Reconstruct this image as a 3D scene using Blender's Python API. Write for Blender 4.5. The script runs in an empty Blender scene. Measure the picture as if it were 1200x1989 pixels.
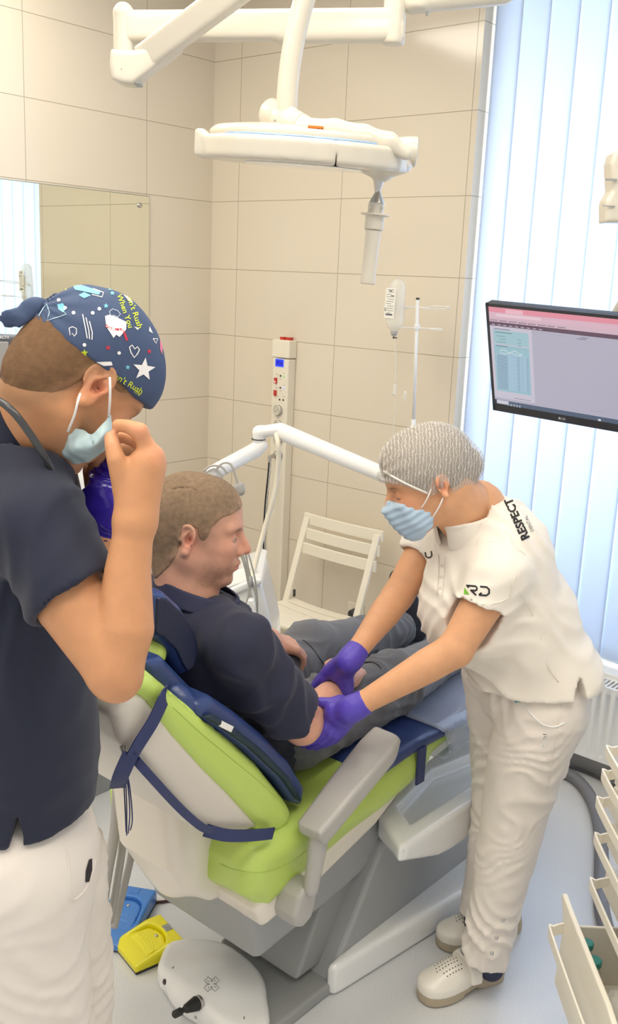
import bpy, bmesh, math, random
import numpy as np
from mathutils import Vector, Matrix
from mathutils.bvhtree import BVHTree
random.seed(7)
SC = bpy.context.scene
COL = SC.collection
PI = math.pi

# ------------------------------------------------------------------ camera
FPX = 1890.0; PCX = 600.0; PCY = 994.5; EYE = 1.75
ROT = np.array([[0.99905522, 0.0434589, 0.0],
                [0.01008869, -0.23192397, 0.9726816],
                [0.04227167, -0.97176262, -0.23214329]])
cam_d = bpy.data.cameras.new('camera'); cam = bpy.data.objects.new('camera', cam_d); COL.objects.link(cam)
cam_d.sensor_fit = 'VERTICAL'; cam_d.sensor_height = 24.0; cam_d.lens = 24.0 * FPX / 1989.0
cam_d.clip_start = 0.05
_m = Matrix(((ROT[0][0], -ROT[0][1], -ROT[0][2], 0), (ROT[1][0], -ROT[1][1], -ROT[1][2], 0), (ROT[2][0], -ROT[2][1], -ROT[2][2], EYE), (0, 0, 0, 1)))
cam.matrix_world = _m
SC.camera = cam

# ------------------------------------------------------------------ world, lights, exposure
SC.view_settings.view_transform = 'Standard'; SC.view_settings.look = 'None'
SC.view_settings.gamma = 1.0; SC.view_settings.use_curve_mapping = False
SC.view_settings.exposure = 0.4
wd = bpy.data.worlds.new('world'); SC.world = wd; wd.use_nodes = True
wd.node_tree.nodes['Background'].inputs[0].default_value = (1.0, 0.975, 0.94, 1)
wd.node_tree.nodes['Background'].inputs[1].default_value = 0.66

# room frame: A runs along the chair and the left wall, S along the tiled back wall
A_ = np.array([.6474, .7622, 0.]); S_ = np.array([.7622, -.6474, 0.]); Z_ = np.array([0., 0., 1.])
C0 = np.array([-.51, 4.713, 0.])
def area(name, loc, direction, sx, sy, power, color):
    l = bpy.data.lights.new(name, 'AREA'); l.shape = 'RECTANGLE'; l.size = sx; l.size_y = sy
    l.energy = power; l.color = color
    o = bpy.data.objects.new(name, l); COL.objects.link(o); o.location = loc
    z = -Vector(direction).normalized(); x = Vector(S_); y = z.cross(x).normalized(); x = y.cross(z)
    o.matrix_world = Matrix(((x[0], y[0], z[0], loc[0]), (x[1], y[1], z[1], loc[1]), (x[2], y[2], z[2], loc[2]), (0, 0, 0, 1)))
    return o
# daylight outside the window of the tiled wall
_w = C0 + S_ * 2.35 + A_ * 0.75 + Z_ * 1.75
area('window_daylight', tuple(_w), tuple(-A_), 2.1, 2.7, 122, (.78, .89, 1.0))
LAMPS = [(0.56, -1.35), (.56, -2.1), (2.0, -1.75), (2.0, -2.65), (3.1, -1.75), (3.1, -2.65), (1.3, -3.5), (2.6, -3.6)]   # (along S, along A) from the corner; all after the second added for brightness

# ------------------------------------------------------------------ pixel helpers (a photo point at a known plane)
def ray(px, py): return ROT @ np.array([px - PCX, py - PCY, FPX])
def P(px, py, Y):
    r = ray(px, py); return r / r[1] * Y + np.array([0, 0, EYE])
def F(px, py, h=0.0):
    r = ray(px, py); return r * ((h - EYE) / r[2]) + np.array([0, 0, EYE])
def V(px, py, v):
    r = ray(px, py); p = r * (v / (r @ S_)); return p + np.array([0, 0, EYE])
def UV(u, v, z): return A_ * u + S_ * v + Z_ * z
def tow(p): return np.array([p[:, 0] @ A_, p[:, 1] @ S_])
def WR(t, off, z): return C0 + S_ * t - A_ * off + Z_ * z      # tiled wall: t along, off in front
def WL(t, off, z): return C0 - A_ * t + S_ * off + Z_ * z      # left wall

def lin(c):
    c = np.asarray(c, float); c = np.where(c > 1.001, c / 255., c) if c.max() > 1.001 else c
    return np.where(c <= 0.04045, c / 12.92, ((c + 0.055) / 1.055) ** 2.4)

# ------------------------------------------------------------------ materials
def new_mat(name):
    m = bpy.data.materials.new(name); m.use_nodes = True
    nt = m.node_tree; return m, nt, nt.nodes['Principled BSDF']
def mat(name, rgb, rough=.5, metal=0., spec=.5, bump=0., bscale=200., var=0., vscale=6., sss=0., coat=0., alpha=1., trans=0., emit=None, estr=0., sheen=0.):
    m, nt, b = new_mat(name); N = nt.nodes; K = nt.links
    c = tuple(lin(rgb)) + (1,)
    b.inputs['Base Color'].default_value = c
    b.inputs['Roughness'].default_value = rough; b.inputs['Metallic'].default_value = metal
    b.inputs['Specular IOR Level'].default_value = spec
    b.inputs['Coat Weight'].default_value = coat; b.inputs['Coat Roughness'].default_value = .08
    b.inputs['Alpha'].default_value = alpha; b.inputs['Transmission Weight'].default_value = trans
    b.inputs['Sheen Weight'].default_value = sheen
    if sss:
        b.inputs['Subsurface Weight'].default_value = sss
        b.inputs['Subsurface Radius'].default_value = (1.0, .35, .2); b.inputs['Subsurface Scale'].default_value = .006
    if emit is not None:
        b.inputs['Emission Color'].default_value = tuple(lin(emit)) + (1,); b.inputs['Emission Strength'].default_value = estr
    tc = N.new('ShaderNodeTexCoord')
    if var:
        n = N.new('ShaderNodeTexNoise'); n.inputs['Scale'].default_value = vscale; n.inputs['Detail'].default_value = 4
        K.new(tc.outputs['Object'], n.inputs['Vector'])
        mx = N.new('ShaderNodeMix'); mx.data_type = 'RGBA'
        mx.inputs[6].default_value = tuple(np.clip(np.array(c[:3]) * (1 - var), 0, 1)) + (1,)
        mx.inputs[7].default_value = tuple(np.clip(np.array(c[:3]) * (1 + var), 0, 1)) + (1,)
        K.new(n.outputs['Fac'], mx.inputs[0]); K.new(mx.outputs[2], b.inputs['Base Color'])
    if bump:
        n = N.new('ShaderNodeTexNoise'); n.inputs['Scale'].default_value = bscale; n.inputs['Detail'].default_value = 3
        K.new(tc.outputs['Object'], n.inputs['Vector'])
        bp = N.new('ShaderNodeBump'); bp.inputs['Strength'].default_value = bump; bp.inputs['Distance'].default_value = .002
        K.new(n.outputs['Fac'], bp.inputs['Height']); K.new(bp.outputs[0], b.inputs['Normal'])
    return m
def attr_mat(name, rough=.5, sss=0., bump=0., bscale=300., spec=.4, var=0., vscale=60., sheen=0.):
    m, nt, b = new_mat(name); N = nt.nodes; K = nt.links
    a = N.new('ShaderNodeAttribute'); a.attribute_name = 'Col'
    b.inputs['Roughness'].default_value = rough; b.inputs['Specular IOR Level'].default_value = spec
    b.inputs['Sheen Weight'].default_value = sheen
    tc = N.new('ShaderNodeTexCoord'); src = a.outputs['Color']
    if sss:
        b.inputs['Subsurface Weight'].default_value = sss
        b.inputs['Subsurface Radius'].default_value = (1.0, .35, .2); b.inputs['Subsurface Scale'].default_value = .006
    if var:
        n = N.new('ShaderNodeTexNoise'); n.inputs['Scale'].default_value = vscale; n.inputs['Detail'].default_value = 5
        K.new(tc.outputs['Object'], n.inputs['Vector'])
        mr = N.new('ShaderNodeMapRange'); mr.inputs[1].default_value = .25; mr.inputs[2].default_value = .75
        mr.inputs[3].default_value = 1 - var; mr.inputs[4].default_value = 1 + var
        K.new(n.outputs['Fac'], mr.inputs[0])
        mx = N.new('ShaderNodeMix'); mx.data_type = 'RGBA'; mx.blend_type = 'MULTIPLY'; mx.inputs[0].default_value = 1
        K.new(src, mx.inputs[6]); K.new(mr.outputs[0], mx.inputs[7]); src = mx.outputs[2]
    K.new(src, b.inputs['Base Color'])
    if bump:
        n = N.new('ShaderNodeTexNoise'); n.inputs['Scale'].default_value = bscale; n.inputs['Detail'].default_value = 3
        K.new(tc.outputs['Object'], n.inputs['Vector'])
        bp = N.new('ShaderNodeBump'); bp.inputs['Strength'].default_value = bump; bp.inputs['Distance'].default_value = .002
        K.new(n.outputs['Fac'], bp.inputs['Height']); K.new(bp.outputs[0], b.inputs['Normal'])
    return m

# ------------------------------------------------------------------ object helpers
def link(o, parent=None):
    COL.objects.link(o)
    if parent is not None:
        o.parent = parent
        o.matrix_parent_inverse = parent_world(parent).inverted()
    return o
def parent_world(p):
    m = Matrix.LocRotScale(p.location, p.rotation_euler, p.scale)
    if p.parent is not None: m = parent_world(p.parent) @ p.matrix_parent_inverse @ m
    return m
def tag(o, label=None, cat=None, group=None, kind=None):
    if label: o['label'] = label
    if cat: o['category'] = cat
    if group: o['group'] = group
    if kind: o['kind'] = kind
    return o
def empty(name, loc, label=None, cat=None, group=None):
    o = bpy.data.objects.new(name, None); o.location = tuple(loc); COL.objects.link(o)
    o.empty_display_size = .05
    return tag(o, label, cat, group)
def mesh_obj(name, verts, faces, m, parent=None, smooth=False, colors=None, origin=None):
    verts = np.asarray(verts, float)
    me = bpy.data.meshes.new(name)
    if origin is None:
        origin = np.zeros(3) if len(verts) == 0 else np.array([verts[:, 0].mean(), verts[:, 1].mean(), verts[:, 2].min()])
    vv = verts - origin
    me.from_pydata([tuple(v) for v in vv.tolist()], [], [tuple(f) for f in (faces.tolist() if isinstance(faces, np.ndarray) else faces)])
    me.update()
    if colors is not None:
        ca = me.color_attributes.new('Col', 'FLOAT_COLOR', 'POINT')
        cc = np.ones((len(verts), 4)); cc[:, :3] = colors
        ca.data.foreach_set('color', cc.ravel())
    if smooth: me.polygons.foreach_set('use_smooth', [True] * len(me.polygons))
    for x in (m if isinstance(m, (list, tuple)) else [m]): me.materials.append(x)
    o = bpy.data.objects.new(name, me); o.location = tuple(origin)
    return link(o, parent)
def bm_obj(name, bm, m, parent=None, smooth=False, bevel=0., seg=2, colors=None):
    bmesh.ops.recalc_face_normals(bm, faces=bm.faces)
    vs = np.array([v.co[:] for v in bm.verts]); bm.verts.index_update()
    fs = [[v.index for v in f.verts] for f in bm.faces]; mi = [f.material_index for f in bm.faces]
    sm = [f.smooth for f in bm.faces]
    o = mesh_obj(name, vs, fs, m, parent, smooth)
    o.data.polygons.foreach_set('material_index', mi)
    if not smooth: o.data.polygons.foreach_set('use_smooth', sm)
    bm.free()
    if bevel:
        b = o.modifiers.new('bevel', 'BEVEL'); b.width = bevel; b.segments = seg; b.limit_method = 'ANGLE'; b.angle_limit = .6
        b.harden_normals = False
    return o
def frame(o, x, y, z):
    return Matrix(((x[0], y[0], z[0], o[0]), (x[1], y[1], z[1], o[1]), (x[2], y[2], z[2], o[2]), (0, 0, 0, 1)))
def box(bm, c, hx, hy, hz, ax=None, ay=None, az=None, mi=0):
    ax = np.array([1., 0, 0]) if ax is None else ax; ay = np.array([0, 1., 0]) if ay is None else ay
    az = np.array([0, 0, 1.]) if az is None else az
    c = np.asarray(c, float); vs = []
    for i in (-1, 1):
        for j in (-1, 1):
            for k in (-1, 1):
                vs.append(bm.verts.new(tuple(c + ax * hx * i + ay * hy * j + az * hz * k)))
    for q in ((0, 1, 3, 2), (4, 6, 7, 5), (0, 4, 5, 1), (2, 3, 7, 6), (0, 2, 6, 4), (1, 5, 7, 3)):
        f = bm.faces.new([vs[i] for i in q]); f.material_index = mi
def rbox(name, lo, hi, m, parent=None, bevel=.003, fr='room', seg=3):
    """box whose corners are given in room coordinates (t, off, z) of a frame"""
    bm = bmesh.new(); fn = {'room': UV, 'wr': WR, 'wl': WL, 'xyz': lambda a, b, c: np.array([a, b, c])}[fr]
    vs = [bm.verts.new(tuple(fn(x, y, z))) for x in (lo[0], hi[0]) for y in (lo[1], hi[1]) for z in (lo[2], hi[2])]
    for q in ((0, 1, 3, 2), (4, 6, 7, 5), (0, 4, 5, 1), (2, 3, 7, 6), (0, 2, 6, 4), (1, 5, 7, 3)): bm.faces.new([vs[i] for i in q])
    return bm_obj(name, bm, m, parent, bevel=bevel, seg=seg)
def perp(d):
    d = d / np.linalg.norm(d); a = np.array([0, 0, 1.]) if abs(d[2]) < .9 else np.array([1., 0, 0])
    x = np.cross(a, d); x /= np.linalg.norm(x); return x, np.cross(d, x)
def catmull(pts, n=8, closed=False):
    pts = [np.asarray(p, float) for p in pts]; out = []
    L_ = len(pts); rng = range(L_ if closed else L_ - 1)
    for i in rng:
        if closed: p0, p1, p2, p3 = pts[i - 1], pts[i], pts[(i + 1) % L_], pts[(i + 2) % L_]
        else: p0, p1, p2, p3 = pts[max(i - 1, 0)], pts[i], pts[i + 1], pts[min(i + 2, L_ - 1)]
        for k in range(n):
            t = k / n
            out.append(.5 * ((2 * p1) + (-p0 + p2) * t + (2 * p0 - 5 * p1 + 4 * p2 - p3) * t * t + (-p0 + 3 * p1 - 3 * p2 + p3) * t ** 3))
    if not closed: out.append(pts[-1])
    return out
def sweep(bm, pts, rad, ns=12, caps=True, flat=1.0, up=None, mi=0):
    """round (or flattened) tube along points"""
    pts = [np.asarray(p, float) for p in pts]; n = len(pts)
    rad = [rad] * n if np.isscalar(rad) else rad; rings = []; x = None
    for i, p in enumerate(pts):
        d = pts[min(i + 1, n - 1)] - pts[max(i - 1, 0)]; d = d / (np.linalg.norm(d) + 1e-12)
        if up is not None: x = np.cross(np.asarray(up, float), d); x /= np.linalg.norm(x)
        elif x is None: x, _ = perp(d)
        else: x = x - d * (x @ d); x /= np.linalg.norm(x)
        y = np.cross(d, x)
        rings.append([bm.verts.new(tuple(p + x * rad[i] * math.cos(2 * PI * k / ns) + y * rad[i] * flat * math.sin(2 * PI * k / ns))) for k in range(ns)])
    for i in range(n - 1):
        for k in range(ns):
            f = bm.faces.new((rings[i][k], rings[i][(k + 1) % ns], rings[i + 1][(k + 1) % ns], rings[i + 1][k])); f.smooth = True; f.material_index = mi
    if caps:
        f = bm.faces.new(rings[0][::-1]); f.material_index = mi
        f = bm.faces.new(rings[-1]); f.material_index = mi
def tube(name, pts, rad, m, parent=None, ns=12, smooth_n=8, flat=1.0, up=None):
    bm = bmesh.new()
    if smooth_n > 1 and len(pts) > 2:
        if not np.isscalar(rad):
            rr = catmull([[r] for r in rad], smooth_n); rad = [max(float(r[0]), 1e-4) for r in rr]
        pts = catmull(pts, smooth_n)
    sweep(bm, pts, rad, ns, True, flat, up)
    return bm_obj(name, bm, m, parent)
def lathe(bm, base, axis, prof, ns=28, mi=0):
    """prof: list of (distance along the axis, radius)"""
    axis = np.asarray(axis, float); axis = axis / np.linalg.norm(axis); x, y = perp(axis); rings = []
    for (h, r) in prof:
        c = np.asarray(base) + axis * h
        rings.append([bm.verts.new(tuple(c + x * r * math.cos(2 * PI * k / ns) + y * r * math.sin(2 * PI * k / ns))) for k in range(ns)])
    for i in range(len(prof) - 1):
        fl = abs(prof[i][0] - prof[i + 1][0]) > 1e-6
        for k in range(ns):
            f = bm.faces.new((rings[i][k], rings[i][(k + 1) % ns], rings[i + 1][(k + 1) % ns], rings[i + 1][k])); f.material_index = mi
            f.smooth = fl
    bm.faces.new(rings[0][::-1]).material_index = mi; bm.faces.new(rings[-1]).material_index = mi
def lathe_obj(name, base, axis, prof, m, parent=None, ns=28, bevel=.0008):
    bm = bmesh.new(); lathe(bm, base, axis, prof, ns)
    return bm_obj(name, bm, m, parent, bevel=bevel)
def prism(name, poly, fn, d0, d1, m, parent=None, bevel=.003, seg=3):
    """polygon (a,b) placed by fn(a,b,d) between depths d0 and d1"""
    bm = bmesh.new(); n = len(poly)
    a = [bm.verts.new(tuple(fn(x, y, d0))) for x, y in poly]; b = [bm.verts.new(tuple(fn(x, y, d1))) for x, y in poly]
    bm.faces.new(a[::-1]); bm.faces.new(b)
    for i in range(n): bm.faces.new((a[i], a[(i + 1) % n], b[(i + 1) % n], b[i]))
    return bm_obj(name, bm, m, parent, bevel=bevel, seg=seg)
def text_obj(name, txt, loc, xdir, ydir, size, m, parent=None, depth=.0004, bold=0.0, align='LEFT'):
    cu = bpy.data.curves.new(name, 'FONT'); cu.body = txt; cu.size = size; cu.extrude = depth; cu.offset = bold; cu.align_x = align
    tmp = bpy.data.objects.new('tmp', cu); COL.objects.link(tmp); bpy.context.view_layer.update()
    me = bpy.data.meshes.new_from_object(tmp.evaluated_get(bpy.context.evaluated_depsgraph_get())); bpy.data.objects.remove(tmp)
    x = np.asarray(xdir, float); x /= np.linalg.norm(x); y = np.asarray(ydir, float); y = y - x * (x @ y); y /= np.linalg.norm(y); z = np.cross(x, y)
    me.transform(frame((0, 0, 0), x, y, z)); me.materials.clear(); me.materials.append(m); me.name = name
    o = bpy.data.objects.new(name, me); o.location = tuple(loc); return link(o, parent)

# ------------------------------------------------------------------ signed-distance modelling
class SD:
    __slots__ = ('f', 'lo', 'hi')
    def __init__(s, f, lo, hi): s.f = f; s.lo = np.asarray(lo, float); s.hi = np.asarray(hi, float)
def smin(a, b, k):
    if k <= 0: return np.minimum(a, b)
    h = np.clip(.5 + .5 * (b - a) / k, 0, 1); return b + (a - b) * h - k * h * (1 - h)
def U(k, *fs):
    fs = [x for f in fs for x in (f if isinstance(f, (list, tuple)) else [f])]
    def g(p):
        d = fs[0].f(p)
        for q in fs[1:]: d = smin(d, q.f(p), k)
        return d
    return SD(g, np.min([q.lo for q in fs], 0), np.max([q.hi for q in fs], 0))
def SUB(a, b, k=.004): return SD(lambda p: -smin(-a.f(p), b.f(p), k), a.lo, a.hi)
def INT(a, b, k=.004): return SD(lambda p: -smin(-a.f(p), -b.f(p), k), np.maximum(a.lo, b.lo) - .01, np.minimum(a.hi, b.hi) + .01)
def OFF(a, r): return SD(lambda p: a.f(p) - r, a.lo - r, a.hi + r)
def DISP(a, g, amp): return SD(lambda p: a.f(p) - g(p), a.lo - amp, a.hi + amp)
def SHELL(a, t): return SD(lambda p: np.abs(a.f(p)) - t, a.lo - t, a.hi + t)
def cone(a, b, ra, rb=None):
    a = np.asarray(a, float); b = np.asarray(b, float); rb = ra if rb is None else rb; ba = b - a; L2 = max(ba @ ba, 1e-9)
    def f(p):
        q = p - a; t = np.clip((q @ ba) / L2, 0, 1); return np.sqrt(((q - t[:, None] * ba) ** 2).sum(1)) - (ra + (rb - ra) * t)
    m = np.minimum(a - ra, b - rb), np.maximum(a + ra, b + rb); return SD(f, *m)
def ball(c, r): return cone(c, np.asarray(c, float) + 1e-4, r)
def chain(pts, rads): return U(0.0, [cone(pts[i], pts[i + 1], rads[i], rads[i + 1]) for i in range(len(pts) - 1)])
def schain(pts, rads, n=5):
    q = catmull([list(p) + [r] for p, r in zip(pts, rads)], n); return chain([x[:3] for x in q], [x[3] for x in q])
def flat_cone(a, b, ra, rb, nrm, k):
    """cone whose thickness along nrm is 1/k of its width"""
    nrm = np.asarray(nrm, float); nrm = nrm / np.linalg.norm(nrm); a = np.asarray(a, float)
    b = np.asarray(b, float); a2 = a; b2 = b + nrm * ((b - a) @ nrm) * (k - 1); ba = b2 - a2; L2 = max(ba @ ba, 1e-9)
    def f(p):
        q = p - a; q = q + nrm * (q @ nrm)[:, None] * (k - 1)
        t = np.clip((q @ ba) / L2, 0, 1); return (np.sqrt(((q - t[:, None] * ba) ** 2).sum(1)) - (ra + (rb - ra) * t)) / (1 + (k - 1) * .5)
    m = np.minimum(a - ra, b - rb), np.maximum(a + ra, b + rb); return SD(f, *m)
def ell(c, r, R=None):
    """ellipsoid, R rows = local axes"""
    c = np.asarray(c, float); r = np.asarray(r, float); R = np.eye(3) if R is None else np.asarray(R, float)
    def f(p):
        q = (p - c) @ R.T; k0 = np.sqrt(((q / r) ** 2).sum(1)); k1 = np.sqrt(((q / r ** 2) ** 2).sum(1)) + 1e-9; return k0 * (k0 - 1) / k1
    e = np.sqrt(((R * r[:, None]) ** 2).sum(0)); return SD(f, c - e, c + e)
def rb(c, h, r, R=None):
    c = np.asarray(c, float); h = np.asarray(h, float); R = np.eye(3) if R is None else np.asarray(R, float)
    def f(p):
        q = np.abs((p - c) @ R.T) - (h - r); return np.sqrt((np.maximum(q, 0) ** 2).sum(1)) + np.minimum(q.max(1), 0) - r
    e = (np.abs(R) * h[:, None]).sum(0); return SD(f, c - e, c + e)
def half(o, n):
    o = np.asarray(o, float); n = np.asarray(n, float); n = n / np.linalg.norm(n)
    return SD(lambda p: (p - o) @ n, [-50] * 3, [50] * 3)       # solid where (p-o).n < 0
def poly2(poly):
    pl = np.asarray(poly, float)
    def f(q):
        d = np.full(len(q), 1e9); s = np.ones(len(q)); n = len(pl); j = n - 1
        for i in range(n):
            e = pl[j] - pl[i]; w = q - pl[i]; t = np.clip((w @ e) / max(e @ e, 1e-12), 0, 1); b = w - t[:, None] * e
            d = np.minimum(d, (b ** 2).sum(1)); c1 = q[:, 1] >= pl[i][1]; c2 = q[:, 1] < pl[j][1]; c3 = e[0] * w[:, 1] > e[1] * w[:, 0]
            flip = (c1 & c2 & c3) | (~c1 & ~c2 & ~c3); s = np.where(flip, -s, s); j = i
        return s * np.sqrt(d)
    return f
def extr(poly, o, ax, ay, az, hw, r, grow=0.):
    """rounded extrusion: polygon in plane (ax, ay) through o, half width hw along az"""
    o = np.asarray(o, float); f2 = poly2(poly); M3 = np.array([ax, ay, az], float)
    def f(p):
        q = (p - o) @ M3.T; a = f2(q[:, :2]) + r - grow; b = np.abs(q[:, 2]) - hw + r
        return np.sqrt(np.maximum(a, 0) ** 2 + np.maximum(b, 0) ** 2) + np.minimum(np.maximum(a, b), 0) - r
    c = np.array([o + M3[0] * x + M3[1] * y + M3[2] * z for x, y in poly for z in (-hw, hw)])
    return SD(f, c.min(0) - grow, c.max(0) + grow)
_H = np.random.RandomState(3).rand(64, 64, 64).astype(np.float32) * 2 - 1
def vnoise(p, s):
    q = p * s + 100.; i = np.floor(q).astype(int); f = q - i; f = f * f * (3 - 2 * f); i &= 63; j = (i + 1) & 63
    g = lambda a, b, c: _H[a, b, c]
    x0, y0, z0 = i.T; x1, y1, z1 = j.T; fx, fy, fz = f.T
    return (((g(x0, y0, z0) * (1 - fx) + g(x1, y0, z0) * fx) * (1 - fy) + (g(x0, y1, z0) * (1 - fx) + g(x1, y1, z0) * fx) * fy) * (1 - fz)
            + ((g(x0, y0, z1) * (1 - fx) + g(x1, y0, z1) * fx) * (1 - fy) + (g(x0, y1, z1) * (1 - fx) + g(x1, y1, z1) * fx) * fy) * fz)
def folds(p, d, wl, amp, warp=.6, e=8.):
    """soft cloth folds running across direction d with wavelength wl"""
    d = np.asarray(d, float); d = d / np.linalg.norm(d)
    ph = (p @ d) / wl + warp * vnoise(p, e) * 1.5
    w = .5 + .5 * np.sin(2 * PI * ph); m = np.clip(.5 + .9 * vnoise(p + 7.3, e * .8), 0, 1)
    return amp * (w ** 2) * m
def net(sd, h, maxn=9e6):
    lo = sd.lo - 2.5 * h; hi = sd.hi + 2.5 * h; n = np.ceil((hi - lo) / h).astype(int) + 1
    n = ((n + 3) // 4) * 4 + 1
    cn = (n - 1) // 4
    ax = [lo[i] + (np.arange(cn[i]) * 4 + 2) * h for i in range(3)]
    C = np.stack(np.meshgrid(*ax, indexing='ij'), -1).reshape(-1, 3)
    dc = sd.f(C).reshape(cn); near = np.abs(dc) < 4 * h * 1.35
    g = np.where(dc > 0, 9., -9.).astype(np.float64)
    full = np.ones(n) * 9.
    e = np.repeat(np.repeat(np.repeat(g, 4, 0), 4, 1), 4, 2); full[:-1, :-1, :-1] = e
    m = np.zeros(n, bool); em = np.repeat(np.repeat(np.repeat(near, 4, 0), 4, 1), 4, 2)
    for a in (0, 1):
        for b in (0, 1):
            for c in (0, 1): m[a:n[0] - 1 + a, b:n[1] - 1 + b, c:n[2] - 1 + c] |= em
    idx = np.argwhere(m); pts = lo + idx * h; d = np.empty(len(pts))
    for i in range(0, len(pts), 400000): d[i:i + 400000] = sd.f(pts[i:i + 400000])
    full[m] = np.where(np.abs(d) < 1e-7, 1e-7, d)
    del m, em, e
    s = full < 0
    cs = np.zeros(n - 1, np.uint8)
    for a in (0, 1):
        for b in (0, 1):
            for c in (0, 1): cs += s[a:n[0] - 1 + a, b:n[1] - 1 + b, c:n[2] - 1 + c]
    cell = np.argwhere((cs > 0) & (cs < 8)); nv = len(cell)
    vid = -np.ones(n - 1, np.int64); vid[tuple(cell.T)] = np.arange(nv)
    acc = np.zeros((nv, 3)); cnt = np.zeros(nv)
    for axis in range(3):
        o1, o2 = [i for i in range(3) if i != axis]
        for a in (0, 1):
            for b in (0, 1):
                q = cell.copy(); q[:, o1] += a; q[:, o2] += b; r = q.copy(); r[:, axis] += 1
                v0 = full[tuple(q.T)]; v1 = full[tuple(r.T)]; x = (v0 < 0) != (v1 < 0)
                t = np.where(x, v0 / np.where(x, v0 - v1, 1), 0); pt = q.astype(float); pt[:, axis] += t
                acc[x] += pt[x]; cnt[x] += 1
    verts = lo + acc / cnt[:, None] * h
    F_ = []
    for axis in range(3):
        o1, o2 = [(1, 2), (2, 0), (0, 1)][axis]
        sl0 = [slice(None)] * 3; sl1 = [slice(None)] * 3; sl0[axis] = slice(0, n[axis] - 1); sl1[axis] = slice(1, n[axis])
        A0 = s[tuple(sl0)]; A1 = s[tuple(sl1)]; ed = np.argwhere(A0 != A1)
        ed = ed[(ed[:, o1] > 0) & (ed[:, o2] > 0) & (ed[:, o1] < n[o1] - 1) & (ed[:, o2] < n[o2] - 1)]
        ins = A0[tuple(ed.T)]
        def gv(da, db):
            q = ed.copy(); q[:, o1] -= da; q[:, o2] -= db; return vid[tuple(q.T)]
        f = np.stack([gv(1, 1), gv(0, 1), gv(0, 0), gv(1, 0)], 1); f[~ins] = f[~ins][:, ::-1]; F_.append(f)
    f = np.concatenate(F_); f = f[(f >= 0).all(1)]
    return verts, f
def relax(v, f, it=2, lam=.5):
    a = np.concatenate([f[:, [0, 1]], f[:, [1, 2]], f[:, [2, 3]], f[:, [3, 0]]]); a = np.concatenate([a, a[:, ::-1]])
    for _ in range(it):
        s = np.zeros_like(v); c = np.bincount(a[:, 0], minlength=len(v)).astype(float)
        for k in range(3): s[:, k] = np.bincount(a[:, 0], v[a[:, 1], k], len(v))
        v = v + lam * (s / np.maximum(c, 1)[:, None] - v)
    return v
def sdf_obj(name, sd, h, m, parent=None, color=None, relaxn=1, keep=None):
    v, f = net(sd, h); v = relax(v, f, relaxn)
    if keep is not None:
        k = keep(v)[f].all(1); f = f[k]; used = np.unique(f); mp = -np.ones(len(v), int); mp[used] = np.arange(len(used)); v = v[used]; f = mp[f]
    return mesh_obj(name, v, f, m, parent, True, None if color is None else color(v))
def sdf_multi(name, parts, m, parent=None, color=None):
    """several distance fields of one continuous figure meshed at their own fineness"""
    vs, fs, n = [], [], 0
    for sd, h in parts:
        v, f = net(sd, h); v = relax(v, f, 1); vs.append(v); fs.append(f + n); n += len(v)
    v = np.concatenate(vs); return mesh_obj(name, v, np.concatenate(fs), m, parent, True, None if color is None else color(v))
def bvh_of(o):
    me = o.data; mw = parent_world(o)
    return BVHTree.FromPolygons([mw @ v.co for v in me.vertices], [tuple(p.vertices) for p in me.polygons])
def decal(name, shapes, target, o, d, xdir, m, parent=None, off=.0009, sub=.006):
    """lay flat shapes [(verts2d, faces, rgb)] onto a surface: o = point in front, d = direction towards it"""
    tr = bvh_of(target); d = Vector(d).normalized(); x = Vector(xdir); x = (x - d * x.dot(d)).normalized(); y = x.cross(d) * 1.0
    o = Vector(o); V3, F3, C3 = [], [], []
    for vs, fs, rgb in shapes:
        bm = bmesh.new(); bv = [bm.verts.new((a, b, 0)) for a, b in vs]
        for f in fs:
            try: bm.faces.new([bv[i] for i in f])
            except ValueError: pass
        bmesh.ops.triangulate(bm, faces=bm.faces)
        for _ in range(4):
            es = [e for e in bm.edges if e.calc_length() > sub]
            if not es: break
            bmesh.ops.subdivide_edges(bm, edges=es, cuts=1); bmesh.ops.triangulate(bm, faces=bm.faces)
        bm.verts.index_update(); base = len(V3); ok = []
        for v in bm.verts:
            h = tr.ray_cast(o + x * v.co.x + y * v.co.y, d)
            if h[0] is None: ok.append(False); V3.append((0, 0, 0))
            else:
                n = h[1]; n = -n if n.dot(d) > 0 else n
                ok.append(True); V3.append(tuple(h[0] + n * off))
            C3.append(lin(rgb))
        for f in bm.faces:
            ii = [v.index for v in f.verts]
            if all(ok[i] for i in ii): F3.append([i + base for i in ii])
        bm.free()
    used = sorted({i for f in F3 for i in f}); mp = {u: k for k, u in enumerate(used)}
    if not used: return None
    return mesh_obj(name, np.array([V3[u] for u in used]), [[mp[i] for i in f] for f in F3], m, parent, True, np.array([C3[u] for u in used]))
def text2d(txt, size, rgb, bold=0., ox=0., oy=0., ang=0., align='CENTER'):
    cu = bpy.data.curves.new('t', 'FONT'); cu.body = txt; cu.size = size; cu.offset = bold; cu.align_x = align; cu.align_y = 'CENTER'; cu.resolution_u = 2
    tmp = bpy.data.objects.new('tmp', cu); COL.objects.link(tmp); bpy.context.view_layer.update()
    me = bpy.data.meshes.new_from_object(tmp.evaluated_get(bpy.context.evaluated_depsgraph_get())); bpy.data.objects.remove(tmp)
    ca, sa = math.cos(ang), math.sin(ang)
    vs = [(v.co.x * ca - v.co.y * sa + ox, v.co.x * sa + v.co.y * ca + oy) for v in me.vertices]; fs = [tuple(p.vertices) for p in me.polygons]
    bpy.data.meshes.remove(me); return (vs, fs, rgb)
def poly_shape(pts, rgb): return (list(pts), [tuple(range(len(pts)))], rgb)
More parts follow.
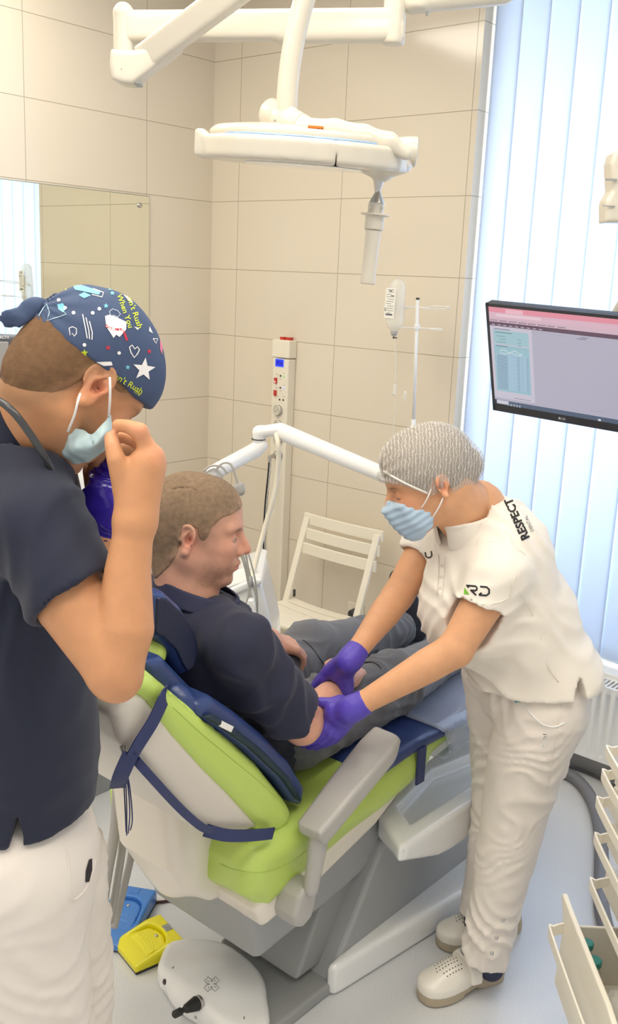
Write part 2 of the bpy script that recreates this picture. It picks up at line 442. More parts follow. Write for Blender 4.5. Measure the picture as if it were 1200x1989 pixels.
def star(cx, cy, r, rgb, n=5, inner=.42, ang=0.3, sy=1.):
    return poly_shape([(cx + (r if k % 2 == 0 else r * inner) * math.cos(ang + k * PI / n), cy + sy * (r if k % 2 == 0 else r * inner) * math.sin(ang + k * PI / n)) for k in range(2 * n)], rgb)
def disc2(cx, cy, r, rgb, n=10, sy=1.): return poly_shape([(cx + r * math.cos(2 * PI * k / n), cy + sy * r * math.sin(2 * PI * k / n)) for k in range(n)], rgb)
def stroke(pts, w, rgb):
    a, b = [], []
    for i, p in enumerate(pts):
        q0 = pts[max(i - 1, 0)]; q1 = pts[min(i + 1, len(pts) - 1)]; dx, dy = q1[0] - q0[0], q1[1] - q0[1]; l = math.hypot(dx, dy) + 1e-9
        a.append((p[0] - dy / l * w / 2, p[1] + dx / l * w / 2)); b.append((p[0] + dy / l * w / 2, p[1] - dx / l * w / 2))
    n = len(pts); return (a + b, [(i, i + 1, n + i + 1, n + i) for i in range(n - 1)], rgb)
# ================================================================== ROOM
M = {}
def tile_mat(name, u0, z0, rgb, rough=.12):
    m, nt, b = new_mat(name); N = nt.nodes; K = nt.links
    uv = N.new('ShaderNodeUVMap'); uv.uv_map = 'UVMap'
    mp = N.new('ShaderNodeMapping'); mp.inputs['Location'].default_value = (-u0 + 6.0, -z0 + 6.0, 0); K.new(uv.outputs[0], mp.inputs[0])
    br = N.new('ShaderNodeTexBrick'); br.offset = 0; br.squash = 1
    br.inputs['Scale'].default_value = 1; br.inputs['Brick Width'].default_value = .6; br.inputs['Row Height'].default_value = .3
    br.inputs['Mortar Size'].default_value = .0017; br.inputs['Mortar Smooth'].default_value = .2; br.inputs['Bias'].default_value = 0
    c = lin(rgb); br.inputs['Color1'].default_value = tuple(c) + (1,); br.inputs['Color2'].default_value = tuple(c * .985) + (1,)
    br.inputs['Mortar'].default_value = tuple(lin((176, 166, 146))) + (1,)
    K.new(mp.outputs[0], br.inputs['Vector']); K.new(br.outputs['Color'], b.inputs['Base Color'])
    b.inputs['Roughness'].default_value = rough; b.inputs['Specular IOR Level'].default_value = .5
    n = N.new('ShaderNodeTexNoise'); n.inputs['Scale'].default_value = 3.5; K.new(uv.outputs[0], n.inputs['Vector'])
    b1 = N.new('ShaderNodeBump'); b1.inputs['Strength'].default_value = .12; b1.inputs['Distance'].default_value = .01; K.new(n.outputs['Fac'], b1.inputs['Height'])
    b2 = N.new('ShaderNodeBump'); b2.invert = True; b2.inputs['Strength'].default_value = .5; b2.inputs['Distance'].default_value = .002
    K.new(br.outputs['Fac'], b2.inputs['Height']); K.new(b1.outputs[0], b2.inputs['Normal']); K.new(b2.outputs[0], b.inputs['Normal'])
    return m
TILE_R = tile_mat('tiles_back_wall', .17, -.02, (226, 215, 196)); TILE_L = tile_mat('tiles_left_wall', .391, -.02, (226, 215, 196))
def wall_panel(name, rects, fn, m, thick=.12, sign=1):
    """panels given in wall coordinates, with metre UVs"""
    vs, fs, uvs = [], [], []
    for (t0, t1, z0, z1) in rects:
        for off in (0, -thick):
            b = len(vs); vs += [fn(t0, off, z0), fn(t1, off, z0), fn(t1, off, z1), fn(t0, off, z1)]
            fs.append((b, b + 1, b + 2, b + 3) if off == 0 else (b + 3, b + 2, b + 1, b)); uvs.append([(t0, z0), (t1, z0), (t1, z1), (t0, z1)] if off == 0 else [(t0, z1), (t1, z1), (t1, z0), (t0, z0)])
        b = len(vs) - 8
        for (i, j) in ((0, 1), (1, 2), (2, 3), (3, 0)):
            fs.append((b + i, b + 4 + i, b + 4 + j, b + j)); c = [(t0, z0), (t1, z0), (t1, z1), (t0, z1)]; uvs.append([c[i], (c[i][0] + .1, c[i][1]), (c[j][0] + .1, c[j][1]), c[j]])
    o = mesh_obj(name, vs, fs, m); ul = o.data.uv_layers.new(name='UVMap')
    k = 0
    for q in uvs:
        for c in q: ul.data[k].uv = c; k += 1
    return o
w = wall_panel('wall_right', [(-.12, 1.395, -.02, 3.0), (1.395, 4.6, -.02, .40), (4.1, 4.6, .40, 3.0)], WR, TILE_R, .16); tag(w, kind='structure')
w = wall_panel('wall_left', [(0, 5.6, -.02, 3.0)], WL, TILE_L); tag(w, kind='structure')
# floor and ceiling
def floor_mat():
    m, nt, b = new_mat('grey_vinyl_floor'); N = nt.nodes; K = nt.links
    tc = N.new('ShaderNodeTexCoord'); n = N.new('ShaderNodeTexNoise'); n.inputs['Scale'].default_value = 260; n.inputs['Detail'].default_value = 2
    K.new(tc.outputs['Object'], n.inputs['Vector']); cr = N.new('ShaderNodeValToRGB')
    cr.color_ramp.elements[0].position = .35; cr.color_ramp.elements[0].color = tuple(lin((212, 213, 214))) + (1,)
    cr.color_ramp.elements[1].position = .65; cr.color_ramp.elements[1].color = tuple(lin((222, 223, 224))) + (1,)
    K.new(n.outputs['Fac'], cr.inputs[0]); K.new(cr.outputs[0], b.inputs['Base Color'])
    b.inputs['Roughness'].default_value = .26; b.inputs['Specular IOR Level'].default_value = .9
    n2 = N.new('ShaderNodeTexNoise'); n2.inputs['Scale'].default_value = 2.2; K.new(tc.outputs['Object'], n2.inputs['Vector'])
    bp = N.new('ShaderNodeBump'); bp.inputs['Strength'].default_value = .08; bp.inputs['Distance'].default_value = .01; K.new(n2.outputs['Fac'], bp.inputs['Height']); K.new(bp.outputs[0], b.inputs['Normal'])
    return m
M['floor'] = floor_mat(); M['ceiling'] = mat('white_ceiling', (236, 233, 226), .8)
M['white_paint'] = mat('white_paint', (236, 236, 234), .35); M['white_plastic'] = mat('white_plastic', (238, 236, 230), .25, coat=.3)
tag(rbox('floor', (-1.2, -4.2, -.05), (4.9, 4.6, 0), M['floor'], fr='room', bevel=0), kind='structure')
tag(rbox('ceiling', (-.4, -4.2, 3.0), (4.9, 4.6, 3.06), M['ceiling'], fr='room', bevel=0), kind='structure')
# window opening: side, frame, pane, sill
wf = empty('window_1', WR(2.75, -.12, .4)); tag(wf, kind='structure')
bm = bmesh.new()
for (t0, t1, z0, z1) in ((1.395, 1.46, .40, 3.0), (4.03, 4.1, .40, 3.0), (1.46, 4.03, .40, .47), (1.46, 4.03, 2.93, 3.0), (2.70, 2.79, .47, 2.93)):
    vs = [bm.verts.new(tuple(WR(x, y, z))) for x in (t0, t1) for y in (-.15, -.115) for z in (z0, z1)]
    for q in ((0, 1, 3, 2), (4, 6, 7, 5), (0, 4, 5, 1), (2, 3, 7, 6), (0, 2, 6, 4), (1, 5, 7, 3)): bm.faces.new([vs[i] for i in q])
bm_obj('window_frame', bm, M['white_paint'], wf, bevel=.004)
M['glass'] = mat('clear_glass', (250, 252, 255), .02, alpha=.12)
rbox('window_pane', (1.46, -.132, .47), (4.03, -.126, 2.93), M['glass'], wf, bevel=0, fr='wr')
tag(rbox('trim_1', (1.395, -.115, .385), (4.1, .03, .41), M['white_paint'], fr='wr', bevel=.004), kind='structure')
# grey plastic skirting along the window wall
tag(rbox('baseboard_right', (1.0, 0, 0), (4.6, .012, .07), mat('grey_skirting', (190, 188, 186), .4), fr='wr'), kind='structure')
# vertical blind
def blind_mat():
    m = bpy.data.materials.new('white_blind_fabric'); m.use_nodes = True; nt = m.node_tree; N = nt.nodes; K = nt.links; N.clear()
    out = N.new('ShaderNodeOutputMaterial'); d = N.new('ShaderNodeBsdfDiffuse'); t = N.new('ShaderNodeBsdfTranslucent'); mx = N.new('ShaderNodeMixShader')
    c = tuple(lin((226, 234, 246))) + (1,); d.inputs[0].default_value = c; t.inputs[0].default_value = c; mx.inputs[0].default_value = .5
    tc = N.new('ShaderNodeTexCoord'); n = N.new('ShaderNodeTexWave'); n.inputs['Scale'].default_value = 40; n.bands_direction = 'Z'; n.inputs['Distortion'].default_value = .5
    K.new(tc.outputs['Object'], n.inputs['Vector']); bp = N.new('ShaderNodeBump'); bp.inputs['Strength'].default_value = .05; bp.inputs['Distance'].default_value = .001
    K.new(n.outputs['Fac'], bp.inputs['Height']); K.new(bp.outputs[0], d.inputs['Normal'])
    K.new(d.outputs[0], mx.inputs[1]); K.new(t.outputs[0], mx.inputs[2]); K.new(mx.outputs[0], out.inputs[0]); return m
BL = blind_mat()
bl = empty('vertical_blind', WR(2.6, -.055, 2.97), 'white vertical fabric slat blind covering the tall window beside the tiled wall', 'blind')
rbox('head_rail', (1.41, -.085, 2.955), (3.9, -.025, 2.995), M['white_paint'], bl, fr='wr')
ang = math.radians(5); t = 1.462; k = 0
while t < 3.9:
    bm = bmesh.new(); n = 9; w_ = .0575; g = []
    for z in (2.955, .425):
        row = []
        for i in range(n):
            s = -w_ + 2 * w_ * i / (n - 1); cv = .006 * (1 - (s / w_) ** 2)
            row.append(bm.verts.new(tuple(WR(t + s * math.cos(ang), -.055 + s * math.sin(ang) + cv, z))))
        g.append(row)
    for i in range(n - 1): bm.faces.new((g[0][i], g[1][i], g[1][i + 1], g[0][i + 1])).smooth = True
    o = bm_obj('slat', bm, BL, bl, smooth=True); so = o.modifiers.new('s', 'SOLIDIFY'); so.thickness = .0006
    t += .111; k += 1
tube('bottom_chain', [WR(1.42 + .1 * i, -.045, .437 - (.006 if i % 2 else 0)) for i in range(24)], .0012, M['white_paint'], bl, 6, 1)
# radiator under the window
rad = empty('radiator', WR(2.4, .08, .10), 'white panel radiator with ribbed front under the window blind', 'radiator')
bm = bmesh.new(); T0, T1, Z0, Z1 = 1.52, 3.4, .105, .392
N_ = int((T1 - T0) / .0333); rows = []
prof = []
for i in range(N_):
    t0 = T0 + .02 + i * .0333
    prof += [(t0, 0), (t0 + .009, 0), (t0 + .013, -.009), (t0 + .022, -.009), (t0 + .027, 0)]
prof = [(T0, 0)] + prof + [(T1, 0)]
def rr(z, dz): return [bm.verts.new(tuple(WR(a, .115 + (b if dz else 0), z))) for a, b in prof]
R0, R1, R2, R3 = rr(Z0, 0), rr(Z0 + .03, 1), rr(Z1 - .03, 1), rr(Z1, 0)
R1b = rr(Z0 + .022, 0); R2b = rr(Z1 - .022, 0)
for a, b in ((R0, R1b), (R1b, R1), (R1, R2), (R2, R2b), (R2b, R3)):
    for i in range(len(prof) - 1): bm.faces.new((a[i], a[i + 1], b[i + 1], b[i])).smooth = True
bm_obj('front_panel', bm, M['white_paint'], rad)
rbox('back_panel', (T0, .03, Z0 + .01), (T1, .045, Z1 - .01), M['white_paint'], rad, fr='wr')
for s in (T0, T1): rbox('side_panel', (s - .002, .028, Z0), (s + .002, .117, Z1), M['white_paint'], rad, fr='wr', bevel=.001)
bm = bmesh.new(); t = T0 + .01
while t < T1:
    box(bm, WR(t, .072, Z1 - .003), .0035, .04, .003, S_, A_, Z_); t += .016
box(bm, WR((T0 + T1) / 2, .110, Z1 - .002), (T1 - T0) / 2, .006, .003, S_, A_, Z_); box(bm, WR((T0 + T1) / 2, .034, Z1 - .002), (T1 - T0) / 2, .006, .003, S_, A_, Z_)
bm_obj('top_grille', bm, M['white_paint'], rad)
for t in (T0 + .12, T0 + .9): rbox('wall_bracket', (t, 0, .14), (t + .02, .031, .36), M['white_paint'], rad, fr='wr')
# ceiling lamps, out of view: two match tile highlights, others added to brighten chair and floor
M['lampglow'] = mat('lamp_diffuser', (255, 250, 240), .5, emit=(255, 247, 232), estr=8.3)
for i, (s, a) in enumerate(LAMPS):
    c = C0 + S_ * s + A_ * a
    l = empty('ceiling_and_fill_light', c + Z_ * 2.97, 'unseen square white ceiling light panel, from a set mostly added to brighten the chair', 'ceiling light', 'recessed ceiling light panels')
    bm = bmesh.new()
    for dx, dy, hx, hy in ((0, .29, .3, .012), (0, -.29, .3, .012), (.29, 0, .012, .28), (-.29, 0, .012, .28)): box(bm, c + S_ * dx + A_ * dy + Z_ * 2.985, hx, hy, .015, S_, A_, Z_)
    bm_obj('frame', bm, M['white_paint'], l); bm = bmesh.new(); box(bm, c + Z_ * 2.985, .278, .278, .006, S_, A_, Z_)
    bm_obj('diffuser', bm, M['lampglow'], l)
# mirror on the left wall
mi = empty('wall_mirror', WL(.75, .006, 1.18), 'large frameless wall mirror reflecting the window blind, on the left tiled wall', 'mirror')
M['mirror'] = mat('mirror_glass', (238, 240, 228), .015, metal=1.); M['steel'] = mat('brushed_steel', (190, 188, 184), .28, metal=1.); M['dark_edge'] = mat('mirror_edge', (90, 105, 98), .3)
bm = bmesh.new(); box(bm, WL(.905, .003, 1.625), .525, .003, .447, A_, S_, Z_); bm_obj('mirror_backing', bm, M['dark_edge'], mi)
bm = bmesh.new(); box(bm, WL(.905, .0068, 1.625), .523, .0008, .445, A_, S_, Z_); bm_obj('mirror_glass', bm, M['mirror'], mi)
for t, z in ((.435, 2.03), (.435, 1.22), (1.37, 2.03)): lathe_obj('screw_cap', WL(t, .0076, z), S_, [(0, .011), (.006, .011), (.008, .008)], M['steel'], mi, 18)
# ================================================================== BODY LIBRARY
def TR(sd, o, R, s=1.0):
    """place a local field: rows of R are the local axes in the world"""
    o = np.asarray(o, float); R = np.asarray(R, float)
    cs = np.array([[x, y, z] for x in (sd.lo[0], sd.hi[0]) for y in (sd.lo[1], sd.hi[1]) for z in (sd.lo[2], sd.hi[2])]) @ R * s + o
    return SD(lambda p: sd.f((p - o) @ R.T / s) * s, cs.min(0), cs.max(0))
def axes(fwd, up):
    f = np.asarray(fwd, float); f = f / np.linalg.norm(f); u = np.asarray(up, float); u = u - f * (u @ f); u /= np.linalg.norm(u)
    return np.array([f, np.cross(u, f), u])      # x forward, y left, z up
def ear_sd(s, big=1.0):
    y = .074 * s
    # ear plane leans out backwards
    n = np.array([-.35, s * .92, .05]); n /= np.linalg.norm(n); fx = np.array([.93, s * .33, -.1]); fx = fx - n * (fx @ n); fx /= np.linalg.norm(fx)
    R = np.array([fx, np.cross(n, fx), n])
    c = np.array([-.012, y + s * .006, -.002])
    w = R[1] * (1 if R[1][2] > 0 else -1); R = np.array([fx, w, n])
    b = big
    disc = U(.006, ell(c + w * .010 * b - fx * .003, (.019 * b, .022 * b, .006), R), ell(c - w * .014 * b + fx * .003, (.0125 * b, .018 * b, .0055), R))
    rim = []
    pts = []
    for k in range(11):
        a = math.radians(-35 + k * 26); pts.append(c + fx * (math.cos(a) * .0175 * b - .003) + w * (math.sin(a) * .0215 * b + .009 * b) + n * .0045)
    rim = chain(pts, [.0026, .0032, .0034, .0034, .0034, .0034, .0033, .0032, .003, .0028, .0024])
    lobe = ball(c - w * .027 * b + fx * .003 + n * .001, .0075)
    body = U(.004, disc, rim, lobe)
    bowl = U(.003, ell(c + w * .000 + fx * .003 + n * .0055, (.0095, .0125, .0085), R), ell(c + w * .015 * b - fx * .0035 + n * .0065, (.0095, .009, .0055), R))
    body = SUB(body, bowl, .003)
    anti = chain([c - w * .012 - fx * .004 + n * .004, c + w * .003 - fx * .0095 + n * .005, c + w * .013 - fx * .004 + n * .005, c + w * .021 + fx * .0 + n * .004], [.0022, .0027, .0026, .002])
    trag = ell(c + fx * .0125 - w * .004 + n * .004, (.0035, .0055, .0035), R)
    return U(.003, body, anti, trag)
def head_sd(nose=1.0, jaw=1.0, mouth=True, ears=(1, 1), slim=1.0, closed=False, neck=None):
    w = slim
    cran = U(.03, ell((-.016, 0, .036), (.098, .0765 * w, .088)), ell((.030, 0, .040), (.062, .063 * w, .070)))
    face = U(.02, ell((.036, 0, -.022), (.060, .057 * w, .082)), ell((.010, 0, -.030), (.064, .062 * w, .062)))
    L = []
    for s in (-1, 1):
        L.append(cone((-.002, s * .054 * w, -.050), (.062, s * .019, -.098), .016 * jaw, .0165 * jaw))
        L.append(ball((.066, s * .037 * w, -.022), .021))           # cheekbone
        L.append(ball((.058, s * .035 * w, -.058), .020))           # cheek
    chin = ell((.077, 0, -.100), (.018, .021, .016)); brow = U(.01, cone((.084, -.012, .026), (.070, -.047 * w, .026), .012, .010), cone((.084, .012, .026), (.070, .047 * w, .026), .012, .010))
    h = U(.024, cran, face, *L); h = U(.014, h, chin, brow)
    muz = ell((.080, 0, -.064), (.022, .027, .024)); h = U(.014, h, muz)
    for s in (-1, 1): h = SUB(h, ell((.094, s * .031, .004), (.014, .0175, .0125)), .012)
    for s in (-1, 1):
        h = U(.004, h, ell((.0735, s * .031, .003), (.0135, .0145, .0125)))
        lid = cone((.0865, s * .0225, .0045), (.0795, s * .0425, .0025), .0034, .003); h = U(.003, h, lid)
        low = cone((.0855, s * .0235, -.0055), (.079, s * .041, -.0055), .0028, .0024); h = U(.004, h, low)
        if not closed: pass
    n = nose
    bridge = chain([(.088, 0, .018), (.097 * 1, 0, .004), (.105 + .002 * n, 0, -.013), (.109 + .004 * n, 0, -.0265)], [.0085, .0085, .0098, .0118])
    wings = U(.004, ball((.101, -.0125, -.033), .0082), ball((.101, .0125, -.033), .0082)); root = ell((.095, 0, -.026), (.014, .016, .012))
    h = U(.008, h, U(.007, bridge, wings, root))
    for s in (-1, 1): h = SUB(h, ell((.108, s * .0065, -.0415), (.005, .0034, .004)), .003)
    if mouth:
        up = chain([(.089, -.021, -.063), (.0995, -.008, -.0585), (.1015, 0, -.0595), (.0995, .008, -.0585), (.089, .021, -.063)], [.003, .0052, .0054, .0052, .003])
        lo = chain([(.088, -.019, -.068), (.0965, -.007, -.0715), (.098, 0, -.072), (.0965, .007, -.0715), (.088, .019, -.068)], [.003, .0058, .0062, .0058, .003])
        h = U(.004, h, up, lo); h = SUB(h, chain([(.094, -.022, -.0655), (.106, 0, -.0652), (.094, .022, -.0655)], [.0012, .0016, .0012]), .003)
        h = SUB(h, ell((.103, 0, -.083), (.008, .016, .006)), .008)
    for s, on in ((-1, ears[0]), (1, ears[1])):
        if on: h = U(.004, h, ear_sd(s, on))
    if neck is not None: h = U(.022, h, neck)
    return h
def hand_sd(o, d, n, curls, thumb, side=1, sc=1.0, spread=.05, base=(0, 0, 0, 0)):
    """o wrist, d towards the fingers, n out of the palm; side=+1: thumb towards cross(n, d)"""
    d = np.asarray(d, float); d /= np.linalg.norm(d); n = np.asarray(n, float); n = n - d * (n @ d); n /= np.linalg.norm(n)
    t = np.cross(n, d) * side; o = np.asarray(o, float); Rm = np.array([d, t, n])
    W = lambda a, b, c: o + (d * a + t * b + n * c) * sc
    palm = U(.012 * sc, cone(W(.005, .012, 0), W(.082, .030, 0), .0165 * sc, .0135 * sc), cone(W(.005, 0, -.001), W(.086, .010, -.002), .0165 * sc, .0135 * sc),
             cone(W(.005, -.008, 0), W(.083, -.010, -.001), .0165 * sc, .013 * sc), cone(W(.008, -.014, .001), W(.077, -.029, 0), .0155 * sc, .0125 * sc),
             cone(W(-.02, 0, 0), W(.02, 0, 0), .021 * sc, .02 * sc), ell(W(.035, .026, .010), np.array([.03, .017, .014]) * sc, Rm), ell(W(.035, -.022, .009), np.array([.032, .013, .012]) * sc, Rm))
    bs = [(.086, .031, 0), (.091, .0105, -.001), (.087, -.0105, -.001), (.079, -.030, 0)]
    ln = [(.043, .026, .020), (.048, .030, .021), (.044, .028, .020), (.034, .021, .018)]
    rd = [(.0102, .0088, .0078), (.0104, .009, .0079), (.0099, .0086, .0076), (.0089, .0077, .0068)]
    F_ = []
    for i in range(4):
        p = W(*bs[i]); ang = base[i]; sp = (1.5 - i) * spread; dd0 = d * math.cos(sp) + t * math.sin(sp); P_ = [p]; R_ = [rd[i][0] * 1.08 * sc]
        for k in range(3):
            ang += curls[i][k]; q = dd0 * math.cos(ang) + n * math.sin(ang); p = p + q * ln[i][k] * sc; P_.append(p); R_.append(rd[i][min(k + 1, 2)] * (.93 if k == 2 else 1) * sc)
        F_.append(U(.002, [cone(P_[j], P_[j + 1], R_[j], R_[j + 1]) for j in range(3)]))
    # thumb: list of three local points from its root at the side of the palm
    tp = [W(.018, .024, .006)] + [W(*q) for q in thumb]; tr = [.0165, .0125, .0112, .0095]
    th = U(.003, [cone(tp[j], tp[j + 1], tr[j] * sc, tr[j + 1] * sc) for j in range(3)])
    hnd = palm
    for f in F_: hnd = U(.005 * sc, hnd, f)
    # keep fingers apart: plain union of the fingers, smooth only at the palm
    fing = U(.0008, F_)
    return U(.010 * sc, U(.0, U(.009 * sc, palm, SD(fing.f, fing.lo, fing.hi)), fing), th)
SKIN = attr_mat('skin', rough=.48, sss=.12, bump=.12, bscale=420, spec=.35, var=.05, vscale=45)
def skin_col(base, red=(0.80, .42, .34)):
    return lin(base)
def blend(c, c2, w): w = np.clip(w, 0, 1)[:, None]; return c * (1 - w) + np.asarray(c2) * w
def gauss(p, c, s): return np.exp(-(((p - np.asarray(c)) / s) ** 2).sum(1))
# ================================================================== DENTAL CHAIR
LIME = mat('lime_upholstery', (190, 214, 104), .36, coat=.15, bump=.12, bscale=900)
SHELLG = mat('warm_grey_shell', (214, 206, 194), .3, coat=.2); CREAM = mat('cream_plastic', (234, 226, 212), .3, coat=.25)
GREY = mat('grey_body', (160, 162, 162), .42); GREYD = mat('grey_base', (150, 152, 150), .5); ARMG = mat('arm_grey', (176, 173, 168), .4)
WHITEG = mat('white_gloss', (240, 240, 238), .18, coat=.5)
NAVY = mat('navy_leatherette', (44, 63, 114), .30, coat=.1, bump=.15, bscale=700); NAVYD = mat('navy_webbing', (42, 52, 98), .45, bump=.2, bscale=900)
NSIDE = mat('dark_green_navy', (24, 46, 62), .5)
chair = empty('dental_chair', UV(1.75, -1.5, 0), 'lime green and cream dental treatment chair with grey armrest and base, carrying the patient', 'dental chair')
def cx_(poly, v0, v1, r, grow=0., sm=0):
    if sm: poly = [tuple(q) for q in catmull([np.array(q) for q in poly], sm, True)]
    return extr(poly, S_ * ((v0 + v1) / 2), A_, Z_, S_, (v1 - v0) / 2, r, grow)
seat = [(1.34, .45), (1.335, .52), (1.36, .56), (1.45, .575), (1.64, .58), (1.80, .60), (1.92, .61), (2.2, .595), (2.62, .60), (2.66, .58), (2.62, .555), (2.2, .55), (2.03, .535), (1.92, .525), (1.80, .468), (1.58, .428), (1.47, .405), (1.40, .39)]
so = cx_(seat, -1.76, -1.25, .045)
bol = U(.03, so, ell(UV(1.72, -1.27, .53), (.30, .04, .045), np.array([A_, S_, Z_])), ell(UV(1.45, -1.50, .47), (.13, .19, .09), np.array([A_, S_, Z_])))
bol = SUB(bol, ell(UV(1.95, -1.52, .70), (.7, .17, .11), np.array([A_, S_, Z_])), .04)
seam = SD(lambda p: np.abs((p @ Z_) - (.50 + .035 * np.sin((p @ A_ - 1.34) * 3.2))) - .0012, [-9] * 3, [9] * 3)
bol = SUB(bol, INT(seam, SHELL(bol, .002), 0), .002)
seat_o = sdf_obj('seat_cushion', bol, .0065, LIME, chair)
fr = [(1.40, .345), (1.37, .40), (1.39, .43), (1.6, .45), (1.9, .53), (1.95, .50), (1.80, .425), (1.60, .375), (1.47, .355)]
sdf_obj('seat_frame', cx_(fr, -1.77, -1.262, .02), .006, CREAM, chair)
ub = [(1.44, .21), (1.40, .33), (1.39, .375), (1.60, .40), (1.82, .45), (1.95, .46), (1.95, .27), (1.7, .235)]
sdf_obj('under_body', cx_(ub, -1.70, -1.31, .03), .006, GREY, chair)
# rear skirt and backrest
sk = [(1.205, .73), (1.235, .50), (1.29, .42), (1.36, .365), (1.42, .355), (1.42, .44), (1.36, .56), (1.34, .66), (1.30, .76)]
skd = U(.03, cx_(sk, -1.585, -1.385, .03), ell(UV(1.31, -1.485, .53), (.055, .10, .16), np.array([A_, S_, Z_])))
sdf_obj('rear_skirt', skd, .006, CREAM, chair)
bd = np.array([1.47 - 1.05, .59 - 1.05]); bd /= np.linalg.norm(bd)          # backrest direction, downwards
green = [(1.02, 1.03), (1.035, 1.06), (1.08, 1.045), (1.16, .965), (1.27, .86), (1.38, .745), (1.47, .63), (1.492, .595), (1.485, .565), (1.45, .555), (1.40, .575), (1.355, .615), (1.28, .71), (1.20, .80), (1.12, .90), (1.06, .99)]
gb = cx_(green, -1.60, -1.265, .035)
gb = SUB(gb, SHELL(cx_(green, -2.2, -1.286, .002, grow=.2), .0012), .002)
back_o = sdf_obj('backrest_cushion', gb, .0055, LIME, chair)
SEAM = mat('lime_stitching', (172, 196, 90), .6)
def seam_line(o, pix, r=.0010):
    tr = bvh_of(o); out = []
    for q in catmull([np.array(p, float) for p in pix], 6):
        d = Vector(ray(*q)).normalized(); h = tr.ray_cast(Vector((0, 0, EYE)), d)
        if h[0] is not None: out.append(np.array(h[0] - d * .0002))
    if len(out) > 3: tube('seam', out, r, SEAM, o, 6, 1)
seam_line(seat_o, [(428, 1678), (460, 1690), (510, 1694), (560, 1676), (598, 1650)])
seam_line(seat_o, [(640, 1612), (680, 1570), (730, 1515), (780, 1465)])
seam_line(back_o, [(336, 1374), (390, 1424), (450, 1474), (510, 1524), (552, 1566)])
shell = [(1.00, .985), (1.02, 1.03), (1.07, 1.01), (1.14, .915), (1.22, .815), (1.30, .72), (1.38, .62), (1.40, .59), (1.34, .60), (1.22, .655), (1.17, .70), (1.10, .80), (1.02, .92)]
sdf_obj('backrest_shell', U(.02, cx_(shell, -1.64, -1.272, .03), ell(UV(1.15, -1.48, .83), (.20, .17, .05), np.array([A_ * bd[0] + Z_ * bd[1], S_, A_ * -bd[1] + Z_ * bd[0]]))), .006, SHELLG, chair)
cap_ = V(262, 1350, -1.33)
sdf_obj('shell_cap', U(.01, rb(cap_ + Z_ * .003, (.022, .05, .016), .012, np.array([A_ * bd[0] + Z_ * bd[1], S_, A_ * -bd[1] + Z_ * bd[0]])), cone(cap_, cap_ - Z_ * .05 - S_ * .03, .018, .015)), .004, CREAM, chair)
# headrest
hc = V(298, 1272, -1.40); hd = -S_
hsd = cone(hc - S_ * .012, hc - S_ * .25, .034, .036); hp = empty_dummy = None
sdf_obj('headrest_cushion', DISP(hsd, lambda p: 0 * p[:, 0], .01), .005, LIME, chair)
sdf_obj('headrest_holder', U(.02, cone(hc - S_ * .06 - Z_ * .03 - A_ * .01, hc - S_ * .20 - Z_ * .03 - A_ * .01, .024, .024), cone(hc - S_ * .13 - Z_ * .04, UV(1.06, -1.53, 1.00), .022, .024)), .005, CREAM, chair)
# armrest
ad = np.array([1.72 - 1.48, .735 - .612]); ad /= np.linalg.norm(ad); AX = A_ * ad[0] + Z_ * ad[1]; AN = A_ * -ad[1] + Z_ * ad[0]
arm = rbox('armrest', (0, 0, 0), (.001, .001, .001), ARMG, chair) if False else None
ac = UV(1.60, -1.20, .658)
pad = [(-.165, -.012), (-.150, -.040), (.12, -.034), (.155, -.012), (.15, .008), (.0, .012), (-.155, .008)]
padp = [(-.165, -.030), (-.150, -.040), (.10, -.047), (.16, -.040), (.168, .0), (.15, .036), (.10, .044), (-.12, .034), (-.155, .030)]
pads = INT(extr(padp, ac, AX, S_, AN, .05, .012), extr(pad, ac, AX, AN, S_, .06, .006), .012)
po = sdf_obj('armrest', pads, .0035, ARMG, chair)
pst = U(.02, cone(ac - AX * .125 - AN * .02, UV(1.475, -1.20, .44), .024, .017), cone(ac - AX * .12 - AN * .018, ac - AX * .05 - AN * .02, .022, .016))
sdf_obj('armrest_post', pst, .004, ARMG, po)
pv = extr([(-.045, -.01), (-.03, .03), (-.008, .045), (.028, .045), (.032, -.0), (.018, -.04), (-.012, -.052), (-.035, -.040)], UV(1.47, -1.235, .40), A_, Z_, S_, .035, .012)
sdf_obj('armrest_pivot', pv, .004, ARMG, po)
# lifting column, side housing and base
col_ = [(1.665, .02), (1.875, .34), (2.5, .36), (2.5, .02)]
prism('lifting_column', col_, lambda a, b, d: UV(a, d, b), -1.42, -1.285, GREY, chair, bevel=.012)
prism('lifting_arm', [(1.60, .05), (1.78, .40), (1.95, .44), (2.2, .20), (2.2, .05)], lambda a, b, d: UV(a, d, b), -1.62, -1.335, GREYD, chair, bevel=.01)
bm = bmesh.new()
rim = [(1.775, -1.175), (1.80, -1.165), (2.45, -1.155), (2.50, -1.19), (2.48, -1.33), (2.42, -1.40), (2.16, -1.375), (1.86, -1.30)]
bot = [(1.84, -1.20), (1.88, -1.185), (2.42, -1.175), (2.46, -1.20), (2.44, -1.31), (2.40, -1.35), (2.16, -1.34), (1.90, -1.29)]
rz = [.40, .40, .40, .40, .42, .44, .44, .42]
hs = U(.02, extr([tuple(q) for q in rim], UV(0, 0, .365), A_, S_, Z_, .055, .012, grow=.0), extr([tuple(q) for q in bot], UV(0, 0, .32), A_, S_, Z_, .045, .02))
inn = extr([(1.88, -1.215), (2.42, -1.205), (2.42, -1.29), (2.16, -1.335), (1.93, -1.29)], UV(0, 0, .435), A_, S_, Z_, .05, .012)
bm.free()
hs = INT(hs, cx_([(1.70, .45), (1.70, .375), (1.80, .368), (1.95, .315), (2.10, .285), (2.55, .27), (2.55, .45)], -1.45, -1.10, .02), .02)
hs = SUB(hs, inn, .008)
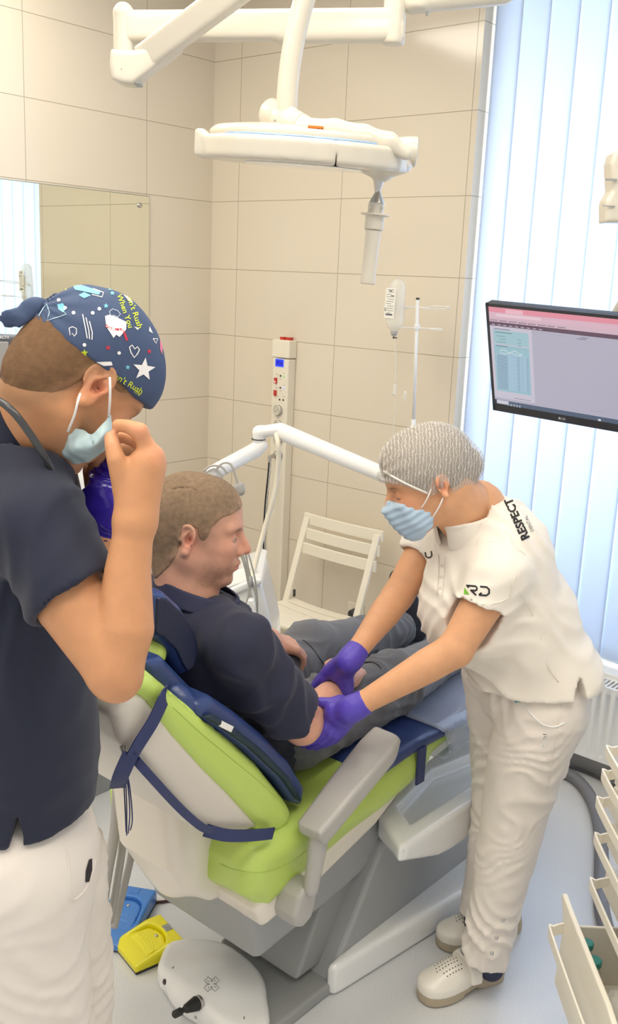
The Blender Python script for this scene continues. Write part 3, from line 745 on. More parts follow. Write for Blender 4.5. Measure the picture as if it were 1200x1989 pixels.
sdf_obj('side_housing', hs, .005, WHITEG, chair)
lathe_obj('housing_screw', V(783, 1652, -1.172), S_, [(0, .004), (.003, .003)], M['steel'], chair, 12)
prism('base_plate', [(1.38, -1.30), (1.42, -1.28), (2.55, -1.28), (2.6, -1.32), (2.6, -1.66), (1.6, -1.60), (1.42, -1.46), (1.38, -1.42)], lambda a, b, z: UV(a, b, z), .0, .035, GREYD, chair, bevel=.01)
bmw = [(1.665, -1.290), (1.672, -1.268), (1.70, -1.262), (2.35, -1.185), (2.40, -1.20), (2.42, -1.34), (1.75, -1.30)]
bs_ = extr(bmw, UV(0, 0, .045), A_, S_, Z_, .045, .016)
sdf_obj('floor_cover', bs_, .005, WHITEG, chair)
# ------------------------------------------------------------------ navy overlay pads strapped on the chair
ov = empty('positioning_cushion_set', UV(1.3, -1.4, .8), 'navy blue leatherette support cushions strapped round the chair backrest', 'cushion')
def surf(u_, lift):   # point over the backrest front surface
    return u_
lp = [V(*q, -1.285) for q in [(380, 1368), (410, 1356), (455, 1386), (505, 1426), (560, 1482), (588, 1530), (584, 1562), (566, 1556), (535, 1512), (470, 1452), (410, 1410), (378, 1390)]]
lp2 = [(p @ A_, p[2]) for p in lp]
lpo = sdf_obj('side_pad', cx_(lp2, -1.375, -1.275, .022, grow=.004), .0045, NAVY, ov)
sdf_obj('pad_gusset', cx_([(a - .006, b - .008) for a, b in lp2], -1.365, -1.262, .006, grow=-.016), .0045, NSIDE, lpo)
bk = [(1.11, 1.04), (1.16, 1.035), (1.28, .90), (1.40, .78), (1.50, .66), (1.50, .60), (1.38, .73), (1.24, .87), (1.12, 1.0)]
sdf_obj('back_pad', cx_(bk, -1.69, -1.33, .02), .006, NAVY, ov)
lump = V(345, 1368, -1.34)
sdf_obj('shoulder_pad', U(.03, ell(lump + np.array([0, 0, 0.0]), (.035, .055, .055), np.array([AX, S_, AN])), ell(lump - S_ * .12, (.05, .10, .055), np.array([AX, S_, AN]))), .005, NAVY, ov)
nk = [V(*q, -1.39) for q in [(288, 1150), (312, 1150), (345, 1180), (370, 1225), (377, 1255), (368, 1290), (350, 1308), (338, 1290), (325, 1262), (300, 1238), (285, 1230)]]
nk2 = [(p @ A_, p[2]) for p in nk]
nko = sdf_obj('neck_pad', cx_(nk2, -1.66, -1.37, .028, grow=.004), .005, NAVY, ov)
sdf_obj('pad_piping', cx_(nk2, -1.375, -1.367, .003, grow=-.006), .0035, mat('dark_navy_side', (22, 30, 62), .4), nko)
def strap(pts, w, nrm, name='strap', m=NAVYD, th=.0025):
    """flat band along points lying on normals"""
    pts = [np.asarray(p) for p in catmull(pts, 5)]; bm = bmesh.new(); r0 = None
    nn = np.asarray(nrm, float) / np.linalg.norm(nrm)
    for i, p in enumerate(pts):
        d = pts[min(i + 1, len(pts) - 1)] - pts[max(i - 1, 0)]; d /= np.linalg.norm(d); x = np.cross(nn, d); x /= np.linalg.norm(x)
        r = [bm.verts.new(tuple(p + x * w / 2 * a + nn * th * b)) for a, b in ((-1, 0), (1, 0), (1, 1), (-1, 1))]
        if r0: [bm.faces.new((r0[k], r0[(k + 1) % 4], r[(k + 1) % 4], r[k])) for k in range(4)]
        else: bm.faces.new(r[::-1])
        r0 = r
    bm.faces.new(r0); return bm_obj(name, bm, m, ov)
strap([V(322, 1338, -1.300), V(319, 1352, -1.258), V(298, 1398, -1.255), V(272, 1440, -1.255), V(256, 1468, -1.262)], .030, S_)
strap([V(254, 1462, -1.262), V(235, 1505, -1.275), V(228, 1530, -1.30)], .030, S_ - A_ * .6)
strap([V(196, 1384, -1.52), V(228, 1425, -1.40), V(258, 1468, -1.285), V(300, 1516, -1.258), V(350, 1570, -1.258), V(392, 1606, -1.256), V(415, 1612, -1.256)], .017, S_ - A_ * .7)
strap([V(398, 1612, -1.264), V(440, 1622, -1.258), V(490, 1622, -1.254), V(530, 1618, -1.254)], .026, S_)
tagp = V(437, 1410, -1.268)
bm = bmesh.new(); tx = (V(447, 1414, -1.268) - V(427, 1404, -1.268)); tl = np.linalg.norm(tx); tx /= tl; box(bm, tagp + S_ * .003, tl * .55, .003, .0062, tx, S_, np.cross(tx, S_)); bm_obj('white_tag', bm, M['white_plastic'], ov, bevel=.001)
# navy sheet and clear film on the leg rest
lr = [(1.72, .590), (1.80, .612), (1.92, .624), (2.2, .610), (2.62, .614), (2.665, .59), (2.63, .56), (2.60, .59), (2.2, .596), (1.92, .606), (1.80, .595)]
cv_ = empty('leg_rest_cover', UV(2.1, -1.5, .6), 'navy blue leatherette cover over the leg rest, its foot end under clear film', 'cover')
sh = cx_([(1.72, .575), (1.76, .605), (1.85, .618), (1.93, .624), (2.2, .610), (2.62, .615), (2.665, .59), (2.65, .56), (2.6, .585), (2.2, .585), (1.92, .59), (1.80, .58)], -1.812, -1.238, .012)
sh = SUB(sh, ell(UV(1.95, -1.52, .715), (.7, .17, .105), np.array([A_, S_, Z_])), .03)
sdf_obj('cover_sheet', sh, .006, NAVY, cv_)
q0 = V(806, 1442, -1.236)
rbox('hanging_strap', (1.925, -1.24, .50), (1.960, -1.233, .60), NAVYD, cv_, bevel=.002)
FILM = mat('clear_film', (196, 204, 222), .1, alpha=.42, coat=.6, bump=.5, bscale=14)
sdf_obj('clear_film', SUB(cx_([(2.02, .63), (2.2, .625), (2.64, .63), (2.68, .59), (2.62, .535), (2.2, .53), (2.06, .515)], -1.825, -1.225, .03), cx_([(1.9, .622), (2.2, .617), (2.62, .622), (2.67, .585), (2.62, .543), (2.2, .538), (1.9, .518)], -1.9, -1.233, .02), 0), .005, FILM, cv_)
# ================================================================== PATIENT
def nv(x): x = np.asarray(x, float); return x / np.linalg.norm(x)
NAVYSHIRT = mat('navy_polo_cotton', (27, 31, 56), .78, bump=.35, bscale=1100, sheen=.12, var=.10, vscale=9)
TROUG = mat('dark_grey_marl', (96, 97, 102), .85, bump=.35, bscale=420, sheen=.2, var=.28, vscale=380)
pat = empty('person', UV(1.7, -1.5, .6), 'man reclining in the lime dental chair in navy polo and grey joggers', 'person')
pf = nv(np.array([.99, .05, -.12])); PR = axes(pf, (.06, 0, 1))
ear_w = P(365, 1047, 1.975); po_ = ear_w - PR.T @ np.array([-.012, -.080, 0]) * 1.0
pl = lambda x, y, z: po_ + PR.T @ np.array([x, y, z])
headL = head_sd(nose=1.0, jaw=1.05, mouth=True)
phead = TR(headL, po_, PR)
neckb = UV(1.405, -1.515, 1.015)
neck = U(.03, flat_cone(pl(-.022, 0, -.045), neckb, .058, .060, PR[1], 1.0), cone(pl(-.055, 0, -.01), neckb - A_ * .035 - Z_ * .0, .045, .05), cone(pl(-.02, -.062, -.045), neckb + A_ * .055 + S_ * .01, .012, .012))
body_hn = U(.022, phead, neck)
sh_r = UV(1.375, -1.345, .995); sh_l = UV(1.45, -1.69, .975); el_r = V(588, 1408, -1.285); el_l = UV(1.55, -1.745, .78)
wr_r = V(668, 1322, -1.37); hip_r = UV(1.66, -1.425, .685); hip_l = UV(1.66, -1.60, .685)
kn_r = UV(2.03, -1.40, .700); kn_l = UV(1.99, -1.665, .725); an_r = UV(2.42, -1.44, .685); an_l = UV(2.41, -1.67, .680)
torso = U(.05, flat_cone(UV(1.42, -1.52, .90), UV(1.48, -1.52, .83), .150, .148, nv(A_ * .7 + Z_ * .45), 1.45), flat_cone(UV(1.48, -1.52, .83), UV(1.60, -1.515, .70), .145, .15, nv(A_ * .7 + Z_ * .5), 1.3))
arm_r = U(.02, chain([sh_r, (sh_r * .45 + el_r * .55), el_r], [.050, .045, .041]))
fa_mid = el_r * .65 + wr_r * .35 - Z_ * .0
fore_r = U(.012, chain([el_r, fa_mid, wr_r], [.041, .041, .028]), ball(el_r - Z_ * .004 - A_ * .006, .038))
fd = nv(wr_r - el_r); hand_r = hand_sd(wr_r + fd * .012, fd * .8 + np.array([0, .45, -.05]), nv(-Z_ * .5 + np.array([0, .8, 0]) * 1), [(.5, .6, .4)] * 4, [(.05, .05, .02), (.075, .06, .02), (.10, .058, .02)], side=-1, sc=.96)
wl_ = V(522, 1240, -1.60); hand_l = hand_sd(wl_, V(572, 1256, -1.58) - wl_, np.array([.1, .25, -1.0]), [(.2, .5, .35), (.3, .6, .4), (.35, .65, .4), (.4, .6, .4)], [(.052, .036, .016), (.082, .034, .026), (.105, .028, .034)], side=-1, sc=.98)
fore_l = chain([el_l, el_l * .5 + wl_ * .5, wl_], [.042, .040, .028])
legs_in = U(.04, chain([hip_r, kn_r, an_r], [.07, .05, .036]), chain([hip_l, kn_l, an_l], [.07, .05, .036]), torso)
hl = [(.094, .070), (.088, .082), (.05, .20), (-.2, .20), (-.2, -.118), (-.070, -.112), (-.042, -.070), (-.026, -.030), (-.022, .004), (-.010, .026), (.004, .024), (.010, .000), (.020, -.012), (.028, .000), (.034, .030), (.052, .052), (.074, .060)]
hreg = TR(extr(hl, (0, 0, 0), np.array([1., 0, 0]), np.array([0, 0, 1.]), np.array([0, 1., 0]), .2, .003), po_, PR)
def pat_col(v):
    q = (v - po_) @ PR.T; c = np.tile(lin((212, 160, 136)), (len(v), 1))
    inh = (np.abs(q) < np.array([.15, .12, .16])).all(1)
    c = blend(c, lin((216, 128, 108)), inh * (gauss(q, (.112, 0, -.025), .022) * .35 + .4 * gauss(q, (.10, 0, -.066), .012)))
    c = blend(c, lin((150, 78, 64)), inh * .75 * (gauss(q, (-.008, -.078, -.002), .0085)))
    c = blend(c, lin((206, 126, 108)), inh * .55 * (gauss(q, (-.012, -.08, 0), .03) + gauss(q, (.07, -.05, -.02), .03) * .4))
    beard = np.clip((-.040 - q[:, 2]) / .02, 0, 1) * np.clip((q[:, 0] - .012) / .02, 0, 1) * np.clip((q[:, 2] + .118) / .012, 0, 1)
    beard = np.maximum(beard, gauss(q, (.10, 0, -.053), .011)) * (1 - np.clip(gauss(q, (.10, 0, -.066), .010) * 1.3, 0, 1))
    c = blend(c, lin((158, 122, 100)), inh * beard * (.42 + .25 * vnoise(v, 300.)))
    lips = np.clip(gauss(q * np.array([1, .5, 1]), (.098, 0, -.0655), .0095) * 1.4 - .3, 0, 1)
    c = blend(c, lin((190, 106, 98)), inh * lips * .8)
    for s in (-1, 1):
        t = q - np.array([.086, s * .033, .0225]); br = np.exp(-((t[:, 2] - .0 + .12 * np.abs(t[:, 1])) / .0048) ** 2 - (t[:, 1] / .017) ** 2 - (t[:, 0] / .03) ** 2)
        c = blend(c, lin((120, 88, 66)), inh * br * .85)
        t = q - np.array([.0835, s * .031, .000]); ey = np.exp(-((t[:, 2]) / .0036) ** 2 - (t[:, 1] / .0105) ** 2)
        c = blend(c, lin((96, 70, 60)), inh * (q[:, 0] > .06) * ey * .85)
    c = blend(c, lin((176, 142, 118)), inh * .55 * np.clip(1 - (hreg.f(v) + .005 * vnoise(v, 70.)) / .010, 0, 1))
    d = (v - wr_r) ; c = blend(c, lin((226, 160, 140)), .3 * np.exp(-(np.linalg.norm(v - el_r, axis=1) / .05) ** 2))
    return c
hn = INT(body_hn, half(neckb - Z_ * .08, -Z_), .002)
sdf_multi('body', [(hn, .0026), (U(.01, arm_r, fore_r, hand_r), .0032), (U(.01, fore_l, hand_l), .0034), (legs_in, .014)], SKIN, pat, pat_col)
# hair: cropped cap of the skull
HAIRS = attr_mat('cropped_brown_hair', .75, bump=.9, bscale=900, var=.22, vscale=110, spec=.2)
def phair_col(v):
    d = hreg.f(v) + .005 * vnoise(v, 80.); c = np.tile(lin((138, 116, 94)), (len(v), 1)); return blend(c, lin((186, 152, 126)), .7 * np.clip(1 + d / .018, 0, 1) + .12 * vnoise(v, 60.) + .10 * vnoise(v, 140.))
skull = TR(U(.03, ell((-.016, 0, .036), (.0995, .078, .0895)), ell((.030, 0, .040), (.0630, .0645, .0712)), ell((-.05, 0, -.02), (.052, .058, .062))), po_, PR)
hair = INT(DISP(OFF(U(.006, INT(OFF(body_hn, .0004), half(pl(-.030, 0, 0), PR[0])), skull, TR(ell((.0, 0, .0), (.02, .07, .03)), po_, PR)), .0018), lambda p: .0006 * vnoise(p, 260.), .001), hreg, .006)
scar = chain([pl(-.070, -.045, .085), pl(-.050, -.052, .098), pl(-.02, -.052, .104), pl(.0, -.055, .094), pl(.012, -.058, .078)], [.0016] * 5)
sdf_obj('hair', SUB(hair, scar, .003), .0026, HAIRS, pat, color=phair_col)
# eye whites and irises
EYE_M = mat('eye_white', (225, 215, 205), .2); IRIS = mat('iris_grey_blue', (78, 88, 96), .15)
for s in (-1, 1):
    e = ell((.0745, s * .031, .0005), (.0140, .0125, .0125))
    band = extr([(.0835, -.0030), (.0835, .0022), (.1, .003), (.1, -.0032)], (0, s * .031, 0), np.array([1., 0, 0]), np.array([0, 0, 1.]), np.array([0, 1., 0]), .0095, .001)
    eo = sdf_obj('eyeball', TR(INT(e, band, 0), po_, PR), .0012, EYE_M, pat)
    sdf_obj('iris', TR(INT(OFF(e, .0004), INT(band, cone((.07, s * .033, -.0006), (.1, s * .034, -.0006), .0042), 0), 0), po_, PR), .0009, IRIS, eo)
# polo shirt
dirarm = nv(el_r - sh_r)
sl_end = sh_r + dirarm * .225
sleeve = U(.03, flat_cone(sh_r - dirarm * .0, sl_end, .062, .058, nv(np.cross(dirarm, S_)), .95), flat_cone(sh_r * .5 + sl_end * .5 - Z_ * .01, sl_end - Z_ * .008 + dirarm * .0, .054, .056, S_, 1.05))
sleeve = INT(sleeve, half(sl_end, dirarm), .003)
sleeve_l = chain([sh_l, sh_l * .3 + el_l * .7], [.075, .068])
yoke = U(.05, cone(sh_r + Z_ * .005, UV(1.40, -1.47, 1.005), .060, .062), cone(sh_l + Z_ * .005, UV(1.42, -1.57, 1.0), .060, .062))
shirt = U(.045, OFF(torso, .018), yoke, ell(UV(1.43, -1.52, .93), (.115, .20, .115), np.array([A_, S_, Z_])), sleeve_l)
shirt = U(.035, shirt, ell(UV(1.52, -1.50, .79), (.095, .165, .13), np.array([A_, S_, Z_])))
shirt = U(.03, shirt, sleeve)
shirt = DISP(shirt, lambda p: folds(p, np.array([.5, .3, 1.0]), .10, .009, 1.4, 5.) + folds(p, np.array([1., .2, -.5]), .13, .007, 1.2, 7.) + .0015 * vnoise(p, 30.), .012)
shirt = INT(shirt, half(UV(1.66, -1.5, .62), nv(A_ * .8 - Z_ * .6)), .004)
shirt = SUB(shirt, OFF(fore_r, .012), .004)
collar_hole = U(.01, OFF(neck, .006))
shirt = SUB(shirt, INT(OFF(neck, .004), half(neckb - Z_ * .03, -Z_)), .003)
armh = INT(sleeve, half(sl_end - dirarm * .03, -dirarm)); inner = cone(sl_end - dirarm * .04, sl_end + dirarm * .05, .048, .054)
shirt = SUB(shirt, inner, .002)
sto = sdf_obj('polo_shirt', shirt, .0050, NAVYSHIRT, pat)
ndir = nv(pl(-.022, 0, -.045) - neckb)
nbp = P(368, 1130, 2.055)
band = cone(nbp - ndir * .055, nbp + ndir * .020, .104, .076)
band = INT(INT(band, half(nbp, nv((.30, .05, .95))), .003), half(nbp - ndir * .042, -nv((.22, .05, .97))), .003)
band = SUB(band, cone(nbp - ndir * .060, nbp + ndir * .040, .099, .062), .002)
sdf_obj('collar', band, .0024, mat('navy_collar_rib', (38, 42, 72), .7, bump=.3, bscale=1200), sto)
# joggers
tl = U(.04, chain([hip_r, hip_r * .35 + kn_r * .65, kn_r, kn_r * .4 + an_r * .6, an_r + A_ * .02], [.098, .088, .076, .064, .052]), ball(kn_r + Z_ * .006 + A_ * .01, .070))
tf = U(.04, chain([hip_l, hip_l * .35 + kn_l * .65, kn_l, kn_l * .4 + an_l * .6, an_l + A_ * .02], [.098, .085, .078, .064, .052]), ball(kn_l + Z_ * .006, .074))
pelv = ell(UV(1.63, -1.515, .70), (.13, .185, .10), np.array([A_, S_, Z_]))
tr_ = U(.04, U(.03, tl, pelv), tf)
tr_ = DISP(tr_, lambda p: folds(p, A_ + Z_ * .5, .11, .010, 1.5, 7.) + folds(p, A_ * .7 - Z_ + S_ * .4, .075, .006, 1.2, 11.), .016)
ridge = lambda a, b: chain([a, (a + b) / 2 + Z_ * .003, b], [.0018] * 3)
tro = sdf_obj('joggers', tr_, .005, TROUG, pat)
dark = mat('black_trim', (28, 28, 34), .6)
def on_surface(obj, pts, d, lift=.002):
    tr = bvh_of(obj); out = []
    for p in pts:
        h = tr.ray_cast(Vector(p) - Vector(d) * .5, Vector(d)); out.append(np.array(h[0]) - np.asarray(d) * lift if h[0] is not None else None)
    return [o for o in out if o is not None]
def ray_surface(obj, pix, lift=.001):
    """points of the surface seen at the given photo points"""
    tr = bvh_of(obj); out = []
    for px, py in pix:
        d = Vector(ray(px, py)).normalized(); h = tr.ray_cast(Vector((0, 0, EYE)), d)
        if h[0] is not None: out.append(np.array(h[0] - d * lift))
    return out
for pix in ([(588, 1243), (604, 1256), (618, 1275), (628, 1290)], [(700, 1288), (722, 1286), (738, 1296), (748, 1320)]):
    q = ray_surface(tro, pix)
    if len(q) > 2: tube('seam', q, .0018, dark, tro, 6, 4)
q = ray_surface(tro, [(732, 1296), (738, 1316), (742, 1330)])
# shoes and ribbed socks
SHOEB = mat('black_knit', (30, 32, 42), .8, bump=.8, bscale=500); SHOEW = mat('white_foam_sole', (238, 232, 232), .5); PINK = mat('pink_rubber', (228, 120, 146), .5)
def trainer(an, toe_dir, sole_n):
    """shoe with ankle at an, toes along toe_dir, sole facing sole_n"""
    t = nv(toe_dir); n = np.asarray(sole_n, float); n = nv(n - t * (n @ t)); w_ = np.cross(n, t); R = np.array([t, w_, n])
    h0 = an + n * .050 - t * .035
    up = U(.03, cone(an - n * .01, h0 + t * .02, .042, .040), flat_cone(h0 + t * .03, h0 + t * .195, .042, .034, n, 1.0))
    up = INT(U(.02, up, ell(h0 + t * .06 - n * .0, (.10, .045, .05), R)), half(h0 + n * .028, n), .004)
    s = sdf_obj('shoe_upper', up, .004, SHOEB, pat)
    out = [(-.045, -.02), (-.045, .02), (-.02, .036), (.06, .034), (.14, .044), (.20, .040), (.235, .015), (.235, -.012), (.20, -.036), (.12, -.040), (.05, -.030), (-.02, -.034)]
    so_ = extr([tuple(q) for q in catmull([np.array(q) for q in out], 4, True)], h0 + n * .040, t, w_, n, .016, .008)
    so_ = DISP(so_, lambda p: .0025 * np.sin(((p - h0) @ t) / .035 * 2 * PI), .003)
    q = sdf_obj('sole', so_, .004, SHOEW, s)
    ed = DISP(extr([tuple(q) for q in catmull([np.array(q) for q in out], 4, True)], h0 + n * .058, t, w_, n, .0035, .003, grow=.001), lambda p: .003 * np.sin(((p - h0) @ t) / .035 * 2 * PI), .003)
    sdf_obj('outsole', ed, .0032, PINK, q)
trainer(UV(2.46, -1.675, .665), V(812, 1172, -1.70) - V(838, 1272, -1.66), A_ + np.array([.1, 0, 0]))
trainer(UV(2.47, -1.44, .675), Z_ * .9 + A_ * .2, A_)
# drawstring
q = ray_surface(tro, [(548, 1273), (553, 1278), (558, 1284), (553, 1288)], .003)
if len(q) > 2: tube('drawstring', q, .002, M['white_paint'], tro, 6, 4)
# ================================================================== NURSE
WPOLO = mat('white_polo_cotton', (236, 228, 216), .75, bump=.3, bscale=1000, sheen=.1)
WTROU = mat('white_work_trousers', (230, 221, 211), .72, bump=.2, bscale=1300)
GLOVE = mat('violet_nitrile', (84, 66, 178), .42, bump=.5, bscale=120, spec=.45)
MASKB = mat('blue_face_mask', (176, 198, 218), .75, bump=.35, bscale=90)
nur = empty('person', UV(1.90, -1.05, 0), 'woman in white polo, hairnet and violet gloves bending over to hold a forearm', 'person')
NF = nv((-.88, -.47, 0)); NL = nv((.47, -.88, 0))        # facing, her left
ncy = 2.10
nf = nv(np.array([-.95, -.10, -.40])); NR = axes(nf, (-.30, 0, 1)); NS = .94
no_ = P(858, 943, 2.02) - NR.T @ np.array([-.012, .078, 0]) * NS
nl = lambda x, y, z: no_ + NR.T @ np.array([x, y, z]) * NS
headN = head_sd(nose=.8, jaw=.85, mouth=False, ears=(.85, .85), slim=.96)
nhead = TR(headN, no_, NR, NS)
s_l = P(968, 1118, 2.03); s_r = P(838, 1052, 2.30); e_l = P(884, 1262, 1.985); e_r = P(772, 1158, 2.24); w_l = P(700, 1368, 1.985); w_r = P(690, 1268, 2.13)
c7 = P(925, 990, 2.17); nneck = U(.03, cone(nl(-.020, 0, -.05), P(905, 1015, 2.14), .051, .056), cone(nl(-.05, 0, -.03), c7, .046, .052))
nbody = U(.02, nhead, nneck)
chest = P(945, 1095, 2.16); waist = P(992, 1200, 2.17); pelvis = P(1027, 1308, 2.18)
narm_l = U(.01, chain([s_l, s_l * .5 + e_l * .5 + np.array([0, 0, .0]), e_l], [.052, .044, .038]), chain([e_l, e_l * .72 + w_l * .28, e_l * .3 + w_l * .7, w_l], [.038, .038, .030, .0245]))
narm_r = U(.01, chain([s_r, s_r * .5 + e_r * .5, e_r], [.050, .044, .037]), chain([e_r, e_r * .7 + w_r * .3, e_r * .3 + w_r * .7, w_r], [.037, .037, .029, .0245]))
nwl2 = w_l + nv(w_l - e_l) * .03; nwr2 = w_r + nv(w_r - e_r) * .03
def n_col(v):
    q = (v - no_) @ NR.T / NS; c = np.tile(lin((214, 160, 120)), (len(v), 1)); inh = (np.abs(q) < np.array([.15, .12, .16])).all(1)
    c = blend(c, lin((214, 136, 108)), inh * .5 * (gauss(q, (-.012, .08, 0), .025) + gauss(q, (.07, .045, -.02), .028) + gauss(q, (.11, 0, -.02), .02)))
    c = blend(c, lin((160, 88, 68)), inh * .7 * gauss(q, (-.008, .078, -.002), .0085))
    for s in (-1, 1):
        t = q - np.array([.088, s * .032, .0235]); br = np.exp(-((t[:, 2] + .10 * np.abs(t[:, 1])) / .0038) ** 2 - (t[:, 1] / .017) ** 2 - (t[:, 0] / .03) ** 2)
        c = blend(c, lin((110, 78, 58)), inh * br * .85)
        t = q - np.array([.0835, s * .032, -.0035]); ey = np.exp(-((t[:, 2] - 4 * t[:, 1] ** 2) / .0021) ** 2 - (t[:, 1] / .013) ** 2)
        c = blend(c, lin((70, 44, 38)), inh * (q[:, 0] > .06) * ey * .95)
        c = blend(c, lin((186, 118, 98)), inh * (q[:, 0] > .06) * .45 * np.exp(-((q[:, 2] - .006) / .006) ** 2 - ((q[:, 1] - s * .032) / .014) ** 2))
    return c
core = U(.03, chain([c7, chest, waist, pelvis], [.07, .10, .09, .085]))
nl_hip = pelvis + NL * .085; nr_hip = pelvis - NL * .085
kn1 = P(992, 1580, 2.13); kn2 = P(975, 1560, 2.31); ak1 = P(940, 1838, 2.13); ak2 = P(928, 1785, 2.31)
legs_n = U(.03, chain([nl_hip, kn1, ak1], [.050, .045, .035]), chain([nr_hip, kn2, ak2], [.050, .045, .035]))
lids = U(0, [TR(ell((.0765, s * .031, .0015), (.0148, .0142, .0125)), no_, NR, NS) for s in (-1, 1)])
sdf_multi('body', [(INT(U(.003, nbody, lids), half(P(935, 1040, 2.15), nv(P(935, 1040, 2.15) - no_)), .002), .0028), (U(.01, narm_l, cone(w_l, w_l + .001, .0240, .024)), .0035), (U(.01, narm_r, cone(w_r, w_r + .001, .0240, .024)), .0035), (U(.03, core, legs_n), .014)], SKIN, nur, n_col)
# hands in gloves, gripping the patient's forearm
gd = nv(w_l - e_l); ax_r = nv(wr_r - el_r)
fa = lambda t: el_r + (wr_r - el_r) * t
def wrap_hand(wrist, dirw, t0, side, up, lead):
    """gloved hand: palm on the forearm, fingers chained round it; t0 = position along the forearm"""
    pass
def ring(t, a, r, ref):
    """point on a circle round the forearm at parameter t; angle a from ref"""
    c = fa(t); x = ref - ax_r * (ref @ ax_r); x = nv(x); y = np.cross(ax_r, x); return c + (x * math.cos(a) + y * math.sin(a)) * r
tocam = nv(np.array([0, 0, EYE]) - fa(.3)); rt = nv(np.array([1, -.1, 0.]))
# near hand: on the elbow; thumb over the top edge, fingers under the forearm
def glove(wrist, knuck, fingers, thumb, th_root, nm, cuffdir, fill=()):
    kn_ = knuck; S_list = []
    mid = (kn_[1] + kn_[2]) / 2
    palm = U(.014, [cone(wrist + (kn_[i] - mid) * .35, kn_[i], .019, .0145) for i in range(4)])
    palm = U(.014, palm, cone(wrist, th_root, .021, .018), cone(th_root, kn_[0], .016, .0145))
    for c_, r_ in fill: palm = U(.012, palm, ball(c_, r_))
    fs = []
    for i in range(4):
        pts = [kn_[i]] + fingers[i]; rs = [.0125, .0108, .0100, .0088][:len(pts)]
        if i == 3: rs = [r * .9 for r in rs]
        fs.append(chain(pts, rs))
    g = U(.008, palm, U(.003, fs)); g = U(.010, g, chain([th_root] + thumb, [.0165, .0135, .0115, .0098][:1 + len(thumb)]))
    cuff = cone(wrist - cuffdir * .0, wrist - cuffdir * .028, .0275, .0285)
    g = U(.012, g, cone(wrist + cuffdir * .012, wrist - cuffdir * .034, .0275, .0285))
    g = DISP(g, lambda p: folds(p, cuffdir + .3 * Z_, .012, .0014, .8, 30.) * np.clip(1 - np.linalg.norm(p - wrist + cuffdir * .01, axis=1) / .05, 0, 1), .002)
    g = INT(g, half(wrist - cuffdir * .032, -cuffdir), .001)
    return sdf_obj(nm, g, .0027, GLOVE, nur)
# photo positions of the near (left) glove, depth follows the forearm surface
Y0 = fa(.25)[1]
Pn = lambda px, py, dy: P(px, py, Y0 + dy)
glove(w_l + gd * .018, [Pn(642, 1391, -.040), Pn(652, 1403, -.044), Pn(662, 1409, -.042), Pn(671, 1407, -.034)],
      [[Pn(631, 1412, -.050), Pn(614, 1433, -.042), Pn(588, 1446, -.020)], [Pn(641, 1424, -.050), Pn(623, 1440, -.036), Pn(600, 1450, -.010)], [Pn(653, 1427, -.046), Pn(637, 1441, -.028), Pn(614, 1451, -.004)], [Pn(665, 1422, -.036), Pn(651, 1437, -.020), Pn(632, 1447, .0)]],
      [Pn(642, 1366, -.030), Pn(622, 1364, -.026), Pn(602, 1361, -.012)], Pn(662, 1368, -.028), 'glove', gd, [(Pn(650, 1382, -.050), .020), (Pn(660, 1392, -.050), .020), (Pn(645, 1380, -.052), .014)])
gd2 = nv(w_r - e_r); Y1 = fa(.75)[1]
Pm = lambda px, py, dy: P(px, py, Y1 + dy)
glove(w_r + gd2 * .018, [Pm(640, 1305, -.010), Pm(652, 1311, -.024), Pm(664, 1314, -.030), Pm(674, 1312, -.030)],
      [[Pm(628, 1318, -.012), Pm(617, 1331, -.004), Pm(608, 1341, .006)], [Pm(664, 1326, -.036), Pm(668, 1340, -.038), Pm(668, 1352, -.034)], [Pm(672, 1328, -.038), Pm(674, 1341, -.038), Pm(674, 1352, -.032)], [Pm(680, 1326, -.032), Pm(680, 1338, -.032), Pm(679, 1348, -.026)]],
      [Pm(632, 1308, .006), Pm(620, 1320, .010), Pm(610, 1333, .014)], Pm(654, 1294, .0), 'glove', gd2, [(Pm(656, 1300, -.018), .020), (Pm(668, 1300, -.02), .019)])
# polo shirt
Rt = lambda a, b: axes(nv(a), b)
tdir = nv(pelvis - chest)
sh = U(.05, flat_cone(chest + NL * .0, waist, .150, .128, NF, 1.28), flat_cone(waist, pelvis + tdir * .01, .128, .160, NF, 1.18))
sh = U(.05, sh, ell(P(905, 1185, 2.12), (.095, .13, .12), axes(NF, (0, 0, 1))))
sh = U(.045, sh, cone(s_l - tdir * .0, c7 + tdir * .05 + NL * .03, .060, .062), cone(s_r, c7 + tdir * .05 - NL * .03, .060, .062), ell(P(978, 1085, 2.2), (.085, .14, .13), axes(NF, -tdir)))
sh = U(.04, sh, ell(P(1040, 1205, 2.20), (.080, .12, .13), axes(NF, (0, 0, 1))), ell(P(1052, 1300, 2.20), (.110, .172, .13), axes(NF, (0, 0, 1))))
dl_ = nv(e_l - s_l); dr_ = nv(e_r - s_r)
le = s_l * .62 + e_l * .38; re_ = s_r * .80 + e_r * .20
sl1 = INT(U(.02, flat_cone(s_l, le + dl_ * .01, .062, .061, nv(np.cross(dl_, NL)), 1.0)), half(le, nv(dl_ * .7 - Z_ * .5)), .002)
sl2 = INT(cone(s_r, re_ + dr_ * .03, .060, .058), half(re_ + dr_ * .015, nv(dr_)), .002)
sh = U(.022, sh, sl1); sh = U(.022, sh, sl2)
def nf_(p):
    z = np.clip((1.10 - p[:, 2]) / .12, 0, 1)
    return folds(p, np.array([-.25, .1, 1.0]), .055, .012, 1.3, 6.) * (.25 + z) + folds(p, np.array([.8, 0, .6]), .07, .009, 1.3, 8.) * (1 - z) + .0012 * vnoise(p, 25.)
sh = DISP(sh, nf_, .022)
hem_n = nv(np.array([.10, 0, -1.0])); hem_o = P(1000, 1345, 2.05)
sh = INT(sh, half(P(1010, 1316, 2.18), hem_n), .003)
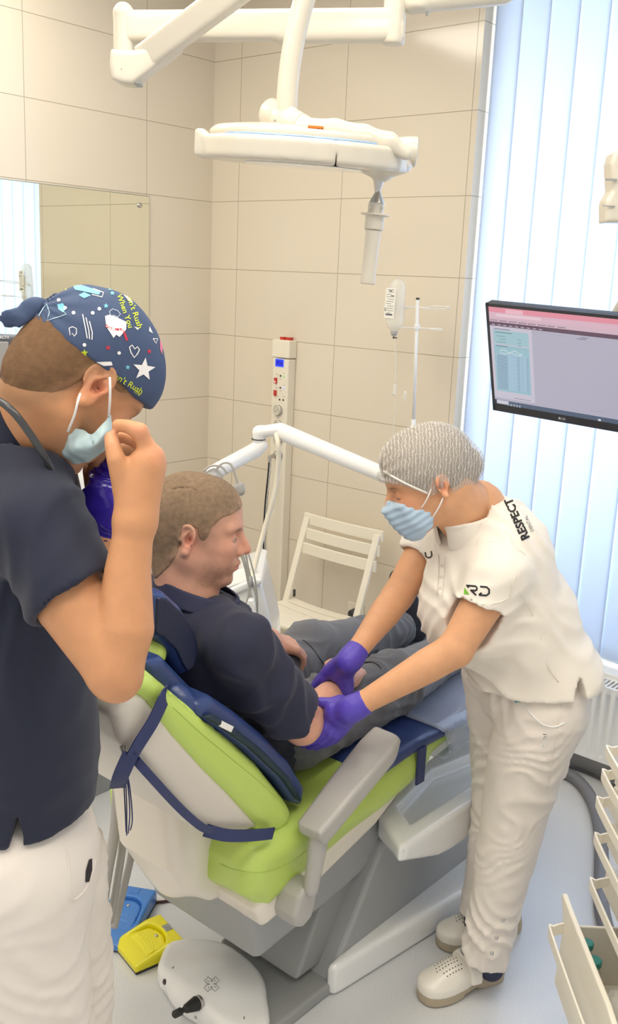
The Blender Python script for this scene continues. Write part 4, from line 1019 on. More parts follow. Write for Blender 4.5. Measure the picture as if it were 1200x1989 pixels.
sh = SUB(sh, cone(le - dl_ * .05, le + dl_ * .06, .046, .058), .002); sh = SUB(sh, cone(re_ - dr_ * .04, re_ + dr_ * .06, .046, .056), .002)
slit = extr([(-.012, 0), (.0, .035), (.012, 0), (.020, -.04), (-.020, -.04)], P(1118, 1335, 2.06), nv(np.array([1, .2, 0])), Z_, NL, .10, .001)
sh = SUB(sh, slit, .001)
ndn = nv(nl(-.02, 0, -.05) - P(905, 1015, 2.14))
vopen = chain([P(893, 1000, 2.12), P(862, 1040, 2.08), P(848, 1075, 2.03)], [.060, .046, .016])
sh = SUB(sh, INT(U(.01, OFF(nneck, .006), vopen), half(P(875, 1060, 2.10), -ndn)), .003)
sho = sdf_obj('polo_shirt', sh, .0052, WPOLO, nur)
# folded collar band
nb = P(900, 1004, 2.135); cax = nv(nl(-.02, 0, -.05) - P(915, 1040, 2.14))
cb = cone(nb - cax * .050, nb + cax * .022, .098, .066)
cb = INT(INT(cb, half(nb + cax * .016, nv(cax - NF * .45)), .003), half(nb - cax * .040, -nv(cax - NF * .30)), .003)
cb = SUB(cb, cone(nb - cax * .055, nb + cax * .045, .0905, .0505), .002)
vcut = extr([(.02, -.006), (.02, .006), (.16, .050), (.16, -.050)], nb - cax * .01, NF, NL, np.cross(NF, NL), .2, .001)
cb = SUB(cb, vcut, .002)
sdf_obj('collar', cb, .0026, WPOLO, sho)
def plate(name, pix, m, parent, th=.003, Yf=None):
    """thin cloth flap spanning the photo points (px, py, Y)"""
    pts = [P(*q) for q in pix]; c = np.mean(pts, 0); u, s, vt = np.linalg.svd(np.array(pts) - c); x, y, z = vt[0], vt[1], vt[2]
    return sdf_obj(name, extr([((p - c) @ x, (p - c) @ y) for p in pts], c, x, y, z, th + .004, .003), .003, m, parent)
# trousers
hipd = U(.05, ell(pelvis - Z_ * .05, (.105, .140, .10), axes(NF, (0, 0, 1))), ell(pelvis + Z_ * .035, (.100, .135, .085), axes(NF, (0, 0, 1))), ell(P(1056, 1335, 2.2), (.060, .11, .085), axes(NF, (0, 0, 1))))
th1 = U(.03, schain([nl_hip - Z_ * .07 - NL * .012, P(1030, 1450, 2.12), P(1003, 1560, 2.12), P(985, 1650, 2.12), P(963, 1750, 2.12), P(940, 1862, 2.13)], [.094, .094, .080, .072, .062, .056], 4))
th2 = U(.03, schain([nr_hip - Z_ * .03, P(985, 1450, 2.30), P(975, 1560, 2.31), P(962, 1640, 2.31), P(946, 1725, 2.31), P(922, 1812, 2.31)], [.104, .092, .078, .070, .062, .058], 4))
tr2 = U(.012, U(.02, hipd, th1), th2)
def tf2(p):
    z = p[:, 2]; return folds(p, np.array([.75, 0, .8]), .070, .011, 1.7, 6.) * np.clip(1.3 - z, .3, 1) + folds(p, np.array([-.5, .2, .8]), .036, .006, 1.5, 12.) + .0010 * vnoise(p, 30.)
tr2 = DISP(tr2, tf2, .022)
tr2 = INT(tr2, half(P(936, 1860, 2.13), nv(np.array([-.22, 0, -1.0]))), .003)
tr2 = SUB(tr2, cone(P(936, 1868, 2.13), P(936, 1868, 2.13) + Z_ * .05, .046, .040), .002)
tno = sdf_obj('work_trousers', tr2, .0055, WTROU, nur)
q = ray_surface(tno, [(1003, 1340), (1006, 1352), (1018, 1368), (1036, 1392), (1056, 1408), (1078, 1412), (1096, 1404)], .0005)
if len(q) > 3: tube('pocket_piping', q, .0022, M['white_paint'], tno, 6, 4)
q = ray_surface(tno, [(1090, 1370), (1082, 1412), (1072, 1470), (1064, 1530)], .0002)
if len(q) > 3: tube('side_seam', q, .0012, WTROU, tno, 6, 4)
tdir2 = np.array([0, 1., 0])
def cam_decal(name, shapes, target, px, py, m, parent, rot=0., off=.0012, sub=.006):
    """print on the cloth, projected square on at the photo point"""
    d = nv(ray(px, py)); up = np.array([0, 0, 1.]); x = nv(np.cross(d, up)); y = np.cross(x, d); ca, sa = math.cos(rot), math.sin(rot)
    xd = x * ca + y * sa; tr = bvh_of(target); h = tr.ray_cast(Vector((0, 0, EYE)), Vector(d))
    if h[0] is None: return None
    o = np.array(h[0]) - d * .25
    return decal(name, shapes, target, o, d, xd, m, parent, off, sub)
PRINT = attr_mat('printed_ink', rough=.6)
BLK = (28, 26, 28)
sx = [poly_shape([(-.0020, -.006), (.0085, .007), (.0085, -.006)], (104, 176, 44))]
cam_decal('pocket_lining', [poly_shape([(-.006, -.016), (-.0075, 0), (-.004, .014), (.002, .016), (.005, .008), (.006, -.012)], (46, 150, 168))], tno, 1007, 1352, PRINT, tno)
cam_decal('brand_tab', [poly_shape([(-.0045, -.016), (.0045, -.016), (.0045, .016), (-.0045, .016)], (225, 222, 218)), poly_shape([(-.0045, .0145), (.0045, .0145), (.0045, .016), (-.0045, .016)], (30, 30, 30)), text2d('CANK', .0085, (50, 50, 50), .0002, ang=-PI / 2)], tno, 1057, 1440, PRINT, tno)
for px, py in ((976, 1787), (964, 1822), (955, 1852)):
    q = ray_surface(tno, [(px, py)], 0)
    if q: lathe_obj('snap_button', q[0] + np.array([0, .002, 0]), np.array([-.1, -1, .3]), [(0, .0052), (.003, .0052), (.004, .004), (.0045, .002)], M['steel'], tno, 16)
# logo letters on the sleeve: angular R and D with a green wedge
K_ = .0032
logo = [poly_shape([(-.0235, -.0085), (-.0235, .004), (-.0135, -.0085)], (112, 182, 48)),
        stroke([(-.0205, .0075), (-.0035, .0075), (-.0008, .0048), (-.0008, .0018), (-.0035, -.0005), (-.0125, -.0005)], K_, BLK),
        stroke([(-.0110, -.0005), (-.0015, -.0088)], K_, BLK), stroke([(-.0165, .0075), (-.0165, .0035)], K_, BLK),
        stroke([(.0045, .0075), (.0165, .0075), (.0212, .0035), (.0212, -.0035), (.0165, -.0078), (.0035, -.0078)], K_, BLK),
        stroke([(.0035, -.0078), (.0080, -.0035)], K_, BLK)]
cam_decal('sleeve_logo', [([(a * 1.15, b * 1.15) for a, b in v_], f_, c_) for v_, f_, c_ in logo], sho, 927, 1147, PRINT, sho, rot=.02)
cam_decal('chest_logo', [stroke([(-.008, .007), (.002, .007), (.006, .003), (.006, -.003), (.002, -.007), (-.008, -.007)], .003, BLK), text2d('ental', .007, BLK, .0001, ox=.0, oy=-.017)], sho, 833, 1078, PRINT, sho, rot=-1.35)
cam_decal('back_print', [text2d('RESPECT', .025, BLK, .0009), text2d('DENTAL', .010, (120, 118, 112), .0, ox=-.02, oy=-.019)], sho, 1004, 1008, PRINT, sho, rot=2.08)
cam_decal('placket', [stroke([(-.003, .045), (0, .015), (.001, -.02), (.0, -.048)], .0016, (206, 196, 184)), stroke([(.012, .040), (.013, 0), (.012, -.050)], .0012, (210, 200, 188))] + [disc2(.006, .02 - .025 * k, .0035, (214, 206, 196)) for k in range(3)], sho, 852, 1115, PRINT, sho)
for pix, nm in (([(922, 990), (930, 1040), (925, 1060), (960, 1052), (1008, 1068), (1022, 1085), (1000, 1120), (990, 1160)], 'shoulder_seam'), ([(875, 1164), (900, 1172), (935, 1174), (970, 1170), (988, 1160)], 'cuff_seam'), ([(1010, 1150), (1035, 1195), (1050, 1240), (1062, 1290), (1085, 1325)], 'side_seam')):
    q = ray_surface(sho, pix, .0002)
    if len(q) > 3: tube(nm, q, .0011, WPOLO, sho, 6, 4)
# hair gathered in a bun, under the net
HAIRN = mat('brown_streaked_hair', (128, 108, 88), .55, bump=.9, bscale=300, var=.35, vscale=45)
bun = P(902, 908, 2.10)
nsk = TR(U(.03, ell((-.014, 0, .038), (.103, .082, .092)), ell((.030, 0, .044), (.070, .068, .074))), no_, NR, NS)
nhl = [(.12, .052), (.098, .058), (.085, .15), (-.3, .2), (-.3, -.14), (-.06, -.085), (-.032, -.030), (-.026, .010), (-.004, .026), (.014, .006), (.022, -.006), (.040, .014), (.070, .036)]
nreg = TR(extr(nhl, (0, 0, 0), np.array([1., 0, 0]), np.array([0, 0, 1.]), np.array([0, 1., 0]), .3, .004), no_, NR, NS)
hairn = U(.008, INT(nsk, nreg, .006), ell(bun, (.037, .043, .047), axes((1, 0, -.3), (0, 0, 1))))
hairn = DISP(hairn, lambda p: .0018 * vnoise(p * np.array([1, 1, 2.2]), 60.), .003)
ho = sdf_obj('hair', hairn, .0035, HAIRN, nur)
def net_mat():
    m, nt, b = new_mat('white_hairnet'); N = nt.nodes; K = nt.links
    b.inputs['Base Color'].default_value = tuple(lin((238, 234, 226))) + (1,); b.inputs['Roughness'].default_value = .6
    tc = N.new('ShaderNodeTexCoord'); mp = N.new('ShaderNodeMapping'); K.new(tc.outputs['Object'], mp.inputs[0])
    w1 = N.new('ShaderNodeTexWave'); w1.inputs['Scale'].default_value = 44; w1.inputs['Distortion'].default_value = 5; w1.inputs['Detail'].default_value = 3; w1.inputs['Detail Scale'].default_value = 2.2; w1.bands_direction = 'X'
    w2 = N.new('ShaderNodeTexWave'); w2.inputs['Scale'].default_value = 150; w2.inputs['Distortion'].default_value = 7; w2.inputs['Detail'].default_value = 2; w2.bands_direction = 'Z'
    K.new(mp.outputs[0], w1.inputs[0]); K.new(mp.outputs[0], w2.inputs[0])
    n = N.new('ShaderNodeTexNoise'); n.inputs['Scale'].default_value = 30; K.new(mp.outputs[0], n.inputs[0])
    a = N.new('ShaderNodeMath'); a.operation = 'POWER'; K.new(w1.outputs['Fac'], a.inputs[0]); a.inputs[1].default_value = 4
    c = N.new('ShaderNodeMath'); c.operation = 'POWER'; K.new(w2.outputs['Fac'], c.inputs[0]); c.inputs[1].default_value = 5
    s = N.new('ShaderNodeMath'); s.operation = 'MAXIMUM'; K.new(a.outputs[0], s.inputs[0]); K.new(c.outputs[0], s.inputs[1])
    mr = N.new('ShaderNodeMapRange'); mr.inputs[3].default_value = .22; mr.inputs[4].default_value = .68; K.new(s.outputs[0], mr.inputs[0]); K.new(mr.outputs[0], b.inputs['Alpha'])
    bp = N.new('ShaderNodeBump'); bp.inputs['Strength'].default_value = .6; bp.inputs['Distance'].default_value = .003; K.new(s.outputs[0], bp.inputs['Height']); K.new(bp.outputs[0], b.inputs['Normal'])
    return m
NETM = net_mat()
gpt = nl(.108, .0, .055)
def pleat(p):
    q = p - gpt; r = np.linalg.norm(q, axis=1) + 1e-6; a = np.arctan2(q @ NR[1], q @ NR[2]); return .0022 * np.sin(a * 15) * np.clip(.14 - r, 0, .14) / .14
netreg = TR(extr([(x * 1.02, z - .006) for x, z in nhl[:7]] + [(-.028, -.006), (0, -.018), (.022, -.016), (.040, .006), (.070, .028)], (0, 0, 0), np.array([1., 0, 0]), np.array([0, 0, 1.]), np.array([0, 1., 0]), .3, .004), no_, NR, NS)
nsk2 = U(.014, INT(OFF(nsk, .0055), netreg, .004), OFF(ell(bun + Z_ * .002, (.037, .043, .047), axes((1, 0, -.3), (0, 0, 1))), .005))
nsk2 = DISP(nsk2, pleat, .004); nsk2 = U(.004, nsk2, ball(gpt - NR[0] * .004, .010))
nto = sdf_obj('hairnet', nsk2, .003, NETM, nur)
q = ray_surface(nto, [(728, 900), (745, 915), (770, 930), (800, 945), (830, 958), (848, 965)], .0005)
if len(q) > 3: tube('elastic_hem', q, .0026, mat('white_elastic', (226, 220, 210), .7), nto, 6, 4)
# mask
def mask_on(o, R, prof, hw, m, parent, hN, name='face_mask', r=.03):
    """pleated mask: profile polygon in the side plane of the head, rounded across"""
    s = extr(prof, (0, 0, 0), np.array([1., 0, 0]), np.array([0, 0, 1.]), np.array([0, 1., 0]), hw, r)
    s = INT(s, U(.02, OFF(hN, .007), ell((.075, 0, -.055), (.048, .045, .055))), .008)
    s = DISP(s, lambda p: .0016 * np.sin((p[:, 2] + p[:, 0] * .25) / .017 * 2 * PI), .002)
    return sdf_obj(name, TR(s, o, R, NS), .0028, m, parent)
mk_prof = [(.134, -.026), (.108, -.006), (.070, -.018), (.036, -.040), (.022, -.052), (.024, -.076), (.040, -.098), (.066, -.116), (.092, -.118), (.106, -.098), (.124, -.060)]
mso = mask_on(no_, NR, mk_prof, .062, MASKB, nur, headN, r=.016)
for a, b in (((.046, .061, -.036), (.012, .079, .004)), ((.030, .064, -.066), (-.012, .082, -.018))):
    tube('ear_loop', [nl(*a), (nl(*a) + nl(*b)) / 2 + NR[1] * .008, nl(*b)], .0016, M['white_paint'], mso, 6, 5)
# clogs
CLOG = mat('white_clog_leather', (236, 230, 218), .3, coat=.2); SOLEB = mat('tan_clog_sole', (176, 162, 138), .6); HOLE = mat('dark_hole', (70, 62, 56), .8); SOCK = mat('navy_sock', (48, 52, 74), .8)
def clog(toe, heel, mir):
    t = nv(heel * 1. - toe) * -1; t[2] = 0; t = nv(t); w_ = np.cross(Z_, t); c = heel; R = np.array([t, w_, Z_]); L_ = np.linalg.norm((toe - heel)[:2])
    out = [(-.004, .0), (.004, .024), (.03, .031), (.09, .030), (.15, .042), (.20, .047), (.245, .036), (.262, .008), (.255, -.022), (.225, -.042), (.17, -.044), (.10, -.034), (.04, -.031), (.006, -.024)]
    out = [(x * L_ / .262, y * mir) for x, y in out]; oc = [tuple(q) for q in catmull([np.array(q) for q in out], 4, True)]
    if mir < 0: oc = oc[::-1]
    sole = extr(oc, c + Z_ * .016, t, w_, Z_, .014, .005); sole = U(.01, sole, extr([(x, y) for x, y in oc if x < .075] , c + Z_ * .026, t, w_, Z_, .026, .006))
    sole = SUB(sole, extr([(.08, -.1), (.09, .1), (.14, .1), (.13, -.1)], c + Z_ * 0, t, w_, Z_, .010, .004), .006)
    cl = empty  # noqa
    bodyc = U(.03, ell(c + t * (L_ * .70) + Z_ * .030, (.085, .046, .038), R), ell(c + t * (L_ * .52) + Z_ * .045, (.08, .040, .044), R), ell(c + t * (L_ * .84) + Z_ * .026, (.042, .042, .030), R))
    rimb = extr(oc, c + Z_ * .036, t, w_, Z_, .012, .006, grow=-.002)
    bodyc = INT(U(.012, bodyc, rimb), OFF(extr(oc, c + Z_ * .07, t, w_, Z_, .08, .01), .001), .006)
    bodyc = INT(bodyc, half(c + Z_ * .027, -Z_), .001)
    cut = U(.02, cone(c + t * .06 + Z_ * .085, c + t * .10 + Z_ * .16, .048, .050), cone(c + t * .02 + Z_ * .085, c - t * .05 + Z_ * .07, .036, .036))
    bodyc = SUB(bodyc, cut, .006)
    r_ = sdf_obj('clog', bodyc, .0032, CLOG, nur); sdf_obj('clog_sole', sole, .0035, SOLEB, r_)
    sn = chain([c + t * .115 + w_ * -.045 + Z_ * .050, c + t * .118 + w_ * -.030 + Z_ * .083, c + t * .122 + Z_ * .098, c + t * .118 + w_ * .030 + Z_ * .083, c + t * .115 + w_ * .045 + Z_ * .050], [.014] * 5)
    stp = INT(OFF(U(.03, ell(c + t * (L_ * .52) + Z_ * .045, (.08, .040, .044), R), ell(c + t * .08 + Z_ * .05, (.06, .044, .045), R)), .005), extr([(-.016, -.2), (.014, -.2), (.016, .2), (-.014, .2)], c + t * .108, t, w_, Z_, .2, .002), .002)
    sdf_obj('clog_strap', SUB(INT(stp, half(c + Z_ * .04, -Z_), .002), cut, .003), .003, CLOG, r_)
    tr = bvh_of(r_); bmh = bmesh.new(); k = 0
    for row, (yy, n_) in enumerate(((-.026, 6), (-.018, 7), (-.006, 8), (.004, 8), (.016, 7), (.025, 6))):
        for i in range(n_):
            x = L_ * .56 + i * .0085 + (.004 if row % 2 else 0); h = tr.ray_cast(Vector(c + t * x + w_ * yy + Z_ * .2), Vector((0, 0, -1)))
            if h[0] is None: continue
            n = np.array(h[1]); n = n if n[2] > 0 else -n; lathe(bmh, np.array(h[0]) - n * .0008, n, [(0, .0018), (.0011, .0018)], 8); k += 1
    bm_obj('clog_perforations', bmh, HOLE, r_)
    return r_
clog(F(808, 1962, .0) + np.array([.01, .03, 0]), F(970, 1900, .0) + np.array([0, .015, 0]), 1)
clog(F(846, 1856, 0) + np.array([.01, .03, 0]), F(846, 1856, 0) + np.array([.245, .135, 0]), -1)
sdf_obj('sock', U(.02, cone(P(952, 1880, 2.155), P(940, 1850, 2.14), .030, .036), ball(P(956, 1882, 2.165), .025)), .004, SOCK, nur)
sdf_obj('sock', U(.02, cone(ak2 - Z_ * .05, ak2, .034, .038), ball(ak2 - Z_ * .06, .034)), .004, SOCK, nur)
# ================================================================== DOCTOR
doc = empty('person', P(60, 1500, 1.5) * np.array([1, 1, 0]), 'standing man in navy polo, white trousers and patterned cap, pinching his mask', 'person')
DS = 1.0; df = nv(np.array([.56, .45, -.70])); DR = axes(df, (.56, .38, .72))
do_ = P(186, 748, 1.41) - DR.T @ np.array([-.012, -.078, 0]) * DS
dlc = lambda x, y, z: do_ + DR.T @ np.array([x, y, z]) * DS
headD = head_sd(nose=1.0, jaw=1.0, mouth=False, ears=(1.15, 1.15))
dhead = TR(headD, do_, DR, DS)
DF = nv((.96, .28, 0)); DL = nv((-.28, .96, 0))       # body facing, his left
dneck = U(.03, cone(dlc(-.035, 0, -.045), P(70, 880, 1.50), .060, .062), cone(dlc(-.06, 0, .0), P(45, 860, 1.50), .047, .055))
ds_r = P(72, 1020, 1.37); de_r = P(222, 1302, 1.285); dw_r = P(262, 1010, 1.33)
ds_l = P(85, 1000, 1.66)
upd = nv(de_r - ds_r)
darm = U(.015, chain([ds_r, ds_r * .5 + de_r * .5 + np.array([-.004, 0, -.006]), de_r * .97 + ds_r * .03], [.060, .054, .041]))
dfor = chain([de_r + np.array([.0, 0, .0]), de_r * .72 + dw_r * .28 + np.array([.006, 0, 0]), de_r * .35 + dw_r * .65, dw_r], [.038, .042, .033, .0265])
darm = U(.012, darm, dfor, ball(de_r + np.array([.004, -.002, -.012]), .034))
Yh = 1.34
H_ = lambda px, py, dy=0.: P(px, py, Yh + dy)
palm = U(.013, cone(dw_r, H_(251, 926, .01), .026, .016), cone(dw_r, H_(268, 904, .0), .027, .017), cone(dw_r, H_(288, 888, .0), .027, .018), cone(dw_r + np.array([.004, 0, 0]), H_(300, 900, .012), .024, .0165), cone(H_(262, 960), H_(288, 905), .026, .020))
idx = chain([H_(296, 888, .004), H_(270, 838, -.002), H_(247, 828, .002), H_(229, 826, .01)], [.0138, .0112, .0098, .0088])
mid = chain([H_(298, 892, .022), H_(266, 856, .030), H_(247, 850, .034), H_(232, 848, .032)], [.0135, .0110, .0098, .0088])
rng_ = chain([H_(298, 896, .042), H_(262, 872, .055), H_(244, 868, .058)], [.0128, .0105, .0092])
pky = chain([H_(294, 905, .058), H_(264, 888, .070), H_(250, 882, .072)], [.0115, .0095, .0082])
thb = chain([H_(246, 944, -.004), H_(226, 893, -.012), H_(219, 868, -.006), H_(216, 851, .004)], [.0205, .0135, .0112, .0098])
dhand = U(.006, palm, U(.001, idx, mid, rng_, pky)); dhand = U(.007, dhand, thb)
for px, py, dy in ((289, 876, -.012),): pass
dhand = U(.006, dhand, ball(H_(300, 884, .004), .0125), ball(H_(271, 838, -.003), .0118))
# left arm behind: forearm, hand holding the glove and the mask edge
lw = P(188, 1050, 1.60); lh = P(196, 895, 1.56)
dforl = chain([P(150, 1150, 1.66), lw, P(196, 990, 1.58)], [.042, .030, .026])
handl = U(.012, cone(P(198, 985, 1.575), P(192, 915, 1.56), .024, .026), cone(P(200, 980, 1.59), P(212, 910, 1.59), .024, .022),
          chain([P(190, 905, 1.55), P(205, 872, 1.52), P(222, 852, 1.49)], [.0135, .0115, .0095]), chain([P(198, 900, 1.575), P(218, 868, 1.545), P(234, 846, 1.51)], [.013, .0108, .009]),
          chain([P(186, 912, 1.53), P(190, 885, 1.50), P(206, 862, 1.47)], [.0145, .012, .0105]), chain([P(215, 905, 1.59), P(236, 880, 1.56), P(243, 820, 1.50)], [.0125, .0105, .0088]))
def d_col(v):
    q = (v - do_) @ DR.T / DS; c = np.tile(lin((205, 148, 106)), (len(v), 1)); inh = (np.abs(q) < np.array([.16, .12, .16])).all(1)
    c = blend(c, lin((214, 132, 104)), inh * .65 * gauss(q, (-.012, -.085, .0), .024)); c = blend(c, lin((208, 140, 112)), inh * .35 * gauss(q, (.07, -.05, -.02), .035))
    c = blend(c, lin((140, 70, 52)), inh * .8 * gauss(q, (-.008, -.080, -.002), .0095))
    t = q - np.array([.090, 0, .022]); br = np.exp(-(t[:, 2] / .0050) ** 2 - (t[:, 0] / .022) ** 2) * (np.abs(q[:, 1]) > .010)
    c = blend(c, lin((118, 84, 60)), inh * br * .8)
    st = np.clip((-.035 - q[:, 2]) / .02, 0, 1) * np.clip((q[:, 0] - .0) / .02, 0, 1) * np.clip((q[:, 2] + .12) / .012, 0, 1); c = blend(c, lin((160, 124, 100)), inh * st * .35)
    c = blend(c, lin((150, 116, 86)), inh * .55 * np.clip(1 - (dhr.f(v) + .006 * vnoise(v, 60.)) / .014, 0, 1))
    for a in (H_(302, 882, -.006), H_(272, 836, -.012), H_(215, 848, .0)): c = blend(c, lin((226, 150, 122)), .5 * gauss(v, a, .014))
    return c
dcore = U(.04, chain([P(35, 930, 1.52), P(20, 1100, 1.52), P(5, 1400, 1.50), P(35, 1640, 1.50)], [.07, .10, .10, .08]))
dlegs = U(.03, chain([P(60, 1700, 1.44), P(80, 2300, 1.46), P(60, 3150, 1.48)], [.075, .05, .036]), chain([P(110, 1700, 1.58), P(120, 2250, 1.60), P(90, 2950, 1.62)], [.075, .05, .036])) if False else None
dhip_r = P(35, 1690, 1.43); dhip_l = P(85, 1680, 1.58)
foot_r = np.array([dhip_r[0] + .02, dhip_r[1] + .03, .07]); foot_l = np.array([dhip_l[0] + .03, dhip_l[1] + .04, .07])
kr_ = dhip_r * .47 + foot_r * .53 + np.array([.02, 0, 0]); kl_ = dhip_l * .47 + foot_l * .53 + np.array([.02, 0, 0])
dlegs = U(.03, chain([dhip_r, kr_, foot_r], [.075, .05, .036]), chain([dhip_l, kl_, foot_l], [.075, .05, .036]), cone(foot_r, foot_r + DF * .16 - Z_ * .035, .03, .028), cone(foot_l, foot_l + DF * .16 - Z_ * .035, .03, .028))
dnb = P(62, 895, 1.50)
dhl = [(.060, .12), (-.2, .12), (-.2, -.095), (-.060, -.090), (-.040, -.055), (-.028, -.010), (-.020, .020), (-.006, .028), (.010, .014), (.030, .018), (.050, .04)]
dhr = TR(extr(dhl, (0, 0, 0), np.array([1., 0, 0]), np.array([0, 0, 1.]), np.array([0, 1., 0]), .2, .004), do_, DR, DS)
def soft_hair(reg, c_hair, c_skin, o):
    def g(v):
        d = reg.f(v) + .005 * vnoise(v, 70.); c = np.tile(lin(c_hair), (len(v), 1)); return blend(c, lin(c_skin), .75 * np.clip(1 + d / .020, 0, 1) + .10 * vnoise(v, 110.))
    return g
sdf_multi('body', [(INT(U(.02, dhead, dneck), half(dnb - Z_ * .06, -Z_), .002), .0027), (U(.01, darm, dhand), .0028), (U(.01, dforl, handl), .0034), (U(.03, dcore, dlegs, cone(ds_l, P(150, 1150, 1.66), .05, .04)), .015)], SKIN, doc, d_col)
# cropped hair below the cap
dsk = TR(U(.03, ell((-.016, 0, .036), (.0998, .0782, .0895)), ell((.030, 0, .040), (.0632, .0645, .0712)), ell((-.055, 0, -.022), (.056, .064, .066))), do_, DR, DS)
HAIRD = attr_mat('short_brown_hair', .75, bump=1.0, bscale=700, var=.14, vscale=120, spec=.2)
sdf_obj('hair', DISP(INT(OFF(dsk, .001), dhr, .008), lambda p: .0008 * vnoise(p, 220.), .001), .003, HAIRD, doc, color=soft_hair(dhr, (122, 92, 66), (176, 138, 104), do_))
# surgical cap
CAPM = mat('navy_cap_cotton', (64, 80, 112), .8, bump=.3, bscale=900, var=.06, vscale=20)
csk = TR(U(.03, ell((-.012, 0, .046), (.108, .086, .101)), ell((.036, 0, .050), (.073, .071, .076))), do_, DR, DS)
e1 = V  # noqa
creg_pts = [(345, 820), (268, 776), (222, 735), (180, 700), (140, 672), (100, 640), (66, 600), (72, 583), (95, 572), (118, 560), (150, 520), (330, 500), (340, 700)]
cpr = []
for px, py in creg_pts:
    r = ray(px, py); n = DR[1]; t = ((do_ - np.array([0, 0, EYE])) @ n - .08) / (r @ n); p = r * t + np.array([0, 0, EYE]); q = (p - do_) @ DR.T / DS; cpr.append((q[0], q[2]))
creg = TR(extr(cpr, (0, 0, 0), np.array([1., 0, 0]), np.array([0, 0, 1.]), np.array([0, 1., 0]), .3, .003), do_, DR, DS)
knot = P(84, 590, 1.46)
def capf(p):
    r = np.linalg.norm(p - knot, axis=1); q = (p - knot); a = np.arctan2(q @ Z_, q[:, 0]); return .0028 * np.sin(a * 16) * np.clip(1 - r / .11, 0, 1) + .0012 * vnoise(p, 18.)
cap = DISP(INT(csk, creg, .004), capf, .004)
capo = sdf_obj('surgical_cap', cap, .003, CAPM, doc)
tie = U(.006, flat_cone(P(80, 590, 1.45), P(55, 598, 1.44), .009, .012, (0, 1, 0), 1.8), flat_cone(P(52, 600, 1.44), P(18, 620, 1.43), .007, .013, (0, 1, .4), 2.6), flat_cone(P(66, 600, 1.44), P(40, 624, 1.43), .010, .008, (0, 1, 0), 2.0), ball(P(66, 594, 1.45), .0125))
tie = DISP(tie, lambda p: folds(p, np.array([.3, 0, 1.]), .010, .005, .8, 26.), .006)
sdf_obj('cap_tie', tie, .003, CAPM, capo)
WHT = (236, 234, 232); YEL = (206, 222, 60); CY = (120, 196, 222); RED = (190, 50, 70)
def px2(px, py): return ((px - 190) * .00078, -(py - 660) * .00078)
def pp(l): return [px2(*q) for q in l]
shp = []
def stx(px, py, r, c, **k): x, y = px2(px, py); shp.append(star(x, y, r, c, **k))
def dcx(px, py, r, c): x, y = px2(px, py); shp.append(disc2(x, y, r, c))
for px, py in ((147, 613), (132, 604), (166, 670), (228, 683), (181, 612), (120, 590), (193, 604)): dcx(px, py, .0026, WHT)
for px, py in ((180, 553), (130, 566), (166, 684)): stx(px, py, .0052, YEL)
for px, py in ((244, 709), (205, 598), (213, 564), (217, 573)): stx(px, py, .0040, CY)
for px, py in ((208, 674), (285, 679)): stx(px, py, .0042, RED)
stx(275, 713, .0175, WHT, inner=.42, ang=1.45)
for dx in (0, 6, 12): shp.append(stroke(pp([(163 + dx, 615 + dx), (168 + dx, 640 + dx * .6), (171 + dx * .7, 658 + dx * .2)]), .0014, WHT))
shp.append(stroke(pp([(247, 672), (252, 668), (257, 675), (262, 671), (266, 676), (262, 684), (256, 691), (250, 682), (247, 672)]), .0016, WHT))
shp.append(stroke(pp([(139, 641), (145, 638), (152, 641), (152, 650), (148, 655), (145, 650), (141, 654), (139, 641)]), .0012, WHT))
shp.append(stroke(pp([(211, 608), (217, 603), (226, 606), (231, 612), (226, 618), (219, 615), (213, 616), (211, 608)]), .0012, (170, 180, 200)))
# a plain white tooth with a red band
shp.append(poly_shape(pp([(203, 617), (211, 614), (226, 619), (242, 626), (241, 640), (229, 654), (223, 650), (218, 656), (211, 645), (205, 636)]), WHT))
shp.append(stroke(pp([(204, 634), (218, 641), (236, 640), (239, 650), (243, 660)]), .0034, RED))
shp.append(poly_shape(pp([(118, 598), (128, 596), (134, 606), (128, 613), (120, 608)]), CY)); shp.append(stroke(pp([(84, 620), (92, 606), (98, 598), (104, 612), (100, 628), (118, 622), (134, 616), (124, 606)]), .0012, (170, 200, 214)))
shp.append(poly_shape(pp([(143, 562), (160, 560), (180, 566), (196, 571), (192, 578), (172, 574), (150, 570)]), CY)); shp.append(stroke(pp([(182, 566), (201, 573), (198, 582), (180, 578)]), .0012, WHT))
shp.append(poly_shape(pp([(156, 580), (166, 574), (178, 580), (166, 586)]), CY))
shp.append(poly_shape(pp([(159, 549), (178, 547), (190, 550), (184, 553), (164, 552)]), WHT)); shp.append(poly_shape(pp([(238, 574), (246, 577), (256, 588), (248, 586)]), WHT))
shp.append(poly_shape(pp([(287, 632), (293, 645), (285, 641)]), WHT)); shp.append(stroke(pp([(293, 655), (303, 655), (299, 664), (293, 655)]), .0012, WHT)); shp.append(poly_shape(pp([(187, 700), (214, 699), (216, 706), (200, 707)]), WHT))
shp.append(poly_shape(pp([(308, 655), (313, 670), (311, 685), (307, 675)]), (214, 120, 150))); shp.append(poly_shape(pp([(256, 634), (266, 636), (263, 640)]), WHT))
x, y = px2(241, 598); shp.append(text2d('Don\'t Rush', .0125, YEL, .0001, x + .012, y - .003, -1.25)); shp.append(text2d('When You', .0115, YEL, .0001, x - .001, y - .006, -1.25))
x, y = px2(241, 737); shp.append(text2d('Don\'t Rush', .0125, YEL, .0001, x, y, -.55)); x, y = px2(263, 757); shp.append(text2d('me', .009, YEL, 0, x, y, -.6))
dd = nv(ray(190, 660)); xx = nv(np.cross(dd, Z_))
